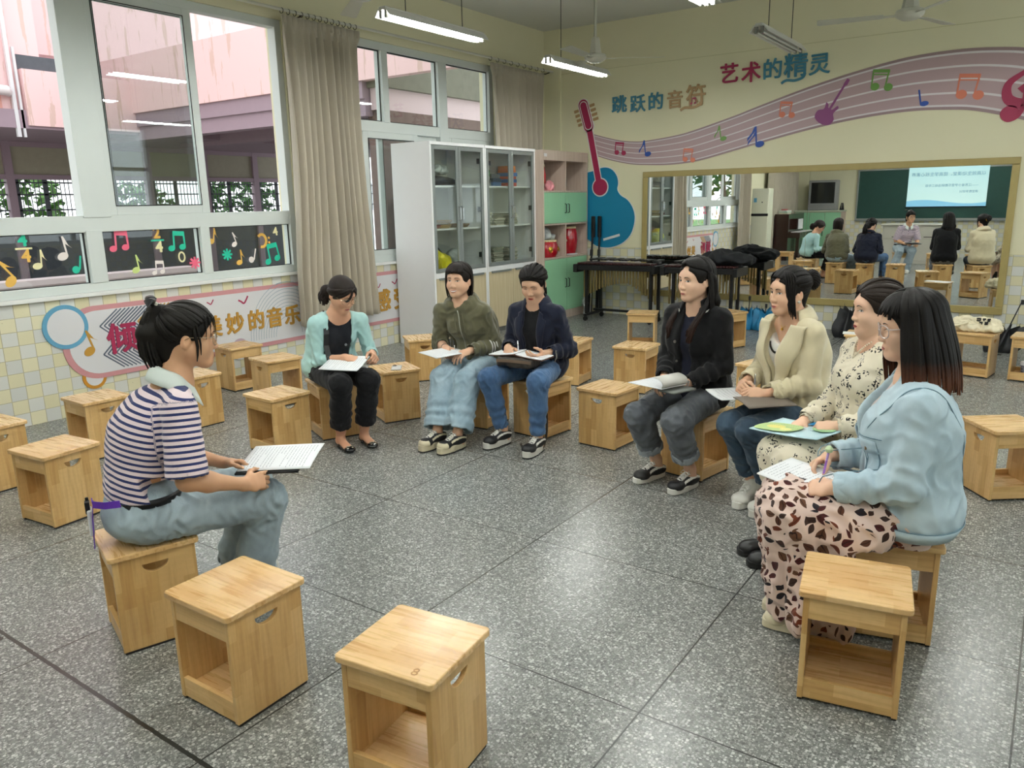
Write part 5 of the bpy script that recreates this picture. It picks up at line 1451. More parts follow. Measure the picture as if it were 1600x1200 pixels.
# ---------------------------------------------------------------- people
UP = V3(0, 0, 1)
def skin_mat(name, c):
    t = NT(name)
    n = t.noise(t.obj(), 22, 3)
    t.p(base=t.mix(n, tuple(x * .94 for x in hx(c)), hx(c)), rough=.48, spec=.4, sss=.06)
    t.b.inputs['Subsurface Radius'].default_value = (.012, .005, .003)
    return t.m
def cloth_mat(name, a, b=None, rough=.85, weave=700, bump=.25, sheen=.25, scale=7):
    t = NT(name)
    o = t.obj()
    n = t.noise(o, scale, 4, .6)
    a_, b_ = hx(a), hx(b or a)
    if b is None:
        b_ = tuple(x * .86 for x in a_)
    t.p(base=t.mix(n, a_, b_), rough=rough, spec=.25, sheen=sheen)
    t.b.inputs['Sheen Roughness'].default_value = .5
    t.bump(t.noise(o, weave, 2), bump, .001)
    return t.m
def denim_mat(name, a, b, fade=None):
    t = NT(name)
    o = t.obj()
    n = t.noise(o, 6, 5, .65)
    tw = t.n('TexWave', {'Vector': t.mapv(o, rot=(.6, .7, .4)), 'Scale': 420.0, 'Distortion': 1.5}).outputs[1]
    c = t.mix(t.ramp(n, [(.32, (0, 0, 0)), (.68, (1, 1, 1))]), hx(a), hx(b))
    c = t.mix(t.math('MULTIPLY', tw, .18), c, hx(fade or 'cfd8dc'))
    t.p(base=c, rough=.85, spec=.2, sheen=.15)
    t.bump(tw, .2, .001)
    return t.m
def hair_mat(name, c, tip=None, z0=0, z1=1):
    t = NT(name)
    o = t.obj()
    n = t.noise(t.mapv(o, (1, 1, .12)), 160, 3, .6)
    col = t.mix(n, tuple(x * .6 for x in hx(c)), hx(c))
    if tip:
        z = t.n('SeparateXYZ', {0: o}).outputs[2]
        f = t.n('MapRange', {0: t.math('ADD', z, t.math('MULTIPLY', t.math('SUBTRACT', n, .5), .05)), 1: z0, 2: z1, 3: 1.0, 4: 0.0}).outputs[0]
        col = t.mix(f, col, t.mix(n, tuple(x * .55 for x in hx(tip)), hx(tip)))
    t.p(base=col, rough=.55, spec=.22)
    t.bump(n, .35, .002)
    return t.m
M_SCL = plain('eye_white', 'dedad4', .3); M_IRIS = plain('dark_iris', '1c1310', .15); M_LASH = plain('eyelash', '17110f', .6)
M_LIP = plain('lip_rose', 'b4605a', .4); M_LIPR = plain('lip_red', 'a8322f', .35); M_MOUTH = plain('mouth_line', '6a2f2b', .6); M_TEETH = plain('teeth', 'e8e4da', .3)
M_BROW = plain('brow_hair', '2a1d18', .7)
M_SHOEW = plain('shoe_white', 'dcdad2', .5); M_SHOEB = plain('shoe_black', '17171a', .5, bump=.2, bscale=500); M_SHOEC = plain('shoe_cream', 'cfc5a8', .55); M_SOLEB = plain('sole_black', '1a1a1a', .7); M_LACE = plain('lace_white', 'e4e2dc', .8); M_BOOT = plain('boot_leather', '1a1a1c', .38, bump=.1, bscale=300)
M_GLASSW = plain('spectacle_wire', 'b9a78c', .25, .8); M_GLASSC = plain('clear_acetate', 'c9b9b4', .15, spec=.7); M_LENS = arch_glass('spectacle_lens', (.97, .98, .98))
def ik(a, c, l1, l2, pole):
    a, c = np.asarray(a, float), np.asarray(c, float)
    d = c - a; L = np.linalg.norm(d); w = d / L
    L = min(L, (l1 + l2) * .998)
    x = (l1 * l1 - l2 * l2 + L * L) / (2 * L)
    h = math.sqrt(max(l1 * l1 - x * x, 1e-6))
    p = np.asarray(pole, float); p = nrm(p - w * (p @ w))
    return a + w * x + p * h
def lerp(a, b, t):
    return np.asarray(a) * (1 - t) + np.asarray(b) * t
class Rig:
    def __init__(s, c):
        s.c = c
        s.hip = V3(*c['hip']); s.f = nrm(V3(*c['fwd'], 0)); s.r = V3(s.f[1], -s.f[0], 0)
        s.neck = V3(*c['neck']); s.head = V3(*c['head'])
        s.base = V3(s.hip[0], s.hip[1], 0)
        s.sr = nrm(V3(*c.get('sright', (s.r[0], s.r[1])), c.get('stilt', 0)))       # shoulder line, towards the person's right
        s.w = c.get('w', 1.0)
        s.spine_f = nrm(np.cross(s.sr, nrm(s.neck - s.hip))) * -1
        if s.spine_f @ s.f < 0:
            s.spine_f = -s.spine_f
        hd = nrm(V3(*c['look']))
        s.R = frame(hd, c.get('hup', (0, 0, 1)))
        s.shR = s.neck + s.sr * .155 * s.w - UP * .064; s.shL = s.neck - s.sr * .155 * s.w - UP * .064
        s.hipR = s.hip + s.r * .09; s.hipL = s.hip - s.r * .09
        sc = c.get('arm', 1.0)
        s.wrR, s.wrL = V3(*c['Rw']), V3(*c['Lw'])
        down = c.get('pole', -.5)
        s.elR = ik(s.shR, s.wrR, .27 * sc, .235 * sc, V3(0, 0, -1) + s.sr * .38 - s.f * .45)
        s.elL = ik(s.shL, s.wrL, .27 * sc, .235 * sc, V3(0, 0, -1) - s.sr * .38 - s.f * .45)
        fR, fL = nrm(V3(*c.get('footR', s.f[:2]), 0)), nrm(V3(*c.get('footL', s.f[:2]), 0))
        s.fR, s.fL = fR, fL
        s.tR, s.tL = V3(*c['toeR'][:2], 0), V3(*c['toeL'][:2], 0)
        s.anR, s.anL = s.tR - fR * .175 + UP * .095, s.tL - fL * .175 + UP * .095
        s.knR = ik(s.hipR, s.anR, .42, .385, s.f + UP * .8 + s.r * c.get('kspread', .05))
        s.knL = ik(s.hipL, s.anL, .42, .385, s.f + UP * .8 - s.r * c.get('kspread', .05))
        c1 = s.hip - s.f * c.get('slouch', .03) + UP * (s.neck[2] - s.hip[2]) * .55
        s.spine = lambda t: s.hip * (1 - t) ** 2 + c1 * 2 * t * (1 - t) + s.neck * t * t
    def side(s, t):
        return nrm(lerp(s.r, s.sr, t))
    def H(s, x, y, z):
        return s.head + s.R @ V3(x, y, z)
def head_prims(s, g, smile=0):
    H, Rm = g.H, g.R
    s.ell(H(0, -.014, .034), (.0715, .092, .075), Rm, .01)
    s.ell(H(0, .014, -.034), (.0635, .068, .074), Rm, .035)
    for q in (-1, 1):
        s.cone(H(q * .054, -.004, -.048), H(q * .020, .054, -.093), .017, .016, .04)
        s.ell(H(q * .036, .053, -.034), (.027, .023, .026), Rm, .03)
    s.ell(H(0, .060, -.098), (.019, .018, .015), Rm, .03)
    s.cone(H(-.034, .062, .024), H(.034, .062, .024), .012, None, .04)
    for q in (-1, 1):
        s.ell(H(q * .0315, .0845, .002), (.017, .013, .009), Rm, .014, -1)
        s.ell(H(q * .0315, .0600, -.001), (.0155, .0125, .0110), Rm, .007)
    s.cone(H(0, .074, .002), H(0, .0915, -.034), .0065, .0085, .02)
    s.ell(H(0, .0925, -.0375), (.0110, .0095, .0088), Rm, .009)
    for q in (-1, 1):
        s.ell(H(q * .0125, .0865, -.0405), (.0075, .008, .0062), Rm, .007)
    s.cone(H(-.016, .0805, -.0665), H(.016, .0805, -.0665), .0055, None, .012)
    s.ell(H(0, .0800, -.0745), (.017, .0085, .0062), Rm, .009)
    s.cone(H(-.018, .0885, -.0702), H(.018, .0885, -.0702), .0016, None, .004, -1)
    for q in (-1, 1):
        Er = g.R @ np.array(Matrix.Rotation(R(12 * q), 3, 'Z') @ Matrix.Rotation(R(-14), 3, 'X'))
        s.ell(H(q * .0765, -.014, -.012), (.0080, .0175, .029), Er, .007)
        s.ell(H(q * .0885, -.009, -.008), (.0105, .0115, .019), Er, .003, -1)
def hand_prims(s, wrist, fdir, pdir, right, curl=(30, 40, 30), thumb=.4, spread=1.0, idx=None, sc=1.0):
    f = nrm(fdir); p = np.asarray(pdir, float); p = nrm(p - f * (p @ f))
    th = np.cross(f, p) * (1 if right else -1)
    w = np.asarray(wrist, float)
    k = .008
    s.tube(w - f * .01, w + f * .035 * sc, (.024 * sc, .017 * sc), (.034 * sc, .0145 * sc), th, .02)
    s.tube(w + f * .03 * sc, w + f * .075 * sc, (.034 * sc, .0145 * sc), (.038 * sc, .0125 * sc), th, .012)
    tips = []
    for i, (off, ls) in enumerate(((.0275, (.040, .024, .020)), (.0095, (.044, .027, .021)), (-.0085, (.040, .025, .020)), (-.0255, (.032, .019, .018)))):
        c = idx if (i == 0 and idx) else curl
        a = 0.0
        q = w + f * (.082 - abs(off - .006) * .25) * sc + th * off * sc
        d0 = nrm(f + th * off * 3.5 * spread)
        for j in range(3):
            a += R(c[j] * (1 + .10 * i))
            d = d0 * math.cos(a) + p * math.sin(a)
            q2_ = q + d * ls[j] * sc
            s.cone(q, q2_, (.0088 - .0007 * j - (.001 if i == 3 else 0)) * sc, (.0082 - .0008 * j - (.001 if i == 3 else 0)) * sc, .003 if j == 0 else .004)
            q = q2_
        tips.append(q)
    q = w + f * .022 * sc + th * .022 * sc + p * .006
    for d, L, r_ in ((nrm(th * .72 + f * .70 + p * thumb), .040, .0125), (nrm(th * (.40 - thumb * .5) + f * .85 + p * (thumb + .15)), .032, .0098), (nrm(-th * .05 + f * .9 + p * (thumb + .1)), .026, .0085)):
        q2_ = q + d * L * sc
        s.cone(q, q2_, r_ * sc, (r_ - .0015) * sc, .008)
        q = q2_
    tips.append(q)
    return tips
def torso(s, g, e, wid=1.0, top=1.0, hipx=.172, low=True):
    """torso blended from elliptic sections; e = ease over the body"""
    w = g.w * wid
    st = [(.02, hipx, .118), (.22, .150, .108), (.42, .134, .100), (.60, .144, .108), (.76, .144, .086)]
    for (t0, a0, b0), (t1, a1, b1) in zip(st, st[1:]):
        s.tube(g.spine(t0), g.spine(t1), (a0 * w + e, b0 * w + e), (a1 * w + e, b1 * w + e), g.side((t0 + t1) / 2), .05)
    n_ = g.neck - UP * .035
    for sh in (g.shR, g.shL):
        s.cone(n_ + UP * .006 + (sh - n_) * .12, sh, .042 + e * .5, .046 + e * .6, .05)
    # chest
    for q in (-1, 1):
        s.ell(g.spine(.63) + g.side(.7) * q * .062 * w + g.spine_f * .070 * w, (.062 + e, .055 + e, .06 + e), None, .06)
def arm_cones(s, sh, el, wr, r0, r1, r2, k=.03, upto=1.0):
    s.cone(sh, el, r0, r1, k)
    s.cone(el, lerp(el, wr, upto), r1, r1 + (r2 - r1) * upto, k)
def fold(V, F, amp, scale, seed, zones=None, axis=None):
    N = vnormals(V, F)
    P = V.copy()
    if axis is not None:                       # stretch folds along an axis
        ax = nrm(axis); P = P - np.outer(P @ ax, ax) * .65
    scale = scale * 2.6
    rg = ridges(P, scale, seed)
    d = 1.5 * amp * (np.sign(rg) * np.abs(rg) ** .8 * .75 + .30 * snoise(P, scale * 2.1, seed + 2))
    if zones is not None:
        m = np.zeros(len(V)) + .25
        for c, r_, a in zones:
            m = np.maximum(m, a * np.exp(-(np.linalg.norm(V - np.asarray(c), axis=1) / r_) ** 2))
        d = d * m
    return V + N * d[:, None]
def cuff_folds(V, F, a, b, r_, amp, n, seed=0):
    """rings of creases round a limb from a to b"""
    N = vnormals(V, F)
    w = b - a; L = np.linalg.norm(w); w = w / L
    x = (V - a) @ w / L
    dist = np.linalg.norm((V - a) - np.outer((V - a) @ w, w), axis=1)
    m = np.clip(1 - np.abs(x - .5) * 1.7, 0, 1) * (dist < r_)
    ph = 1.6 * snoise(V, 9, seed)
    return V + N * (amp * m * np.sin(x * n * 2 * PI + ph))[:, None]
def hem_hollow(s, p, ax, r0, depth=.03, k=.003):
    """cut a sleeve or leg end square and scoop it so that it reads as an opening"""
    s.cut(p, ax, .003, (p, r0 * 2.2 + .03))
    s.cone(p - ax * depth, p + ax * .02, r0 * .98, r0 * 1.0, k, -1)
def patch_pts(Hs, g, X, Zc, off):
    """points on the face: local (x, z) shot backwards on to the head"""
    P = np.array([g.H(x, .17, z) for x, z in zip(X, Zc)])
    d = -g.R[:, 1]
    for _ in range(46):
        P = P + d * (Hs.ev(P) * .8)[:, None]
    return P - d * (np.asarray(off))[:, None]
def face_features(g, Hs, root, c):
    def grid_patch(name, xs, zs, offs, mats, mi=None):
        m, n = xs.shape
        P = patch_pts(Hs, g, xs.ravel(), zs.ravel(), offs.ravel())
        F = np.array([(i * n + j, i * n + j + 1, (i + 1) * n + j + 1, (i + 1) * n + j) for i in range(m - 1) for j in range(n - 1)])
        o = np_mesh(name, P, F, mats, root, mi, True, None, g.base)
        return o
    op = c.get('eye', 1.0)
    for q in (-1, 1):
        cx = q * .0315
        u = np.linspace(-1, 1, 19); v = np.linspace(-1, 1, 11)
        U, Vv = np.meshgrid(u, v)
        hw = .0162
        topc = (.0062 * op + .0004) * (1 - np.abs(U) ** 2.2) + .0012 * U * q
        botc = -(.0042 * op + .0004) * (1 - np.abs(U) ** 2.4) + .0012 * U * q
        xs = cx + hw * U
        zs = -.001 + np.where(Vv > 0, topc * Vv, -botc * Vv * 1.0) + np.where(Vv > 0, 0, 0)
        zs = -.001 + lerp(botc, topc, 0) * 0 + (botc + (topc - botc) * (Vv + 1) / 2)
        off = .0010 + .0012 * (1 - U ** 2) * (1 - Vv ** 2)
        xi = cx + c.get('gaze', 0) * .004
        cxm = (xs[:-1, :-1] + xs[1:, 1:]) / 2; czm = (zs[:-1, :-1] + zs[1:, 1:]) / 2; vm = (Vv[:-1, :-1] + Vv[1:, 1:]) / 2
        mi = np.where((cxm - xi) ** 2 + (czm + .0008) ** 2 < .0062 ** 2, 1, 0)
        mi = np.where(vm > .72, 2, mi)
        grid_patch('eye', xs, zs, off, [M_SCL, M_IRIS, M_LASH], mi.ravel())
        # upper lash and lid crease
        u2 = np.linspace(-1.05, 1.12, 20); v2 = np.array([-.0006, .0011])
        U2, V2 = np.meshgrid(u2, v2)
        tc = (.0062 * op + .0004) * np.clip(1 - np.abs(U2) ** 2.2, -.25, 1) + .0012 * U2 * q
        if op < .3:
            tc = -.002 - .0035 * np.clip(1 - U2 ** 2, -.2, 1)
        grid_patch('eyelash', cx + hw * U2, -.001 + tc + V2, np.full(U2.shape, .0019), M_LASH)
        u3 = np.linspace(0, 1, 14); v3 = np.array([-1., 0., 1.])
        U3, V3_ = np.meshgrid(u3, v3)
        th = .0026 * (1 - .65 * U3) * np.minimum(1, U3 * 6 + .35)
        grid_patch('eyebrow', q * (.0125 + .033 * U3), .0185 + .0055 * np.sin(U3 * 2.3) - .004 * U3 ** 3 + V3_ * th, np.full(U3.shape, .0008) + .0004 * (1 - V3_ ** 2), M_BROW)
    sm = c.get('smile', 0)
    u = np.linspace(-1, 1, 21); v = np.linspace(-1, 1, 9)
    U, Vv = np.meshgrid(u, v)
    mw = .0205 + .008 * sm
    mid = -.0702 + .0065 * sm * U ** 2 - .001 * sm
    upr = .0052 * (1 - np.abs(U) ** 2.0) * (1 - .22 * np.exp(-(U / .18) ** 2)) + .0003
    low = -.0070 * (1 - np.abs(U) ** 2.2) - .0002
    gap = .0062 * sm * (1 - np.abs(U) ** 2.5)
    zs = np.where(Vv > 0, mid + gap * .35 + upr * Vv, mid - gap * .65 + low * -Vv)
    zs = np.where(np.abs(Vv) < .01, mid, zs)
    vm = (Vv[:-1, :-1] + Vv[1:, 1:]) / 2
    mi = np.where(np.abs(vm) < .26, 2 if sm else 1, 0)
    grid_patch('lips', mw * U, zs, .0011 + .0012 * (1 - U ** 2) * (np.abs(Vv) * (1 - np.abs(Vv)) * 3), [c.get('lip', M_LIP), M_MOUTH, M_TEETH], mi.ravel())
def add_glasses(g, root, style='wire'):
    t = thing('eyeglasses', None, None); t.parent = root
    m = M_GLASSW if style == 'wire' else M_GLASSC
    rr = .0013 if style == 'wire' else .0024
    b0 = g.base
    H = lambda *a: Vector(g.H(*a) - b0)
    for q in (-1, 1):
        c = [(q * .033 + .0255 * (abs(math.cos(a)) ** .8) * (1 if math.cos(a) > 0 else -1), .0225 * (abs(math.sin(a)) ** .8) * (1 if math.sin(a) > 0 else -1)) for a in [2 * PI * k / 28 for k in range(29)]]
        yy = lambda x: .0965 - 4.5 * x * x
        b = MB(); b.tube([H(x, yy(x), -.006 + z) for x, z in c], rr, 6, cap=False); b.build('rim', m, t, smooth=True)
        b = MB(); b.add([H(x, yy(x), -.006 + z) for x, z in c[:-1]], [tuple(range(28))]); b.build('lens', M_LENS, t)
        b = MB(); b.tube([H(q * .058, yy(.058), .004), H(q * .072, .070, .005), H(q * .0795, .0, .004), H(q * .081, -.022, -.008)], rr, 6); b.build('temple', m, t, smooth=True)
    b = MB(); b.tube([H(-.009, .0965, -.004), H(0, .100, -.001), H(.009, .0965, -.004)], rr, 6); b.build('bridge', m, t, smooth=True)
    return t
# ---- hair
SKC, SKR = V3(0, -.014, .034), V3(.0800, .1010, .0840)
def sk(az, el, off=0.0):
    a, e = R(az), R(el)
    d = V3(math.sin(a) * math.cos(e), math.cos(a) * math.cos(e), math.sin(e))
    return SKC + (SKR + off) * d
def arc(p, q, n=7, off=0.0, bulge=0.0):
    """path over the skull between two (az, el)"""
    dv = lambda a, e: V3(math.sin(R(a)) * math.cos(R(e)), math.cos(R(a)) * math.cos(R(e)), math.sin(R(e)))
    A, B = dv(*p), dv(*q)
    om = math.acos(max(-1, min(1, A @ B)))
    out = []
    for i in range(n):
        t = i / (n - 1)
        d = A if om < 1e-4 else (math.sin((1 - t) * om) * A + math.sin(t * om) * B) / math.sin(om)
        out.append(SKC + (SKR + off + bulge * math.sin(t * PI)) * d)
    return out
class Hair:
    def __init__(s, g, seed):
        s.g, s.b, s.s, s.rnd = g, MB(), SDF(), random.Random(seed)
    def lock(s, pts, w, th=.4, taper=.25, n=6, root=.75):
        g = s.g
        pts = [V3(*p) for p in spline([tuple(p) for p in pts], 2)]
        m = len(pts)
        W = []
        for i in range(m):
            t = i / (m - 1)
            W.append(w * (root + (1 - root) * min(1, t * 4)) * (1 - (1 - taper) * max(0, (t - .55) / .45) ** 1.3))
        up = []
        for p in pts:
            d = p - V3(0, -.02, max(-.04, min(.03, p[2])))
            up.append(tuple(g.R @ nrm(d)))
        s.b.tube([tuple(g.H(*p) - g.base) for p in pts], W, n, th, up)
    def cap(s, off=.004, yshift=0.0, neck=-.075, ears=True):
        g = s.g
        s.s.ell(g.H(*SKC), SKR + off, g.R, .01)
        s.s.cone(g.H(0, -.075, -.01), g.H(0, -.068, neck), .045, .035, .03)
        s.s.ell(g.H(0, .122 + yshift, -.050), (.24, .09, .125), g.R, .006, -1)
        s.s.func(lambda P: ((P - g.head) @ g.R) @ V3(0, -.62, .78) + .030, .006, -1)
    def carve(s, x=0, r=(.042, .032, .026), z=.078):
        s.s.ell(s.g.H(x, .088, z), r, s.g.R, .008, -1)
    def mass(s, pts, rad, flat=None, k=.03):
        for i in range(len(pts) - 1):
            a, b = s.g.H(*pts[i]), s.g.H(*pts[i + 1])
            ra, rb = rad[i], rad[i + 1]
            if flat is None:
                s.s.cone(a, b, ra, rb, k)
            else:
                s.s.tube(a, b, (ra, ra * flat), (rb, rb * flat), s.g.R[:, 0], k)
    def build(s, root, mat, h=.006):
        V, F = s.s.mesh(h)
        V = V - s.g.base
        nv = len(V)
        vs = np.concatenate([V, np.array(s.b.v)]) if s.b.v else V
        fs = [tuple(f) for f in F] + [tuple(i + nv for i in f) for f in s.b.f]
        me = bpy.data.meshes.new('hair')
        me.from_pydata([tuple(v) for v in vs], [], fs)
        me.materials.append(mat); me.update()
        me.polygons.foreach_set('use_smooth', [True] * len(me.polygons))
        o = bpy.data.objects.new('hair', me); COL.objects.link(o); o.parent = root
        return o
    def swept(s, gather, front=(-100, 100), part=None, n=46, lift=.006, w=.011, el_side=-8, el_front=40, nape=True):
        el_front = min(el_front, 32); lift = lift * .5 + .004
        for i in range(n):
            az = front[0] + (front[1] - front[0]) * i / (n - 1) + s.rnd.uniform(-2, 2)
            e0 = el_side + (el_front - el_side) * math.cos(R(az) * .9) ** 1.2 if abs(az) < 95 else el_side
            off = s.rnd.uniform(.003, .006)
            if part is not None:
                pz = part + 6 * (1 if az > part else -1)
                mid = (pz * .4 + az * .6, 48)
            s.lock(arc((az, e0), gather, 8, off, lift * s.rnd.uniform(.5, 1.1)), w * s.rnd.uniform(.8, 1.2), .38, .6)
        if nape:
            for i in range(18):
                az = 105 + 150 * i / 17
                s.lock(arc((az, -26 - 6 * math.sin(R(az - 90))), gather, 6, s.rnd.uniform(.002, .005), .003), w, .38, .6)
    def tail(s, p0, pts, n=26, spread=.02, w=.010, seedlen=.15, taper=.2):
        """ponytail: strands from p0 along pts"""
        for i in range(n):
            a = s.rnd.uniform(0, 2 * PI); rr = s.rnd.uniform(.2, 1) ** .5
            u, v = math.cos(a) * rr, math.sin(a) * rr
            L = 1 - s.rnd.uniform(0, seedlen)
            q = [V3(*p0) + V3(u, 0, v) * .010]
            for j, p in enumerate(pts):
                k = (j + 1) / len(pts)
                q.append(V3(*p0) + (V3(*p) - V3(*p0)) * (L if j == len(pts) - 1 else 1) + V3(u, v, 0) * spread * min(1, k * 1.6))
            s.lock(q, w, .55, taper, 6, 1.0)
    def hang(s, azs, part=(0, 86), length=.25, out=.012, w=.012, inward=.0, el0=2, zvar=.02, fshift=0.0, ends=None, off=.006):
        for az in azs:
            az += s.rnd.uniform(-2.5, 2.5)
            o_ = off + s.rnd.uniform(-.002, .004)
            p = arc((part[0] + (6 if az > part[0] else -6), part[1]), (az, el0), 6, o_, .003)
            e = p[-1]
            L = length + s.rnd.uniform(-zvar, zvar)
            d = nrm(V3(e[0], e[1] + .014, 0))
            tz = -L
            q = list(p)
            for k in (.35, .7, 1.0):
                z = e[2] + (tz - e[2]) * k
                x = e[0] + d[0] * out * math.sin(k * PI * .6) - d[0] * inward * k * k
                y = e[1] + d[1] * out * math.sin(k * PI * .6) - d[1] * inward * k * k + fshift * k
                q.append(V3(x, y, z))
            s.lock(q, w * s.rnd.uniform(.8, 1.25), .4, .3)
# ---- shoes
def shoe(g, root, ank, fdir, kind, right, mats):
    """mats: upper, accent, sole. local frame: x right, y to the toe, z up; origin under the ankle"""
    Rm = frame(fdir); o = V3(ank[0], ank[1], 0)
    sgn = 1 if right else -1
    W = lambda x, y, z: o + Rm @ V3(x, y, z)
    chunky = {'chunky': .042, 'skate': .030, 'high': .036, 'plain': .028, 'boot': .026, 'flat': .008}[kind]
    L0, L1 = -.068, .178
    s = SDF()
    if kind == 'flat':
        s.tube(W(0, -.045, .022), W(0, .02, .018), (.029, .020), (.031, .014), Rm[:, 0], .02)
        s.tube(W(0, .02, .018), W(.006 * -sgn, .135, .018), (.031, .014), (.036, .017), Rm[:, 0], .02)
        s.ell(W(-.004 * sgn, .145, .017), (.034, .034, .017), Rm, .02)
        s.ell(W(0, .045, .050), (.028, .075, .034), Rm, .008, -1)
        s.ell(W(0, -.03, .05), (.022, .030, .03), Rm, .006, -1)
        s.cut(W(0, 0, .004), -UP, .003)
    else:
        toe = .040 if kind != 'boot' else .036
        s.tube(W(0, -.036, chunky + .022), W(0, .03, chunky + .028), (.034, .030), (.036, .032), Rm[:, 0], .03)
        s.tube(W(0, .03, chunky + .026), W(-.004 * sgn, .125, chunky + .012), (.036, .032), (.041, .026), Rm[:, 0], .03)
        s.ell(W(-.004 * sgn, .132, chunky + .010), (toe, .040, .026), Rm, .03)
        col = {'high': .105, 'boot': .20, 'chunky': .06, 'skate': .05, 'plain': .05}[kind]
        ax = nrm(g.c['_shin'] if False else UP)
        s.tube(W(0, -.015, chunky + .03), W(0, -.005, chunky + col), (.036, .044), (.040, .046) if kind != 'boot' else (.046, .050), Rm[:, 0], .03)
        s.cut(W(0, 0, chunky + col - .004), nrm(UP * .95 - Rm[:, 1] * (.12 if kind != 'boot' else 0)), .004)
        if kind != 'boot':
            s.ell(W(0, -.006, chunky + col), (.030, .034, .030), Rm, .004, -1)
        s.cut(W(0, 0, chunky - .002), -UP, .003)
    V, F = s.mesh(.0042)
    mi = np.zeros(len(F), int)
    cf = (V[F].mean(1) - o) @ Rm
    if kind in ('chunky', 'skate'):
        mi[(cf[:, 1] > .128) & (cf[:, 2] < chunky + .035) & (kind == 'chunky' and len(mats) < 4)] = 1
        mi[(np.abs(cf[:, 0]) < .016) & (cf[:, 1] > .015) & (cf[:, 1] < .085) & (cf[:, 2] > chunky + .03)] = 1
        st = np.abs((cf[:, 2] - chunky - .030) - .018 * np.sin((cf[:, 1] + .06) * 22)) < .006
        mi[st & (cf[:, 1] < .09)] = 1
    sh = np_mesh('shoe', V, F, [mats[0], mats[1]], root, mi, True, None, g.base)
    if kind != 'flat':
        n = 40
        out = []
        for i in range(n):
            a = 2 * PI * i / n
            y = (L0 + L1) / 2 + (L1 - L0) / 2 * math.cos(a) * 1.0
            wv = .036 + .008 * math.sin(min(1, max(0, (y + .02) / .15)) * PI / 2) - (.004 if -.0 < y < .06 else 0)
            x = wv * (abs(math.sin(a)) ** .55) * (1 if math.sin(a) > 0 else -1)
            out.append((x - .003 * sgn * (y > .08), y))
        b = MB()
        M_ = Matrix(((Rm[0, 0], Rm[0, 1], Rm[0, 2], o[0] - g.base[0]), (Rm[1, 0], Rm[1, 1], Rm[1, 2], o[1] - g.base[1]), (0, 0, 1, 0), (0, 0, 0, 1)))
        b.prism(out, chunky + .004, M_, .003)
        if kind == 'boot':
            b.prism([(x, y) for x, y in [(-.03, -.06), (.03, -.06), (.03, .0), (-.03, .0)]], .02, M_, .001)
        b.build('sole', mats[2], sh, bevel=.004)
        if kind == 'chunky':
            b = MB(); b.prism([(x * 1.02, y * 1.01) for x, y in out], .008, M_, .0015); b.build('tread', M_SOLEB, sh)
        if kind in ('chunky', 'skate', 'high', 'plain'):
            b = MB()
            for i in range(6 if kind == 'high' else 5):
                y = .030 + i * .017; z = chunky + .070 - i * .0065
                if kind == 'high':
                    y = .024 + i * .020; z = chunky + .085 - i * .0105
                for q in (-1, 1):
                    b.tube([W(-q * .020, y, z - .006) - g.base, W(0, y + .006, z + .004) - g.base, W(q * .020, y + .012, z - .008) - g.base], .0032, 6)
            q0 = W(0, .026, chunky + .068 + (.02 if kind == 'high' else 0)) - g.base
            for q in (-1, 1):
                b.tube([q0, q0 + Rm @ V3(q * .02, .012, .014), q0 + Rm @ V3(q * .034, .018, -.002), q0 + Rm @ V3(q * .016, .012, -.006), q0], .0022, 6)
            b.build('laces', M_LACE, sh, smooth=True)
    else:
        b = MB()
        c0 = W(-.003 * sgn, .142, .034) - g.base
        for a, c in (((-.020, -.012), (.020, -.012)), ((.020, -.012), (.020, .012)), ((.020, .012), (-.020, .012)), ((-.020, .012), (-.020, -.012))):
            b.tube([c0 + Rm @ V3(a[0], a[1], .002 - a[1] * .25), c0 + Rm @ V3(c[0], c[1], .002 - c[1] * .25)], .0025, 6)
        b.build('buckle', plain('silver_buckle', 'c9c3b0', .25, .9), sh)
    return sh
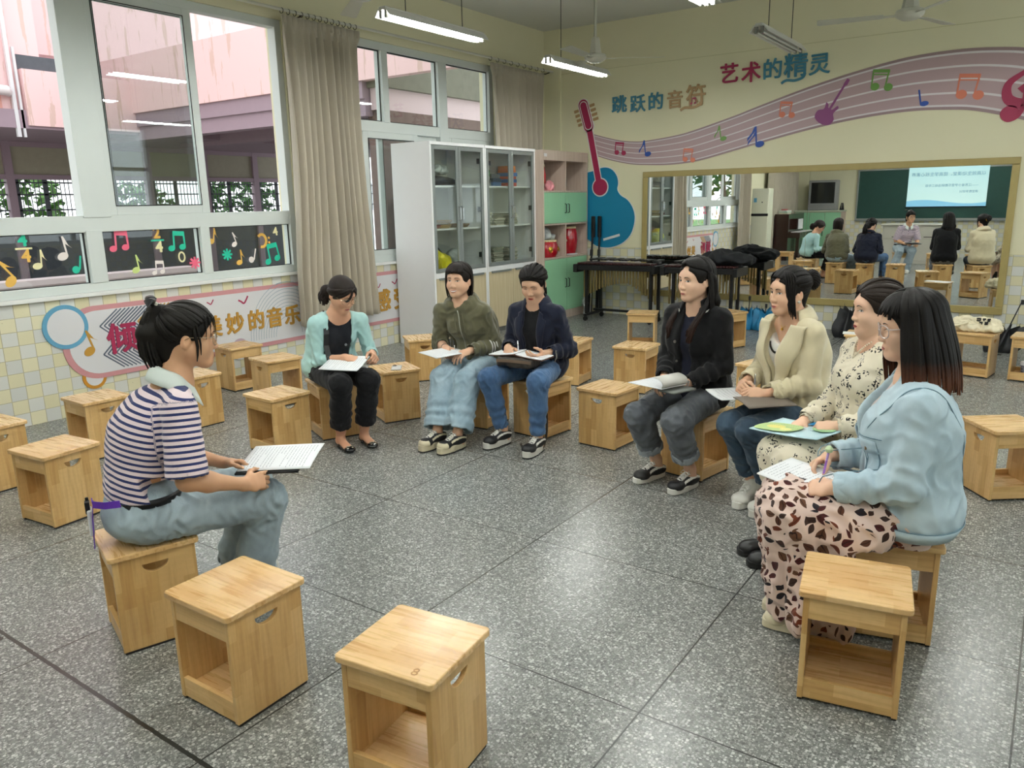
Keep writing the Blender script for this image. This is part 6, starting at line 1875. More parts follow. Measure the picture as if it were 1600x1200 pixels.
# ---------------------------------------------------------------- dressing helpers
def L3(g, v):
    """vector in person frame (right, forward, up) -> world"""
    return g.r * v[0] + g.f * v[1] + UP * v[2]
def body(c, label, skin, hands, bare=None, feet=None):
    g = Rig(c)
    Hs = SDF(); head_prims(Hs, g)
    s = SDF(); head_prims(s, g)
    nb = g.neck
    s.tube(g.H(0, -.028, -.05), nb - UP * .01 - g.spine_f * .005, (.046, .048), (.052, .050), g.sr, .022)
    for sh in (g.shR, g.shL):
        s.cone(nb - UP * .012 - g.spine_f * .02, nb + (sh - nb) * .6 + UP * .0, .032, .030, .04)
    s.cone(nb - UP * .01, g.spine(.55), .062, .075, .05)
    s.tube(g.spine(.78), g.spine(.5), (.115 * g.w, .066), (.10 * g.w, .07), g.side(.9), .05)
    s.tube(g.spine(.5), g.hip, (.10, .06), (.12, .07), g.side(.3), .05)
    up = c.get('armr', 1.0)
    for sh, el, wr in ((g.shR, g.elR, g.wrR), (g.shL, g.elL, g.wrL)):
        s.cone(nb - UP * .05, sh, .035, .036, .03)
        s.cone(sh, el, .036 * up, .033 * up, .02)
        s.cone(el, lerp(el, wr, .35), .034 * up, .033 * up, .02)
        s.cone(lerp(el, wr, .35), wr, .033 * up, .0215, .02)
    tips = {}
    for key, wr, el, right in (('R', g.wrR, g.elR, True), ('L', g.wrL, g.elL, False)):
        fd, pd, curl, idx, th = hands[key]
        tips[key] = hand_prims(s, wr, L3(g, fd), L3(g, pd), right, curl, th, 1.0, idx, c.get('hand', .96))
    lr = bare or (.050, .044, .036, .030)
    for hp, kn, an, fd in ((g.hipR, g.knR, g.anR, g.fR), (g.hipL, g.knL, g.anL, g.fL)):
        s.cone(g.hip, hp, .06, .06, .04)
        s.cone(hp, kn, lr[0], lr[1], .02)
        s.cone(kn, lerp(kn, an, .3), lr[1], lr[2] + .012, .03)
        s.cone(lerp(kn, an, .3), an + UP * .02, lr[2] + .012, lr[3], .03)
        fo = V3(an[0], an[1], 0)
        s.cone(an + UP * .02, fo + UP * .045 - fd * .02, lr[3], .028, .02)
        s.tube(fo + UP * .045 - fd * .02, fo + fd * .12 + UP * .026, (.026, .028), (.032, .014), np.cross(fd, UP), .03)
    V, F = s.mesh(.0037)
    o = np_mesh('person', V, F, skin, None, None, True, None, g.base)
    o.location = g.base
    tag(o, label, 'person', 'people seated in the circle')
    face_features(g, Hs, o, c)
    return g, o, tips
def save(g, root, name, V, F, mats, mi=None, attr=None):
    return np_mesh(name, V, F, mats, root, mi, True, attr, g.base)
def trousers(g, root, mat, kr, hem, flare, ease=.0, amp=.006, seed=1, cuff=None, name='trousers', seatz=.399, anksh=0.0):
    """kr = (hip, knee, mid, hem) radii ; hem = height of the leg end above the floor"""
    s = SDF()
    Rm = frame(g.f)
    s.ell(g.hip - g.f * .035 + UP * .01, (.178 * g.w + ease, .128 + ease, .115), Rm, .03)
    s.ell(g.hip - g.f * .01 + UP * .09, (.152 * g.w + ease, .112 + ease, .07), Rm, .05)
    ends = []
    for hp, kn, an, fd in ((g.hipR, g.knR, g.anR, g.fR), (g.hipL, g.knL, g.anL, g.fL)):
        s.tube(hp, kn, (kr[0], kr[0] * .93), (kr[1], kr[1]), g.r, .03)
        ax = nrm(an - kn)
        t = (kn[2] - hem) / max(kn[2] - an[2], .05)
        e = kn + (an - kn) * t
        m = lerp(kn, e, .5)
        s.cone(kn, m, kr[1], kr[2], .03)
        s.cone(m, e + ax * .01, kr[2], kr[3], .02)
        ends.append((e, ax))
    for e, ax in ends:
        s.cut(e, ax, .003, (e, kr[3] * 1.6 + .02))
        s.cone(e - ax * .035, e + ax * .02, kr[3] * .78, kr[3] * .82, .003, -1)
    bx = frame(g.f)
    s.func(lambda P: np.maximum(P[:, 2] - seatz, np.abs((P - g.hip) @ bx)[:, 1] - .24 + 0 * P[:, 0]), .006, -1)
    V, F = s.mesh(.0075)
    zones = [(g.knR, .12, 1.0), (g.knL, .12, 1.0), (g.hipR + g.f * .05, .14, .9), (g.hipL + g.f * .05, .14, .9)] + [(e, .1, .8) for e, _ in ends]
    V = fold(V, F, amp, 16, seed, zones)
    for (e, ax), kn in zip(ends, (g.knR, g.knL)):
        V = cuff_folds(V, F, lerp(kn, e, .45), e, kr[3] * 1.7, amp * .7, 3, seed)
    V[:, 2] = np.where((np.abs((V - g.hip) @ g.f) < .2) & (V[:, 2] < .42), np.maximum(V[:, 2], .3985), V[:, 2])
    o = save(g, root, name, V, F, mat)
    if cuff is not None:
        for e, ax in ends:
            ss = SDF(); r_ = kr[3] + .006
            ss.cone(e - ax * .045, e, r_, r_ + .002, .004); ss.cut(e, ax, .004); ss.cut(e - ax * .045, -ax, .004)
            ss.cone(e - ax * .08, e + ax * .03, r_ - .012, r_ - .012, .003, -1)
            V, F = ss.mesh(.006); V = fold(V, F, .003, 25, 3)
            save(g, o, 'turned_cuff', V, F, cuff)
    return o, ends
def chest_axis(g):
    return nrm(g.neck - g.hip)
def wedge(g, s, wfun, k=.006, y0=.015):
    ax = chest_axis(g); f = nrm(g.spine_f - ax * (g.spine_f @ ax)); r = np.cross(f, ax)
    def fn(P):
        q = P - g.hip
        z = q @ ax; x = q @ r; y = q @ f
        return np.maximum(np.abs(x) - wfun(z), y0 - y)
    s.func(fn, k, -1)
def surf(g, S, X, Z, off):
    """shoot points (x across, z up the chest) from the front on to field S"""
    ax = chest_axis(g); f = nrm(g.spine_f - ax * (g.spine_f @ ax)); r = np.cross(f, ax)
    X, Z = np.asarray(X, float), np.asarray(Z, float)
    P = g.hip + np.outer(X.ravel(), r) + np.outer(Z.ravel(), ax) + f * .34
    for _ in range(60):
        P = P - f * (np.clip(S.ev(P), -.05, .05) * .8)[:, None]
    return P + f * (np.asarray(off) * np.ones(X.size))[:, None]
def surf_grid(g, S, root, name, X, Z, off, mat, th=.004):
    m, n = X.shape
    P = surf(g, S, X, Z, np.asarray(off).ravel() if hasattr(off, 'ravel') else off)
    F = np.array([(i * n + j, i * n + j + 1, (i + 1) * n + j + 1, (i + 1) * n + j) for i in range(m - 1) for j in range(n - 1)])
    o = np_mesh(name, P, F, mat, root, None, True, None, g.base)
    md = o.modifiers.new('thickness', 'SOLIDIFY'); md.thickness = th; md.offset = 0
    return o
def neck_cut(g, s, r=(.068, .070, .05), drop=.0, fwd=.01, k=.01):
    s.ell(g.neck + UP * (.03 - drop) + g.spine_f * fwd, r, frame(g.spine_f), k, -1)
def upper(g, root, name, e, mat, sleeve=None, hem=.03, wid=1.0, amp=.006, seed=1, wfun=None, neck=None, h=.0075, hips=True, keep=False, stripes=False, extra=None, hemfront=None):
    """jacket, shirt or hoodie body with sleeves. sleeve = (r shoulder, r elbow, r wrist, part of forearm R, L)"""
    s = SDF()
    torso(s, g, e, wid)
    Rm = frame(g.f)
    if hips:
        s.ell(g.hip - g.f * .03 + UP * .035, (.182 * g.w + e * .8, .132 + e * .8, .10), Rm, .05)
    ends = []
    if sleeve:
        for sh, el, wr, up_ in ((g.shR, g.elR, g.wrR, sleeve[3]), (g.shL, g.elL, g.wrL, sleeve[4])):
            s.cone(sh - UP * .004, el, sleeve[0], sleeve[1], .012)
            if up_ > 0:
                en = lerp(el, wr, up_)
                s.cone(el, en + nrm(wr - el) * .01, sleeve[1], sleeve[2], .014)
                ends.append((en, nrm(wr - el), sleeve[2]))
            else:
                en = lerp(sh, el, 1 + up_)
                ends.append((en, nrm(el - sh), sleeve[1]))
    if extra:
        extra(s)
    base = SDF(); base.p = list(s.p)
    s.cut(g.hip + UP * hem, -UP, .006, (g.hip - g.f * .02, .34))
    if neck:
        neck_cut(g, s, *neck)
    if wfun:
        wedge(g, s, wfun)
    for en, ax, r_ in ends:
        s.cut(en, ax, .003, (en, r_ * 2 + .02))
        s.cone(en - ax * .03, en + ax * .02, r_ * .84, r_ * .88, .003, -1)
    V, F = s.mesh(h)
    zones = [(g.elR, .10, 1.0), (g.elL, .10, 1.0), (lerp(g.shR, g.hip, .2), .12, .7), (lerp(g.shL, g.hip, .2), .12, .7), (g.hip + UP * .09, .16, .9)]
    V = fold(V, F, amp, 12, seed, zones)
    for (en, ax, r_), el in zip(ends, (g.elR, g.elL)):
        if sleeve and sleeve[3] > 0:
            V = cuff_folds(V, F, el, en, r_ * 2.0, amp * .7, 4, seed)
    attr = None
    if stripes:
        u = (V - g.hip) @ chest_axis(g) - .10 * ((V - g.hip) @ g.f) * 0
        dS = []
        for sh, el in ((g.shR, g.elR), (g.shL, g.elL)):
            w = el - sh; L = np.linalg.norm(w); w = w / L
            t = np.clip((V - sh) @ w, 0, L)
            d = np.linalg.norm(V - sh - t[:, None] * w, axis=1)
            side = (V - g.neck) @ (nrm(sh - g.neck))
            m = (d < sleeve[1] + .022) & (side > .135 * g.w) & ((V - sh) @ w > -.02 + (.16 - side) * .0)
            u = np.where(m, -((V - sh) @ w) + .003, u)
        attr = {'u': u}
    o = save(g, root, name, V, F, mat, None, attr)
    return (o, base, ends)
def thin_tube(g, root, name, pts, r, mat, n=8):
    b = MB(); b.tube([Vector(p) - Vector(g.base) for p in pts], r, n)
    return b.build(name, mat, root, smooth=True)
def collar(g, root, mat, r0=(.060, .058), r1=(.102, .094), z0=.052, z1=.002, gap=28, point=.03, th=.004, name='collar', back=.0, tilt=.0):
    n = 40
    P = []
    f, r = g.spine_f, g.sr
    for k in range(5):
        t = k / 4
        row = []
        for i in range(n + 1):
            a = R(gap + (360 - 2 * gap) * i / n)
            front = max(0, math.cos(a)) ** 2
            rx = r0[0] + (r1[0] - r0[0]) * t; ry = r0[1] + (r1[1] - r0[1]) * t
            z = z0 + (z1 - z0) * t ** 1.3 - front * (.035 + point * t) + .012 * max(0, -math.cos(a)) + .008 * math.sin(t * PI)
            row.append(g.neck + r * (rx * math.sin(a)) + f * (ry * math.cos(a) - .004 - back) + UP * z)
        P.append(row)
    b = MB(); b.grid([[tuple(q - g.base) for q in row] for row in P])
    o = b.build(name, mat, root, smooth=True)
    md = o.modifiers.new('thickness', 'SOLIDIFY'); md.thickness = th; md.offset = 0
    return o
def prop_mb(): return MB()
def slab_at(name, label, cat, p, fwd, up, size, mat, group=None, bend=0.0, n=10, th=.003, parts=None):
    """thin flat thing (paper, pad): centre p, fwd = reading up direction, up = face normal, size (w, h)"""
    Fm = frame(fwd, up)
    P = []
    for i in range(n + 1):
        row = []
        for j in range(n + 1):
            x = (i / n - .5) * size[0]; y = (j / n - .5) * size[1]
            z = bend * (1 - (2 * i / n - 1) ** 2) * .5 + .15 * bend * math.sin(3 * j / n)
            row.append(tuple(Fm @ V3(x, y, z)))
        P.append(row)
    b = MB(); b.grid(P)
    o = b.build(name, mat, None, smooth=True, loc=tuple(p))
    md = o.modifiers.new('thickness', 'SOLIDIFY'); md.thickness = th; md.offset = 1
    tag(o, label, cat, group)
    return o, Fm
def written(name, lines=16, ruled=False):
    t = NT(name)
    o = t.n('TexCoord').outputs['Object']
    return t
def paper_lines(o, Fm, size, seed, col, n=14, z=.0018, bend=0.0, margin=.02, part='written_lines'):
    """rows of small dark strokes lying on the sheet"""
    rnd = random.Random(seed)
    b = MB()
    for k in range(n):
        y = size[1] / 2 - margin - (size[1] - 2 * margin) * k / max(1, n - 1)
        x = -size[0] / 2 + margin
        xe = size[0] / 2 - margin - (rnd.random() < .3) * rnd.uniform(.1, .6) * size[0]
        while x < xe:
            w = rnd.uniform(.004, .012)
            q = []
            for a, c in ((x, y - .0012), (x + w, y - .0012), (x + w, y + .0012), (x, y + .0012)):
                zz = bend * (1 - (2 * a / size[0]) ** 2) * .5 + .15 * bend * math.sin(3 * (c / size[1] + .5)) + z
                q.append(tuple(Fm @ V3(a, c, zz)))
            b.add(q, [(0, 1, 2, 3)])
            x += w + rnd.uniform(.002, .006)
    return b.build(part, col, o)
M_INK = plain('grey_ink', '9da1a8', .7)
def pen(label, tip, axis, mat, mat2, L=.14, r=.0042, group='pens'):
    ax = nrm(axis); tip = V3(*tip)
    t = thing('pen', label, 'pen', tuple(tip), 0, group)
    b = MB(); b.tube([(0, 0, 0), tuple(ax * .012)], [.0006, r * .8], 8); b.build('nib', M_CHROME, t, smooth=True)
    b = MB(); b.tube([tuple(ax * .012), tuple(ax * .04), tuple(ax * L)], [r * .8, r, r * .95], 10); b.build('barrel', mat, t, smooth=True)
    b = MB(); b.tube([tuple(ax * (L - .03)), tuple(ax * L), tuple(ax * (L + .004))], [r * 1.12, r * 1.12, r * .6], 10); b.build('cap', mat2, t, smooth=True)
    return t
M_PAPERB = plain('bright_paper', 'eceef0', .6)
SKIN_A = skin_mat('skin_tan', 'c99b78'); SKIN_B = skin_mat('skin_warm', 'd3a183'); SKIN_C = skin_mat('skin_light', 'deb193'); SKIN_D = skin_mat('skin_fair', 'e3b99d')
WRITE = ((-.50, .80, -.30), (-.62, .10, -.78), (55, 60, 35), (38, 45, 22), .55)
REST_L = ((.42, .88, -.18), (.30, .05, -.95), (22, 30, 18), None, .15)
REST_R = ((-.42, .88, -.18), (-.30, .05, -.95), (22, 30, 18), None, .15)
# ---------------------------------------------------------------- A: speaker in striped polo
c = dict(hip=(3.63, -8.59, .49), fwd=(.471, .882), neck=(3.715, -8.485, .985), head=(3.752, -8.428, 1.155), look=(.53, .85, -.10), Rw=(3.925, -8.375, .585), Lw=(3.70, -8.305, .61),
         toeR=(3.83, -8.115, 0), toeL=(3.60, -8.02, 0), footR=(.35, .94), footL=(.35, .94), arm=.98, armr=1.12, eye=.8, w=1.02, slouch=.06, gaze=.3)
g, P_, tips = body(c, 'person with ponytail in striped polo shirt and pale jeans, reading from a sheet', SKIN_A, dict(R=((-.35, .92, -.05), (-.85, .0, -.5), (32, 38, 25), (22, 30, 20), .3), L=((.45, .88, .02), (.5, .0, -.85), (30, 35, 22), None, .2)))
t = NT('navy_pink_stripes')
u = t.n('Attribute', attribute_name='u').outputs['Fac']
st = t.math('LESS_THAN', t.math('FRACT', t.math('DIVIDE', u, .0225)), .43)
cc = t.mix(st, hx('e6d3d6'), hx('2c3564'))
cc = t.mix(.35, cc, t.ramp(t.noise(t.obj(), 300, 2), [(.3, (.75, .75, .75)), (.7, (1, 1, 1))]), 'MULTIPLY')
t.p(base=cc, rough=.9, spec=.2, sheen=.2); t.bump(t.noise(t.obj(), 800, 2), .2, .001)
polo, S, _ = upper(g, P_, 'polo_shirt', .016, t.m, (.060, .074, .0, -.06, -.06), hem=.085, amp=.006, seed=3, neck=((.050, .050, .045), -.005, .014), h=.0062, stripes=True, hips=False)
M_COLW = cloth_mat('white_collar', 'd9e2dc')
collar(g, polo, M_COLW, (.056, .055), (.104, .098), .046, -.014, 14, .03)
for k in range(2):
    b = MB(); q = surf(g, S, [.004], [.40 - .05 * k], .003)[0] - g.base; b.lathe([(.001, .003), (.006, .002), (.006, -.002), (.001, -.002)], n=12, M=Matrix.Translation(q) @ Matrix.Rotation(PI / 2, 4, 'X')); b.build('button', M_BLK, polo)
M_JA = denim_mat('pale_grey_denim', '8798a2', '9fb0b8')
tr, _ = trousers(g, P_, M_JA, (.098, .076, .078, .098), .03, 1, .012, .007, 5)
def belt(g, root, z, rx, ry, mat, h=.03, name='belt', cx=0):
    n = 40
    P = [[tuple(g.hip + g.r * ((rx) * math.sin(2 * PI * i / n)) + g.f * ((ry) * math.cos(2 * PI * i / n) - .012) + UP * (z + dz) - g.base) for i in range(n + 1)] for dz in (0, h)]
    b = MB(); b.grid(P); o = b.build(name, mat, root, smooth=True)
    md = o.modifiers.new('t', 'SOLIDIFY'); md.thickness = .004
    return o
belt(g, P_, .070, .176, .136, M_BLK)
M_PURP = plain('purple_ribbon', '5b2aa5', .6)
lan = thing('lanyard_clip', 'white microphone pack on purple ribbon at speaker\'s back waist', 'microphone pack', tuple(g.hip - g.f * .20 + g.r * .02 + UP * .0))
b = MB(); Rm = Matrix.Rotation(math.atan2(g.f[1], g.f[0]), 4, 'Z'); b.box((-.016, -.032, -.045), (.0, .032, .055), Rm); b.build('pack', plain('pack_white', 'd8dad6', .35), lan, bevel=.006)
b = MB(); b.box((-.02, -.02, .04), (-.004, .012, .085), Rm); b.cyl(tuple(Rm @ Vector((-.012, .01, .05))), tuple(Rm @ Vector((-.012, .012, .095))), .006, n=10); b.build('clip', M_BLK, lan, bevel=.003)
b = MB(); b.strip([tuple(Rm @ Vector(q)) for q in ((.012, -.055, .095), (.004, -.05, .04), (.0, -.055, -.02), (-.004, -.05, -.08))], tuple(Rm @ Vector((-1, 0, 0))), .034, .003); b.strip([tuple(Rm @ Vector(q)) for q in ((.01, -.04, .095), (.012, -.09, .098), (.05, -.135, .102), (.10, -.155, .106))], tuple(Rm @ Vector((-.4, -1, 0))), .026, .003); b.build('ribbon', M_PURP, lan)
b = MB()
for q0, q1, q2_ in (((.15, -.05), (.13, -.02), (.10, .01)),):
    pass
pk = surf
for an, kn, fd, rt in ((g.anR, g.knR, g.fR, True), (g.anL, g.knL, g.fL, False)):
    shoe(g, P_, an, fd, 'plain', rt, (M_SHOEW, M_SHOEW, M_SHOEW))
hr = Hair(g, 1)
hr.cap(.003, .004)
G = (182, 42)
hr.swept(G, (-100, 100), 10, 50, .006, .012, -10, 44)
gp = sk(182, 42, .006)
hr.mass([gp, gp + V3(0, -.022, .006)], [.020, .018])
hr.tail(gp + V3(0, -.012, .004), [gp + V3(.0, -.040, -.010), gp + V3(0, -.052, -.09), gp + V3(.0, -.040, -.17), gp + V3(.0, -.022, -.235)], 46, .032, .012, .22, .35)
hr.mass([gp + V3(0, -.030, -.015), gp + V3(0, -.048, -.09), gp + V3(0, -.038, -.16)], [.022, .034, .022], None, .03)
for az, e1, z, sd in ((-34, 40, .006, 1), (-20, 42, .012, 1), (-8, 43, .010, 1), (6, 43, .012, 1), (18, 42, .010, 1), (32, 40, .004, 1), (44, 36, -.004, 1)):
    q = sk(az, e1, .004); q2_ = sk(az * 1.05, 24, .010); q3 = sk(az * 1.12, 12, .006)
    hr.lock([sk(az * .6, 62, .004), q, q2_, V3(q3[0], q3[1] + .004, z)], .006, .35, .25)
for q in (-1, 1):
    hr.lock([sk(q * 74, 34, .004), sk(q * 76, 10, .007), V3(q * .073, .028, -.03), V3(q * .070, .026, -.085)], .007, .5, .3)
    hr.lock([sk(q * 70, 34, .004), sk(q * 69, 10, .007), V3(q * .071, .038, -.02), V3(q * .066, .040, -.062)], .005, .5, .3)
MH_BLK = hair_mat('black_hair', '17130f')
hA = hr.build(P_, MH_BLK)
bw = MB()
q = gp + V3(0, -.020, .016)
for sx in (-1, 1):
    bw.tube([tuple(g.H(*(q + V3(sx * x, -.01 - abs(x) * .15, z))) - g.base) for x, z in ((.004, 0), (.03, .020), (.06, .022), (.085, .004))], [.007, .020, .018, .003], 8, .5)
bw.build('hair_bow', M_BLK, hA, smooth=True)
bw = MB(); bw.tube([tuple(g.H(*(q + V3(x, .003, .006))) - g.base) for x in (-.016, 0, .016)], .006, 8); bw.build('hair_clip', plain('pearl', 'e2ddd0', .2), hA, smooth=True)
add_glasses(g, P_)
pc = (g.wrR + g.wrL) / 2 + g.f * .19 + UP * .03
pA, Fm = slab_at('paper_sheet', 'white printed sheet held by the striped shirt speaker', 'paper', pc - g.r * .02, nrm(g.f * .82 + g.r * .5 + UP * .05), nrm(UP - g.f * .22 + g.r * .08), (.21, .297), M_PAPERB, 'sheets and pads being held', .006)
paper_lines(pA, Fm, (.21, .297), 1, M_INK, 20, .0012, .006)
b = MB(); b.box((-.10, -.13, -.012), (.10, .13, -.003)); 
tb_ = tag(b.build('tablet', M_BLK, None, bevel=.003, loc=tuple(pc - g.r * .02 - g.f * .03 - UP * .006)), 'black tablet held under the speaker\'s printed sheet', 'tablet')
tb_.rotation_euler = Matrix(tuple(tuple(r_) for r_ in Fm)).to_euler()
# ---------------------------------------------------------------- B: mint cardigan
c = dict(hip=(2.235, -6.40, .49), fwd=(.924, -.382), neck=(2.345, -6.405, .895), head=(2.412, -6.415, 1.03), look=(.93, -.10, -.48), Rw=(2.50, -6.505, .615), Lw=(2.595, -6.345, .625),
         toeR=(2.655, -6.655, 0), toeL=(2.725, -6.50, 0), arm=.95, eye=.15, slouch=.05, sright=(-.43, -.90), lip=M_LIP)
g, P_, tips = body(c, 'person in mint cardigan and glasses, head bent over notes on the lap', SKIN_B, dict(R=((-.70, .70, -.15), (-.55, .2, -.8), (55, 60, 35), (38, 45, 22), .55), L=((.10, .95, -.20), (.75, .0, -.65), (48, 50, 30), None, .4)), None)
M_NVT = cloth_mat('black_navy_tee', '14161f', '0f1119')
tee, S, _ = upper(g, P_, 'tee_shirt', .004, M_NVT, None, hem=.0, amp=.003, seed=2, neck=((.088, .088, .075), .02, .03), hips=True)
M_MINT = cloth_mat('mint_knit', 'b4d9d6', 'a3cccb', weave=500)
card, S2, _ = upper(g, P_, 'cardigan', .017, M_MINT, (.052, .046, .034, .97, .97), hem=-.05, amp=.007, seed=4, neck=((.085, .085, .075), .01, .01), wfun=lambda z: .088 + .05 * np.clip(.25 - z, -.2, .3))
tr, ends = trousers(g, P_, cloth_mat('black_trousers', '121216', '0c0c0f', sheen=.1), (.092, .072, .070, .072), .155, 1, .0, .005, 3)
for an, fd, rt in ((g.anR, g.fR, True), (g.anL, g.fL, False)):
    shoe(g, P_, an, fd, 'flat', rt, (plain('patent_black', '121214', .15, coat=.5), M_SHOEB, M_SOLEB))
hr = Hair(g, 2)
hr.cap(.006, -.004)
Gb = (172, -34)
hr.swept(Gb, (-100, 100), -14, 52, .008, .011, -2, 44)
gp = sk(172, -34, .008)
hr.tail(gp, [gp + V3(.012, -.030, -.025), gp + V3(.032, -.030, -.07), gp + V3(.040, -.005, -.12)], 40, .036, .013, .3, .5)
hr.mass([gp, gp + V3(.018, -.030, -.03), gp + V3(.034, -.022, -.08)], [.026, .034, .028])
hr.build(P_, hair_mat('dark_grey_brown_hair', '2a211d', '4a2a22', .86, .94))
add_glasses(g, P_)
b = MB()
q1 = surf(g, S2, [.100, .095, .088], [.30, .22, .13], .006)
sp_ = [tuple(g.neck - g.base + g.sr * .085 - g.spine_f * .04 + UP * .0), tuple(g.neck - g.base + g.sr * .098 + g.spine_f * .03 - UP * .01)] + [tuple(p - g.base) for p in q1[:3]]
b.strip(sp_, tuple(g.spine_f), .036, .005); bs = b.build('bag_strap', M_BLK, P_)
b = MB(); q = q1[2] - g.base
for a, d in (((-.02, .012), (.02, .012)), ((.02, .012), (.02, -.012)), ((.02, -.012), (-.02, -.012)), ((-.02, -.012), (-.02, .012))):
    b.tube([q + g.sr * a[0] + UP * a[1] + g.spine_f * .008, q + g.sr * d[0] + UP * d[1] + g.spine_f * .008], .0022, 6)
b.build('strap_buckle', M_CHROME, bs)
b = MB(); q = surf(g, S, [-.05], [.22], .005)[0] - g.base; b.cyl(q - g.spine_f * .002, q + g.spine_f * .003, .009, n=14); b.build('pin_badge', plain('pin_silver', 'b5b8bd', .3, .6), tee)
pc = g.hip + g.f * .34 + g.r * .03 + UP * .104
nb, Fm = slab_at('notebook', 'open white notebook on the lap of person in mint cardigan', 'notebook', pc, nrm(g.f * .75 - g.r * .66), nrm(UP + g.f * .10 + g.r * .32), (.20, .28), M_PAPERB, 'sheets and pads being held', -.014, 10, .006)
paper_lines(nb, Fm, (.20, .28), 5, M_INK, 15, .002, -.014)
pen('dark pen in the hand of person in mint cardigan', tips['R'][0] * .5 + tips['R'][4] * .5 - UP * .03, -g.f * .75 + g.r * .25 + UP * .7, M_BLK, M_BLK, .135)
lump('tissue', 'crumpled white tissue under the writing hand of mint cardigan', 'tissue', [(tuple(tips['R'][0] + g.f * .03 - g.r * .01 - UP * .008), (.026, .02, .014))], .005, M_PAPER, .006, 40, 2)
# ---------------------------------------------------------------- C: olive hoodie
c = dict(hip=(2.95, -5.63, .49), fwd=(.24, -.971), neck=(2.905, -5.742, .922), head=(2.915, -5.775, 1.087), look=(.20, -.98, .02), Rw=(2.875, -5.90, .615), Lw=(3.06, -5.86, .605),
         toeR=(3.035, -6.395, 0), toeL=(3.185, -6.375, 0), arm=.97, eye=.62, smile=.9, slouch=.06, gaze=.3, footR=(-.06, -1), footL=(-.10, -1))
g, P_, tips = body(c, 'smiling person with bob haircut in olive zip hoodie and wide jeans', SKIN_C, dict(R=WRITE, L=REST_L))
M_OLV = cloth_mat('olive_fleece', '67644c', '5a5841', weave=450, sheen=.35)
def hoodx(s):
    n_ = g.neck
    for a in range(-130, 131, 20):
        q = n_ + g.sr * .085 * math.sin(R(a)) - g.spine_f * (.075 * math.cos(R(a)) + .01) + UP * (.005 + .020 * math.cos(R(a)))
        s.ell(q, (.034, .034, .034), None, .03)
    s.ell(n_ - g.spine_f * .095 - UP * .05, (.085, .04, .06), frame(g.spine_f), .04)
hood, S, ends_ = upper(g, P_, 'hoodie', .022, M_OLV, (.064, .060, .046, .42, .97), hem=-.045, wid=1.05, amp=.010, seed=6, neck=((.058, .060, .06), -.02, .012), extra=hoodx)
z = np.linspace(.02, .42, 24)
X, Z = np.meshgrid(np.array([-.004, .004]), z)
zp = surf_grid(g, S, hood, 'zipper', X, Z, .012, plain('zip_silver', 'b3b2a6', .3, .7), .003)
X, Z = np.meshgrid(np.array([-.022, -.0215]), z)
surf_grid(g, S, hood, 'placket_seam', X, Z, .008, plain('olive_dark', '4a4834', .9), .003)
for q in (-1, 1):
    P = surf(g, S, [q * .03, q * .034, q * .032], [.40, .33, .26], .016)
    thin_tube(g, hood, 'drawstring', P, .0035, M_OLV)
# sleeve stripes on the left arm
w = nrm(g.wrL - g.elL)
for k in range(3):
    p0 = lerp(g.elL, g.wrL, .0) + w * (.012 + .022 * k); r_ = .0655 - .0012 * k
    u_ = nrm(np.cross(w, UP)); v_ = np.cross(w, u_)
    b = MB(); b.grid([[tuple(p0 + w * dz + (u_ * math.cos(a) + v_ * math.sin(a)) * r_ - g.base) for a in np.linspace(0, 2 * PI, 25)] for dz in (0, .012)])
    b.build('sleeve_stripe', M_SHOEW, hood, smooth=True)
M_JC = denim_mat('washed_blue_denim', '7f9bab', '9db3bf')
tr, ends = trousers(g, P_, M_JC, (.100, .084, .088, .102), .125, 1, .012, .008, 8)
for an, fd, rt in ((g.anR, g.fR, True), (g.anL, g.fL, False)):
    shoe(g, P_, an, fd, 'chunky', rt, (M_SHOEB, M_SHOEC, M_SHOEC))
hr = Hair(g, 3)
hr.cap(.005, .004)
for i in range(30):
    az = -48 + 96 * i / 29
    e = sk(az * 1.02, 13, .009)
    hr.lock([sk(az * .35 + 8, 80, .006), sk(az * .8, 58, .010), sk(az, 34, .011), V3(e[0], e[1] + .004, e[2] + hr.rnd.uniform(-.004, .008))], .009, .35, .5)
hr.hang(list(np.linspace(58, 180, 30)) , (8, 84), .115, .010, .012, .016, 4, .010)
hr.hang(list(np.linspace(-180, -100, 20)), (8, 84), .115, .010, .012, .016, 4, .010)
for i in range(8):
    az = -62 - i * 5
    hr.lock(arc((8, 84), (az, 30), 5, .008) + [sk(-98, 2, .010), sk(-122, -18, .012), V3(-.062, -.062, -.10)], .011, .4, .4)
hr.mass([(.05, -.045, -.02), (.048, -.045, -.10)], [.035, .022]); hr.mass([(-.05, -.055, -.02), (-.048, -.055, -.10)], [.032, .022]); hr.mass([(0, -.075, -.02), (0, -.07, -.10)], [.04, .025])
hr.build(P_, hair_mat('dark_brown_hair', '1f1713'))
pc = g.hip + g.f * .36 + g.r * .10 + UP * .118
nb, Fm = slab_at('paper_pad', 'white pad on the lap of person in olive hoodie', 'notepad', pc, nrm(g.f * .9 + g.r * .42), nrm(UP + g.f * .18), (.20, .28), M_PAPERB, 'sheets and pads being held', .004, 8, .005)
paper_lines(nb, Fm, (.20, .28), 7, M_INK, 12, .0012, .004)
pen('silver pen in the hand of person in olive hoodie', tips['R'][0] * .5 + tips['R'][4] * .5 - UP * .025, UP * .9 - g.f * .25 + g.r * .25, M_CHROME, M_BLK)
u_ = nrm(g.wrR - g.elR)
b = MB(); b.tube([g.wrR - u_ * .035 - g.base, g.wrR - u_ * .018 - g.base], .027, 14); b.build('wrist_watch', M_BLK, P_)
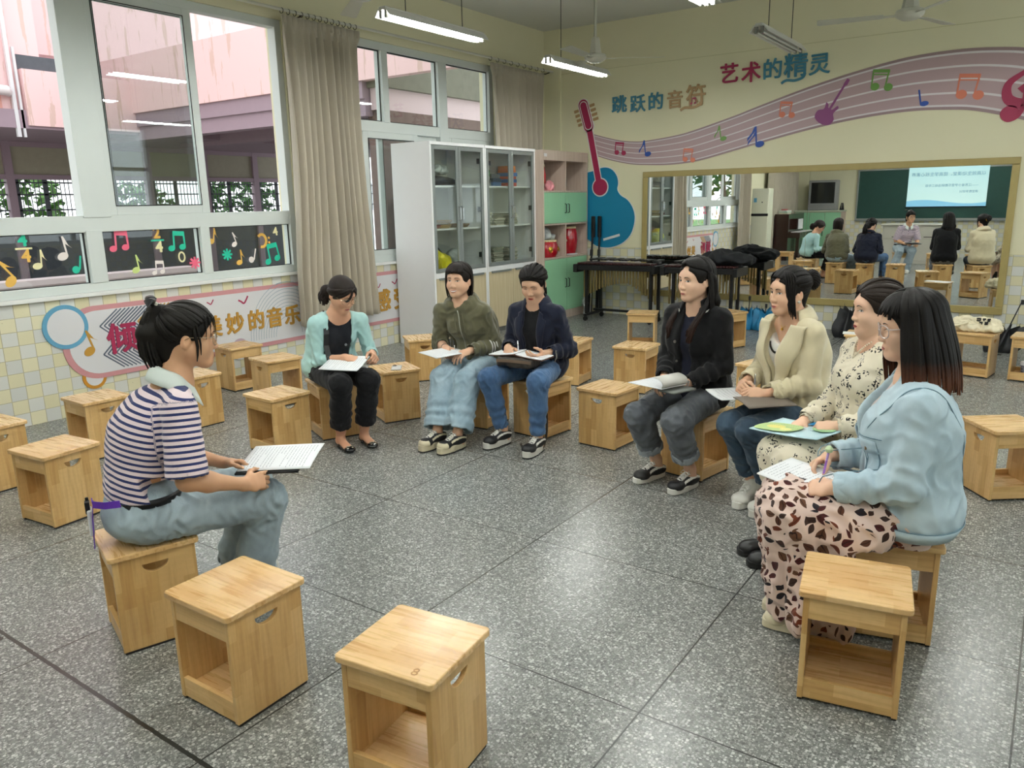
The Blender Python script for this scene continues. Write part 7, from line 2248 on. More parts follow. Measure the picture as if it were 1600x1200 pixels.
# ---------------------------------------------------------------- D: navy coat
c = dict(hip=(3.47, -5.60, .49), fwd=(.11, -.994), neck=(3.49, -5.652, .942), head=(3.498, -5.70, 1.082), look=(.22, -.90, -.40), Rw=(3.385, -5.85, .655), Lw=(3.63, -5.79, .625),
         toeR=(3.37, -6.125, 0), toeL=(3.715, -6.14, 0), arm=.97, eye=.12, slouch=.05, lip=M_LIPR, footR=(-.18, -1), footL=(.12, -1), kspread=.3)
g, P_, tips = body(c, 'person in navy coat and blue jeans writing in a notebook, eyes lowered', SKIN_C, dict(R=WRITE, L=((.25, .92, -.15), (.55, .0, .83), (25, 30, 18), None, .5)))
M_BLKT = cloth_mat('black_tee', '0f0f13', '0b0b0e')
tee, S, _ = upper(g, P_, 'tee_shirt', .006, M_BLKT, None, hem=.0, amp=.003, seed=2, neck=((.070, .072, .06), .0, .018))
M_NAVY = cloth_mat('navy_twill', '1b2034', '171b2c', weave=600, sheen=.15)
coat, S2, ends_ = upper(g, P_, 'coat', .022, M_NAVY, (.057, .054, .044, .86, .78), hem=-.082, wid=1.04, amp=.010, seed=9, neck=((.072, .072, .06), -.005, .0), wfun=lambda z: .052 + .02 * np.clip(z - .1, 0, .4))
collar(g, coat, M_NAVY, (.064, .062), (.108, .100), .042, -.008, 36, .02, .005)
def lapel(g, root, S, mat, w0, w1, z0, z1, off=.010, wide=.05, notch=True, name='lapel', th=.006):
    zz = np.linspace(0, 1, 22); tt = np.linspace(0, 1, 7)
    for q in (-1, 1):
        T, Zt = np.meshgrid(tt, zz)
        zv = z0 + (z1 - z0) * Zt
        inner = w0 + (w1 - w0) * Zt
        wd = wide * np.sin(np.clip(Zt * 1.15 + .02, 0, 1) * PI / 2) ** .8
        if notch:
            wd = wd * (1 - .45 * (Zt > .86))
        Xv = q * (inner + wd * T)
        surf_grid(g, S, root, name, Xv, zv - .02 * T * Zt, off + .004 * np.sin(T * PI), mat, th)
Lz = np.linalg.norm(g.neck - g.hip)
lapel(g, coat, S2, M_NAVY, .050, .062, .12, Lz - .03, .010, .055)
belt_t = MB(); q = lerp(g.elL, g.wrL, .78) - g.base
belt_t.strip([q + g.r * -.05 + UP * .02, q + g.r * -.055 - UP * .03, q + g.r * -.04 - UP * .06], tuple(-g.r), .014, .004); belt_t.build('cuff_tab', plain('cuff_tab_grey', '6d6a68', .6), coat)
M_JD = denim_mat('mid_blue_denim', '2f4f78', '48698f', '8aa3bd')
tr, ends = trousers(g, P_, M_JD, (.090, .068, .060, .050), .125, 1, .0, .006, 4)
for an, fd, rt in ((g.anR, g.fR, True), (g.anL, g.fL, False)):
    shoe(g, P_, an, fd, 'chunky', rt, (M_SHOEB, M_SHOEW, M_SHOEW, 0))
hr = Hair(g, 4)
hr.cap(.006, -.006)
Gb = (176, -22)
hr.swept(Gb, (-100, 100), -12, 54, .012, .012, -6, 46)
gp = sk(176, -22, .008)
hr.tail(gp, [gp + V3(.01, -.035, -.05), gp + V3(.015, -.045, -.14), gp + V3(.01, -.03, -.24)], 40, .038, .013, .3, .4)
hr.mass([gp, gp + V3(.01, -.035, -.07), gp + V3(.01, -.03, -.15)], [.026, .036, .024])
for q in (-1, 1):
    hr.lock([sk(q * 62, 36, .006), sk(q * 78, 12, .010), V3(q * .080, .010, -.03), V3(q * .074, -.01, -.085)], .009, .5, .3)
MH_D = hair_mat('black_hair_soft', '15110f')
hr.build(P_, MH_D)
pc = g.hip + g.f * .27 + g.r * -.005 + UP * .140
for k, q in enumerate((-1, 1)):
    nb, Fm = slab_at('notebook' if k == 0 else 'notebook', ('left white page half of open notebook on brown bag' if q > 0 else 'right white page half of open notebook with brown cover'), 'notebook', pc + g.r * q * .102 + UP * (.006 if q > 0 else .0), nrm(g.f + g.r * .05), nrm(UP + g.r * q * .10 - g.f * .08), (.20, .165), M_PAPERB, 'halves of the open brown notebook', -.008, 8, .006)
    paper_lines(nb, Fm, (.20, .165), 11 + k, M_INK, 9, .002, -.008)
    b = MB(); b.box((-.104, -.086, -.014), (.104, .086, -.0105)); cv = b.build('cover', plain('brown_cover', '5b3a2c', .6), nb, bevel=.002); cv.rotation_euler = Matrix(tuple(tuple(r_) for r_ in Fm)).to_euler()
pen('white pen in the hand of person in navy coat', tips['R'][0] * .5 + tips['R'][4] * .5 - UP * .03, UP * .92 - g.f * .2 + g.r * .15, plain('pen_white', 'dcdce0', .3), M_CHROME)
M_BAGB = plain('brown_nylon', '3d3630', .6, var=.1, bump=.2, bscale=500)
Rm = frame(g.f)
s = SDF(); s.box(g.hip + g.f * .30 + g.r * .0 + UP * .092, (.135, .065, .034), Rm, .018); V, F = s.mesh(.008); V = fold(V, F, .005, 14, 2)
bc = g.hip + g.f * .30 + UP * .1
bag = np_mesh('handbag', V - bc, F, M_BAGB); bag.location = bc
tag(bag, 'dark brown nylon bag on lap of person in navy coat', 'bag')
b = MB(); b.strip([tuple(Rm @ V3(*q)) for q in ((-.13, .068, .0), (-.05, .075, .005), (.05, .075, .005), (.13, .068, .0))], tuple(g.f), .02, .003); b.build('flap_trim', plain('brown_trim', '6d5a4a', .5), bag)
b = MB(); q0 = V3(3.60, -5.99, .004); b.strip(spline([(q0[0] - .06, q0[1] + .05, .02), (q0[0] - .02, q0[1] + .02, .006), (q0[0] + .06, q0[1] - .02, .004), (q0[0] + .12, q0[1] + .02, .004), (q0[0] + .115, q0[1] + .10, .10), (q0[0] + .10, q0[1] + .13, .24)], 5), (0, -.5, 1), .016, .003)
tag(b.build('bag_strap', M_BAGB, None), 'dark strap hanging to the floor between navy coat\'s sneakers', 'strap')
# ---------------------------------------------------------------- E: black jacket
c = dict(hip=(4.715, -5.81, .49), fwd=(-.14, -.99), neck=(4.722, -5.84, 1.022), head=(4.715, -5.885, 1.172), look=(-.47, -.88, -.03), Rw=(4.605, -6.03, .615), Lw=(4.755, -6.05, .605),
         toeR=(4.505, -6.175, 0), toeL=(4.755, -6.235, 0), arm=1.0, eye=.75, slouch=.03, sright=(-.95, .20), footR=(-.35, -1), footL=(-.25, -1), gaze=-.3)
g, P_, tips = body(c, 'person with long straight hair in black jacket and rolled grey jeans', SKIN_D, dict(R=((-.20, .95, -.12), (-.35, .0, -.9), (30, 35, 22), None, .35), L=((.35, .90, -.12), (.55, .0, .80), (28, 35, 22), None, .5)), (.050, .044, .040, .031))
M_NV2 = cloth_mat('dark_navy_shirt', '10142a', '0c1022')
tee, S, _ = upper(g, P_, 'shirt', .006, M_NV2, None, hem=.0, amp=.004, seed=2, neck=((.064, .066, .06), -.01, .016))
M_BJ = cloth_mat('black_wool_jacket', '101013', '0a0a0c', weave=350, sheen=.12)
jk, S2, ends_ = upper(g, P_, 'jacket', .025, M_BJ, (.062, .058, .047, .95, .95), hem=-.055, wid=1.04, amp=.009, seed=12, neck=((.072, .072, .06), -.005, .0), wfun=lambda z: .034 + .05 * np.clip(z - .30, 0, .3))
collar(g, jk, M_BJ, (.066, .064), (.114, .104), .055, -.010, 40, .02, .005)
n = 18
for q in (-1, 1):
    pts = [g.neck + g.sr * (q * .112 * math.sin(R(a))) + g.spine_f * (.102 * math.cos(R(a)) - .004) + UP * (-.010 - .045 * max(0, math.cos(R(a))) ** 2) for a in np.linspace(42, 66, 8)]
    b = MB(); b.strip([tuple(p - g.base + UP * .006) for p in pts], tuple(nrm(g.spine_f * .5 + g.sr * q + UP * .5)), .009, .003); b.build('collar_trim', M_SHOEW, jk)
for z in (.10, .22, .34):
    q = surf(g, S2, [.052], [z], .004)[0] - g.base
    b = MB(); b.cyl(q - g.spine_f * .003, q + g.spine_f * .004, .0085, n=14); b.build('button', plain('button_silver', '8f8d88', .3, .7), jk, smooth=True)
q = lerp(g.hip, g.shL, .35) + g.spine_f * .13 - g.sr * -.0
P = surf(g, S2, [-.115, -.10], [.16, .10], .004) - g.base
b = MB(); b.strip([tuple(p) for p in P], tuple(g.spine_f), .014, .003); b.build('pocket_welt', plain('grey_welt', 'a3a09a', .7), jk)
M_JE = denim_mat('charcoal_denim', '4b4f55', '62676d', '8d9094')
tr, ends = trousers(g, P_, M_JE, (.092, .076, .072, .070), .20, 1, .004, .008, 11, denim_mat('pale_cuff_denim', '7d838a', '8f959a'))
for an, fd, rt in ((g.anR, g.fR, True), (g.anL, g.fL, False)):
    shoe(g, P_, an, fd, 'skate', rt, (M_SHOEB, M_SHOEW, M_SHOEW))
hr = Hair(g, 5)
hr.cap(.006, -.008); hr.carve(-.004)
part = (-4, 84)
hr.hang(list(np.linspace(100, 180, 26)), part, .36, .016, .014, .0, 2, .03, -.012, off=.008)
hr.hang(list(np.linspace(-180, -96, 26)), part, .36, .016, .014, .0, 2, .03, -.012, off=.008)
for q in (-1, 1):
    for i in range(54):
        t = i / 53
        az = q * (10 + 86 * t)
        st = arc((part[0] + 3 * q, 84 - 22 * (1 - t)), (az, 44 - 24 * t), 5, .007, .004)
        ear = sk(q * (100 + 12 * t), 6 - 10 * t, .012) if q < 0 else sk(q * (92 + 14 * t), 2 - 8 * t, .012)
        dx = hr.rnd.uniform(-.012, .012)
        L = .30 + hr.rnd.uniform(-.03, .04)
        pts = st + [ear, V3(q * (.083), -.030 - .01 * t, -.09), V3(q * (.096 + dx), .012 + .02 * (1 - t), -.165), V3(q * (.098 + dx), .072 + .03 * (1 - t), -.24), V3(q * (.088 + dx), .098 + .03 * (1 - t), -L)]
        hr.lock(pts, .015, .4, .3)
hr.mass([(.05, -.075, .0), (.06, -.085, -.12), (.06, -.095, -.26)], [.045, .04, .03], .6); hr.mass([(-.05, -.075, .0), (-.06, -.085, -.12), (-.06, -.095, -.26)], [.045, .04, .03], .6)
hr.build(P_, hair_mat('black_hair_brown_ends', '15110f', '3f2a22', .86, 1.02))
pc = (g.wrR + g.wrL) / 2 + g.f * .145 + UP * .012
nb, Fm = slab_at('booklet', 'open grey booklet held by the person in black jacket', 'booklet', pc + g.r * .03, nrm(g.f * .9 + g.r * .2), nrm(UP - g.f * .15), (.26, .19), M_PAPERB, 'sheets and pads being held', .0, 8, .004)
paper_lines(nb, Fm, (.26, .19), 15, M_INK, 8, .0012, 0)
b = MB(); P = []
for i in range(9):
    a = R(150 * i / 8); P.append([tuple(Fm @ V3(-.13 + .035 * (1 - math.cos(a)) * 1.2 - .03 * math.sin(a), y, .004 + .05 * math.sin(a * .6))) for y in (-.095, .095)])
b.grid(P); cl_ = b.build('curled_page', plain('page_back_grey', 'c4c2bc', .6), nb, smooth=True); md = cl_.modifiers.new('t', 'SOLIDIFY'); md.thickness = .003
slab_at('notepad_cover', 'grey pad cover lying under the black jacket\'s left hand', 'notepad', pc - g.r * .10 - UP * .012, nrm(g.f * .9 + g.r * .2), nrm(UP - g.f * .10), (.12, .17), plain('grey_pad_cover', '70736f', .5), None, 0, 4, .012)
# ---------------------------------------------------------------- F: cream blazer
c = dict(hip=(5.29, -5.84, .49), fwd=(-.459, -.888), neck=(5.266, -5.88, .998), head=(5.246, -5.93, 1.137), look=(-.60, -.80, -.05), Rw=(5.055, -6.01, .63), Lw=(5.205, -6.10, .615),
         toeR=(5.125, -6.245, 0), toeL=(5.245, -6.315, 0), arm=.98, eye=.75, slouch=.03, lip=M_LIP, footR=(-.18, -1), footL=(-.14, -1), sright=(-.82, .57), kspread=-.02)
g, P_, tips = body(c, 'person with pinned up hair in cream blazer and slim blue jeans', SKIN_C, dict(R=((-.62, .78, .05), (-.70, -.3, -.60), (62, 70, 45), (55, 60, 35), .6), L=((.55, .82, .10), (.60, -.1, -.75), (45, 55, 35), (40, 45, 30), .5)), (.050, .044, .036, .029))
M_WT = cloth_mat('white_camisole', 'e4e2dc', 'd6d4cc')
tee, S, _ = upper(g, P_, 'camisole', .004, M_WT, None, hem=.0, amp=.003, seed=2, neck=((.098, .10, .13), .045, .045))
zq = np.linspace(-1, 1, 15)
P = surf(g, S, .055 * zq, .335 + .05 * zq ** 2, .006)
b = MB(); b.strip([tuple(p - g.base) for p in P], tuple(g.spine_f), .012, .003); b.build('neck_trim', M_BLK, tee)
M_CRM = cloth_mat('cream_wool_crepe', 'd9ceae', 'cdc2a1', weave=500, sheen=.3)
Lz = np.linalg.norm(g.neck - g.hip)
wv = lambda z: np.where(z > .17, .012 + .085 * np.clip((z - .17) / .30, 0, 1), .004)
blz, S2, ends_ = upper(g, P_, 'blazer', .026, M_CRM, (.060, .057, .046, .74, .80), hem=-.075, wid=1.06, amp=.009, seed=15, neck=((.080, .082, .06), .0, .0), wfun=wv)
for q in (-1, 1):
    zz, tt = np.linspace(0, 1, 26), np.linspace(0, 1, 8)
    T, Zt = np.meshgrid(tt, zz)
    zv = .165 + (Lz - .02 - .165) * Zt
    inner = .010 + .068 * Zt
    wd = .105 * np.sin(np.clip(Zt * 1.0 + .05, 0, 1) * PI * .62) ** .9
    surf_grid(g, S2, blz, 'lapel', q * (inner + wd * T), zv - .035 * T * (1 - Zt), .012 + .006 * np.sin(T * PI), M_CRM, .007)
collar(g, blz, M_CRM, (.068, .066), (.130, .112), .045, -.020, 62, .0, .007, 'collar_back')
X, Z = np.meshgrid(np.array([-.002, .002]), np.linspace(-.02, .165, 10))
surf_grid(g, S2, blz, 'front_edge', X + .02 * (1 - Z / .165), Z, .006, M_CRM, .006)
for z, x in ((.10, .06), (.06, .055)):
    q = surf(g, S2, [x], [z], .005)[0] - g.base
    b = MB(); b.cyl(q - g.spine_f * .003, q + g.spine_f * .004, .009, n=14); b.build('button', plain('button_cream', 'c9bd97', .3), blz, smooth=True)
P = surf(g, S2, [-.13, -.09, -.06], [.20, .195, .20], .004)
b = MB(); b.strip([tuple(p - g.base) for p in P], tuple(g.spine_f), .012, .002); b.build('pocket_welt', M_CRM, blz)
for (en, ax, r_), nm in zip(ends_, 'RL'):
    ss = SDF(); ss.cone(en - ax * .045, en + ax * .006, r_ + .006, r_ + .008, .004); ss.cut(en + ax * .006, ax, .003); ss.cut(en - ax * .045, -ax, .003); ss.cone(en - ax * .08, en + ax * .04, r_ - .006, r_ - .004, .003, -1)
    V, F = ss.mesh(.006); save(g, blz, 'turned_cuff', fold(V, F, .004, 22, 3), F, M_CRM)
P = [g.neck + g.sr * (.05 * math.sin(a)) + g.spine_f * (.052 * math.cos(a)) + UP * (.008 - .055 * max(0, math.cos(a)) ** 3) for a in np.linspace(-PI / 2, PI / 2, 21)]
nk = thin_tube(g, P_, 'necklace', [p + g.spine_f * .012 for p in P], .0012, M_GOLD, 5)
b = MB(); q = P[10] + g.spine_f * .016 - UP * .008 - g.base; b.lathe([(.001, -.009), (.007, -.003), (.006, .004), (.001, .008)], n=12, M=Matrix.Translation(q)); b.build('pendant', M_GOLD, nk, smooth=True)
M_JF = denim_mat('dark_blue_denim', '2c3c4c', '3c5063', '6f8496')
tr, ends = trousers(g, P_, M_JF, (.092, .068, .056, .046), .165, 1, .0, .005, 21)
for an, fd, rt in ((g.anR, g.fR, True), (g.anL, g.fL, False)):
    shoe(g, P_, an, fd, 'high', rt, (M_SHOEW, plain('shoe_sage', 'a9b09a', .6), M_SHOEW))
hr = Hair(g, 6)
hr.cap(.007, -.006); hr.carve(0, (.036, .03, .022))
Gf = (182, 8)
hr.swept(Gf, (-100, 100), -6, 54, .012, .013, -6, 46)
gp = sk(182, 8, .01)
for k in range(20):
    a = 2 * PI * k / 20
    q = gp + V3(.034 * math.cos(a), -.022, .038 * math.sin(a))
    hr.lock([gp + V3(.012 * math.cos(a - .8), -.004, .012 * math.sin(a - .8)), q + V3(0, .004, 0), q + V3(.012 * math.cos(a + 1.4), -.016, .012 * math.sin(a + 1.4)), gp + V3(.010 * math.cos(a + 2), -.040, .010 * math.sin(a + 2))], .016, .6, .5)
hr.mass([gp, gp + V3(0, -.03, .0)], [.034, .026])
for q in (-1, 1):
    for i in range(5):
        a = q * (44 + i * 7)
        hr.lock([sk(q * 10, 74, .008), sk(a * .75, 50, .014), sk(a, 26, .016), V3(q * (.066 + .003 * i), .052 - .008 * i, -.03), V3(q * (.064 + .004 * i), .042 - .008 * i, -.085 - .012 * i), V3(q * (.060 + .004 * i), .034 - .007 * i, -.115 - .012 * (i % 3))], .0055, .45, .25)
hF = hr.build(P_, hair_mat('black_hair', '16110f'))
b = MB(); q = g.H(*(gp + V3(.035, -.03, -.02))) - g.base
b.tube([q + g.R @ V3(.012 * math.cos(a), .0, .022 * math.sin(a)) for a in np.linspace(0, 2 * PI, 16)], .004, 6, cap=False); b.build('hair_claw', M_GOLD, hF, smooth=True)
for q in (-1, 1):
    b = MB(); p_ = g.H(q * .080, -.008, -.048) - g.base; b.lathe([(.001, -.009), (.007, -.004), (.0085, .002), (.001, .008)], n=12, M=Matrix.Translation(p_)); b.build('earring', plain('pearl', 'e2ddd0', .2), P_, smooth=True)
pc = g.hip + g.f * .325 + g.r * .09 + UP * .112
nb, Fm = slab_at('notebook', 'open notebook on the lap of person in cream blazer', 'notebook', pc, nrm(g.f * .9 + g.r * .3), nrm(UP + g.f * .12), (.21, .28), M_PAPERB, 'sheets and pads being held', -.012, 8, .006)
paper_lines(nb, Fm, (.21, .28), 21, M_INK, 12, .002, -.012)
slab_at('folder_cover', 'brown grey folder flap under cream blazer\'s notebook', 'folder', pc - g.r * .19 - UP * .006, nrm(g.f * .9 + g.r * .3), nrm(UP + g.f * .06 - g.r * .05), (.19, .26), plain('folder_brown', '6b6156', .6), None, .012, 8, .004)
pen('slim pen in the right hand of person in cream blazer', tips['R'][0] * .5 + tips['R'][4] * .5 - UP * .02, UP * .55 - g.f * .5 + g.r * .45, plain('pen_grey', '7c7f86', .3), M_CHROME, .13)
# ---------------------------------------------------------------- G: floral dress
c = dict(hip=(5.76, -6.36, .49), fwd=(-.722, -.692), neck=(5.757, -6.362, .985), head=(5.752, -6.385, 1.132), look=(-.83, -.55, -.05), Rw=(5.505, -6.485, .605), Lw=(5.665, -6.565, .625),
         toeR=(5.315, -6.755, 0), toeL=(5.395, -6.855, 0), arm=.98, eye=.8, slouch=.02, lip=M_LIPR, sright=(-.66, .75), footR=(-.85, -.52), footL=(-.85, -.52), kspread=-.02)
g, P_, tips = body(c, 'person in cream floral long sleeved dress with dark boots', SKIN_D, dict(R=((-.40, .88, -.22), (-.25, .1, -.95), (25, 30, 20), None, .3), L=((.50, .85, -.12), (.4, -.1, -.85), (60, 65, 40), None, .5)), (.055, .048, .047, .034))
t = NT('cream_black_floral')
o_ = t.obj()
vo = t.n('TexVoronoi', {'Vector': o_, 'Scale': 21.0, 'Randomness': .95})
cs = t.n('SeparateColor', {0: vo.outputs['Color']})
nz = t.noise(t.n('VectorMath', {0: o_, 1: vo.outputs['Color']}, operation='ADD').outputs[0], 105, 1, .4)
blot = t.math('MULTIPLY', t.math('LESS_THAN', vo.outputs['Distance'], .42), t.math('GREATER_THAN', nz, .535))
gry = t.math('GREATER_THAN', cs.outputs[1], .86)
cc = t.mix(blot, t.mix(t.noise(o_, 5, 3), hx('e2d9c3'), hx('d6ccb4')), t.mix(gry, hx('1a191b'), hx('a19a90')))
t.p(base=cc, rough=.8, spec=.25, sheen=.2)
M_FLO = t.m
def skirtx(s):
    Rm = frame(g.f)
    for q, (hp, kn) in ((1, (g.hipR, g.knR)), (-1, (g.hipL, g.knL))):
        s.tube(hp + g.f * .02, kn + g.f * .005, (.098, .092), (.086, .076), g.r, .05)
        s.cone(kn, kn + nrm((g.anR + g.anL) / 2 - (g.knR + g.knL) / 2) * .085, .078, .080, .04)
    s.box((g.hip + (g.knR + g.knL) / 2) / 2 + UP * .01, (.10, .19, .06), Rm, .04, .05)
dr, S, ends_ = upper(g, P_, 'dress', .016, M_FLO, (.058, .064, .044, .93, .93), hem=-.20, wid=1.02, amp=.009, seed=19, neck=((.062, .066, .085), .02, .030), h=.0072, extra=skirtx)
# flatten the seat and cut the hem
me = dr.data
co = np.empty(len(me.vertices) * 3, np.float32); me.vertices.foreach_get('co', co); co = co.reshape(-1, 3)
near = np.linalg.norm(co[:, :2], axis=1) < .20
co[:, 2] = np.where(near & (co[:, 2] < .3995), .3995, co[:, 2]); me.vertices.foreach_set('co', co.ravel()); me.update()
zq = np.linspace(-1, 1, 25)
P = surf(g, S, .050 * zq, .425 + .075 * np.abs(zq), .007)
b = MB()
for p in P:
    b.lathe([(.001, -.0045), (.0045, 0), (.001, .0045)], n=7, M=Matrix.Translation(p - g.base))
b.build('neck_beading', plain('cream_beads', 'ddd3bc', .5), dr, smooth=True)
for (en, ax, r_) in ends_:
    ss = SDF(); ss.cone(en - ax * .03, en + ax * .012, .036, .034, .004); ss.cut(en + ax * .012, ax, .003); ss.cut(en - ax * .03, -ax, .003); ss.cone(en - ax * .06, en + ax * .04, .028, .028, .003, -1)
    V, F = ss.mesh(.006); save(g, dr, 'cuff', V, F, cloth_mat('cream_cuff', 'ddd3bc'))
for an, fd, rt in ((g.anR, g.fR, True), (g.anL, g.fL, False)):
    shoe(g, P_, an, fd, 'boot', rt, (M_BOOT, M_BOOT, M_SOLEB))
hr = Hair(g, 7)
hr.cap(.007, -.008); hr.carve(.012, (.036, .03, .022))
Gg = (180, -20)
hr.swept(Gg, (-100, 100), 16, 56, .015, .014, -6, 46)
gp = sk(180, -20, .01)
hr.tail(gp, [gp + V3(0, -.03, -.05), gp + V3(0, -.035, -.12), gp + V3(0, -.02, -.20)], 36, .040, .013, .3, .4)
hr.mass([gp, gp + V3(0, -.03, -.06), gp + V3(0, -.025, -.14)], [.03, .036, .026])
hr.build(P_, hair_mat('dark_brown_soft_hair', '2b211b'))
pc = (g.wrR + g.wrL) / 2 + g.f * .10 - UP * .012
mg, Fm = slab_at('magazine', 'colourful open activity magazine on the floral dress lap', 'magazine', pc, nrm(g.f * .85 - g.r * .45), nrm(UP + g.f * .16), (.34, .26), plain('page_pale_blue', 'bfdde6', .4), 'sheets and pads being held', -.010, 10, .005)
def blobs(o, Fm, lst):
    for nm, col, pts, z in lst:
        b = MB(); b.add([tuple(Fm @ V3(x, y, z)) for x, y in pts], [tuple(range(len(pts)))]); b.build(nm, plain('print_' + col, col, .4), o)
blobs(mg, Fm, [('printed_grass', 'b5cf8e', smooth_poly([(-.01, -.02), (.15, -.01), (.16, .11), (.05, .12), (-.02, .08)], 4), .0025), ('printed_balloon', 'e6df86', ell2(.085, .045, .045, .033), .003), ('printed_balloon', 'ece79c', ell2(.02, .07, .028, .022), .003), ('printed_band', '1f8fd0', [(-.16, -.125), (.0, -.125), (.0, -.07), (-.16, -.07)], .003),
                ('printed_bear', 'f2f4f6', ell2(-.06, -.085, .022, .016), .0035), ('printed_tree', '8fc08c', smooth_poly([(-.15, -.05), (-.07, -.06), (-.06, -.01), (-.11, .02), (-.155, 0)], 4), .0028)])
paper_lines(mg, Fm, (.30, .10), 25, plain('print_dark', '33434c', .5), 3, .0045, 0, .02, 'printed_lines')
b = MB(); P = []
for i in range(9):
    a = R(165 * i / 8); P.append([tuple(Fm @ V3(x, -.13 - .018 * math.sin(a), -.001 - .016 * (1 - math.cos(a)))) for x in (-.165, -.05)])
b.grid(P); k_ = b.build('curled_page', plain('page_yellow', 'd8b85a', .5), mg, smooth=True); md = k_.modifiers.new('t', 'SOLIDIFY'); md.thickness = .002
# ---------------------------------------------------------------- H: denim jacket
c = dict(hip=(6.03, -7.06, .49), fwd=(-.951, -.31), neck=(6.012, -7.045, .975), head=(5.978, -7.048, 1.165), look=(-.90, -.40, -.12), Rw=(5.745, -7.03, .635), Lw=(5.815, -7.285, .60),
         toeR=(5.565, -7.175, 0), toeL=(5.605, -7.305, 0), arm=1.0, armr=1.1, eye=.6, slouch=.0, w=1.10, sright=(-.30, .95), footR=(-1, -.15), footL=(-1, -.2), kspread=0)
g, P_, tips = body(c, 'person with long bob in pale denim jacket and leaf print skirt', SKIN_D, dict(R=WRITE, L=((.40, .88, -.22), (.60, .0, -.80), (42, 46, 28), None, .3)))
M_LACEP = cloth_mat('pale_pink_lace', 'ddcfcb', 'c9b9b4', weave=260, bump=.8)
tp, S, _ = upper(g, P_, 'lace_top', .008, M_LACEP, None, hem=-.02, amp=.004, seed=2, neck=((.066, .068, .06), -.005, .02))
M_DJ = denim_mat('pale_blue_denim', '9fb7c4', 'b5c9d2', 'dbe5e9')
jk, S2, ends_ = upper(g, P_, 'denim_jacket', .024, M_DJ, (.066, .064, .052, .93, .93), hem=-.045, wid=1.08, amp=.010, seed=23, neck=((.074, .074, .06), -.005, .0), wfun=lambda z: .042 + .03 * np.clip(.18 - z, 0, .2) + .05 * np.clip(z - .32, 0, .2), h=.0068)
collar(g, jk, M_DJ, (.066, .064), (.120, .110), .052, -.012, 44, .02, .005)
M_STI = plain('denim_stitch', '6d8794', .9)
def ring_seam(name, c0, ax, r_, rad=.0022):
    u_ = nrm(np.cross(ax, UP + g.f * .01)); v_ = np.cross(ax, u_)
    return u_, v_
for q in (-1, 1):
    # chest pocket flap, panel seams
    X, Z = np.meshgrid(q * np.linspace(.065, .155, 9), np.linspace(.245, .285, 4))
    Z = Z - .012 * (1 - np.abs((np.abs(X) - .11) / .045)) * (Z < .25)
    surf_grid(g, S2, jk, 'pocket_flap', X, Z, .006, M_DJ, .005)
    for x0, x1, z0, z1 in ((.07, .10, .24, .03), (.15, .12, .24, .03), (.05, .17, .292, .297)):
        P = surf(g, S2, q * np.linspace(x0, x1, 12), np.linspace(z0, z1, 12), .003)
        b = MB(); b.tube([tuple(p - g.base) for p in P], .0022, 5); b.build('seam', M_STI, jk)
    q_ = surf(g, S2, [q * .11], [.252], .009)[0] - g.base
    b = MB(); b.cyl(q_ - g.spine_f * .003, q_ + g.spine_f * .003, .007, n=12); b.build('button', plain('button_copper', '8d7458', .3, .8), jk)
# waistband
n = 48
for nm, z, hgt, rr in (('waistband', -.045, .042, .004),):
    ang = np.linspace(R(22), R(338), n)
    dirs = [g.f * math.cos(a) + g.r * math.sin(a) for a in ang]
    P = []
    for dz in (0, hgt):
        c0 = np.array([g.hip + UP * (z + dz) + d * .40 for d in dirs]); dd = np.array([-d for d in dirs])
        for _ in range(60):
            c0 = c0 + dd * (np.clip(S2.ev(c0), -.05, .05) * .8)[:, None]
        P.append([tuple(p - g.base - d * -.0 + (-d_) * .006) for p, d, d_ in zip(c0, dd, dd)])
    b = MB(); b.grid(P); wb = b.build(nm, M_DJ, jk, smooth=True); md = wb.modifiers.new('t', 'SOLIDIFY'); md.thickness = .006; md.offset = 0
    b = MB(); b.tube([tuple(V3(*p) + V3(0, 0, .001)) for p in P[1]], .0022, 5); b.build('seam', M_STI, jk)
for (en, ax, r_), el in zip(ends_, (g.elR, g.elL)):
    ss = SDF(); ss.cone(en - ax * .045, en + ax * .004, r_ + .004, r_ + .003, .004); ss.cut(en + ax * .004, ax, .003); ss.cut(en - ax * .045, -ax, .003); ss.cone(en - ax * .08, en + ax * .04, r_ - .008, r_ - .009, .003, -1)
    V, F = ss.mesh(.006); save(g, jk, 'cuff', fold(V, F, .002, 22, 3), F, M_DJ)
for sh, sgn in ((g.shR, 1), (g.shL, -1)):
    ax = nrm(sh - g.neck + V3(0, 0, .02)); c0 = sh + g.sr * sgn * -.022 - UP * .01
    u_ = nrm(np.cross(ax, UP)); v_ = np.cross(ax, u_)
    pts = np.array([c0 + (u_ * math.cos(a) + v_ * math.sin(a)) * .125 for a in np.linspace(0, 2 * PI, 40)])
    dd = np.array([nrm(c0 - p) for p in pts])
    for _ in range(50):
        pts = pts + dd * (np.clip(S2.ev(pts), -.04, .04) * .8)[:, None]
    b = MB(); b.tube([tuple(p - d * .002 - g.base) for p, d in zip(pts, dd)], .0024, 5, cap=False); b.build('armhole_seam', M_STI, jk)
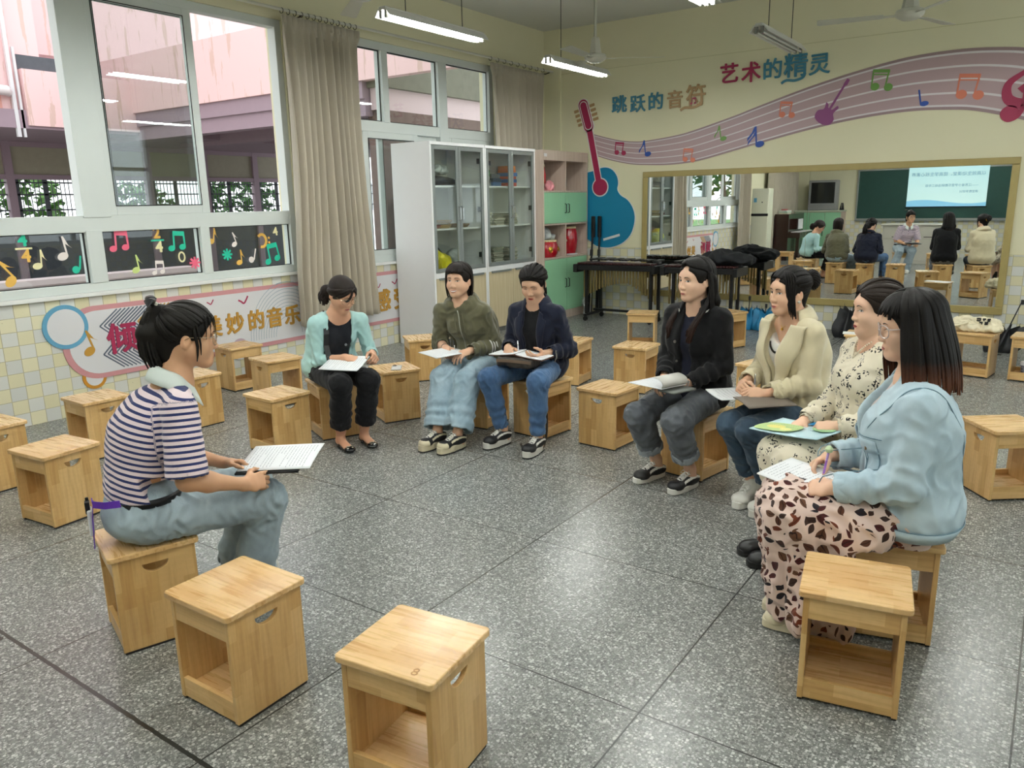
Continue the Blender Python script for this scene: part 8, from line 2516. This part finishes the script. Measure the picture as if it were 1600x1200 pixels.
# skirt
t = NT('leaf_print_cotton')
o_ = t.obj()
vo = t.n('TexVoronoi', {'Vector': o_, 'Scale': 21.0, 'Randomness': .8})
nn = t.n('NewGeometry').outputs['Normal']
def tang(v):
    d_ = t.n('VectorMath', {0: v, 1: nn}, operation='DOT_PRODUCT').outputs['Value']
    return t.n('VectorMath', {0: v, 1: t.n('VectorMath', {0: nn, 'Scale': d_}, operation='SCALE').outputs[0]}, operation='SUBTRACT').outputs[0]
dv = tang(t.n('VectorMath', {0: o_, 1: vo.outputs['Position']}, operation='SUBTRACT').outputs[0])
axr = t.n('VectorMath', {0: tang(t.n('VectorMath', {0: vo.outputs['Color'], 1: (.5, .5, .5)}, operation='SUBTRACT').outputs[0])}, operation='NORMALIZE').outputs[0]
al = t.n('VectorMath', {0: dv, 1: axr}, operation='DOT_PRODUCT').outputs['Value']
ln2 = t.n('VectorMath', {0: dv, 1: dv}, operation='DOT_PRODUCT').outputs['Value']
pp = t.math('SQRT', t.math('MAXIMUM', t.math('SUBTRACT', ln2, t.math('MULTIPLY', al, al)), 0.0))
aa = t.math('DIVIDE', t.math('ABSOLUTE', al), .0215)
wd = t.math('MULTIPLY', t.math('SUBTRACT', 1.0, t.math('MULTIPLY', aa, aa)), .0115)
leaf = t.math('LESS_THAN', pp, wd)
rib = t.math('MULTIPLY', t.math('LESS_THAN', pp, .0012), leaf)
cs = t.n('SeparateColor', {0: vo.outputs['Color']})
lc = t.ramp(cs.outputs[0], [(0, hx('4e1a1c')), (.28, hx('7a3a22')), (.45, hx('5a3524')), (.6, hx('3a2620')), (.78, hx('6a4630')), (.9, hx('1f1e26'))], 'CONSTANT')
lc = t.mix(t.math('MULTIPLY', t.noise(o_, 90, 3), .4), lc, hx('2a1712'))
cc = t.mix(leaf, t.mix(t.noise(o_, 6, 3), hx('d9c3b8'), hx('cfb5aa')), t.mix(rib, lc, hx('2a1712')))
t.p(base=cc, rough=.85, spec=.2, sheen=.2)
M_LEAF = t.m
s = SDF()
Rm = frame(g.f)
s.ell(g.hip - g.f * .03 + UP * .005, (.195, .148, .105), Rm, .04)
for hp, kn in ((g.hipR, g.knR), (g.hipL, g.knL)):
    s.tube(hp, kn, (.125, .10), (.105, .09), g.r, .06)
s.box((g.hip + (g.knR + g.knL) / 2) / 2 + UP * .005, (.13, .22, .075), Rm, .05, .05)
km, am = (g.knR + g.knL) / 2, (g.anR + g.anL) / 2
lowp = V3(*(am[:2] + g.f[:2] * .03 - V3(0, 0, 0)[:2]), .10)
s.tube(km, lowp, (.175, .105), (.20, .12), g.r, .06)
s.tube(lerp(g.hip, km, .55) - UP * .02, V3(*(lowp[:2] - g.f[:2] * .10), .12), (.19, .11), (.20, .11), g.r, .07)
s.tube(lerp(g.hip, km, .35) - g.r * .17, lowp - g.r * .15 - g.f * .12 - UP * .02, (.06, .06), (.075, .07), g.r, .06)
s.cut((0, 0, .055), -UP, .01)
s.func(lambda P: np.maximum(P[:, 2] - .3995, np.abs((P - g.hip) @ Rm)[:, 1] - .20), .01, -1)
V, F = s.mesh(.0075)
N = vnormals(V, F)
m = np.clip((.50 - V[:, 2]) / .3, 0, 1) * ((V - g.hip) @ g.f > .16)
ang = np.arctan2((V - lowp) @ g.r, (V - lowp) @ g.f)
V = V + N * (m * (.016 * np.sin(ang * 9 + 1.5 * snoise(V * V3(1, 1, .3), 6, 3)) + .006 * np.sin(ang * 21 + V[:, 2] * 8)))[:, None]
V = fold(V, F, .007, 10, 4)
nr = (np.abs((V - g.hip) @ g.f) < .17) & (V[:, 2] < .3995) & (V[:, 2] > .36)
V[nr, 2] = .3995
save(g, P_, 'skirt', V, F, M_LEAF)
for an, fd, rt in ((g.anR, g.fR, True), (g.anL, g.fL, False)):
    shoe(g, P_, an, fd, 'plain', rt, (M_SHOEC, M_SHOEC, M_SHOEC))
hr = Hair(g, 8)
hr.cap(.007, .002)
part = (0, 86)
azs = list(np.linspace(62, 180, 40)) + list(np.linspace(-180, -62, 40))
hr.hang(azs, part, .235, .034, .015, .0, 2, .018, -.004, off=.010)
hr.hang(list(np.linspace(70, 180, 26)) + list(np.linspace(-180, -70, 26)), part, .225, .026, .015, .0, 2, .02, -.004, off=.004)
for i in range(30):
    az = -58 + 116 * i / 29
    e = sk(az * 1.03, 12, .010)
    hr.lock([sk(az * .35, 82, .010), sk(az * .8, 58, .014), sk(az, 34, .014), V3(e[0], e[1] + .004, e[2] + hr.rnd.uniform(-.012, .010) - .0002 * abs(az))], .009, .35, .45)
hr.mass([(0, -.03, .0), (0, -.038, -.12)], [.078, .060]); hr.mass([(.045, -.035, -.02), (.05, -.035, -.15)], [.04, .032]); hr.mass([(-.045, -.035, -.02), (-.05, -.035, -.15)], [.04, .032])
hr.s.ell(g.H(0, .062, -.06), (.066, .075, .10), g.R, .008, -1)
hr.build(P_, hair_mat('black_hair_copper_ends', '14100e', '7a452a', .93, 1.06))
add_glasses(g, P_, 'clear')
pc = (g.wrR + g.wrL) / 2 + g.f * .10 - UP * .035 + g.r * .03
nb, Fm = slab_at('notepad', 'white notepad on the leaf print skirt under a purple pen', 'notepad', pc, nrm(g.f * .7 + g.r * .7), nrm(UP + g.f * .05 - g.r * .18), (.19, .27), M_PAPERB, 'sheets and pads being held', .004, 8, .005)
paper_lines(nb, Fm, (.19, .27), 31, M_INK, 14, .0014, .004)
pp_ = pen('purple pen with bear topper in hand of person in denim jacket', tips['R'][0] * .5 + tips['R'][4] * .5 - UP * .035, UP * .97 - g.f * .12 - g.r * .05, plain('pen_purple', 'a46fd0', .3), plain('pen_lilac', 'c9a8e6', .3), .135)
b = MB(); ax = nrm(UP * .97 - g.f * .12 - g.r * .05); b.lathe([(.001, -.014), (.013, -.008), (.015, .004), (.008, .014), (.001, .016)], n=14, M=Matrix.Translation(ax * .148)); b.build('topper', plain('topper_green', 'b9cfa5', .4), pp_, smooth=True)
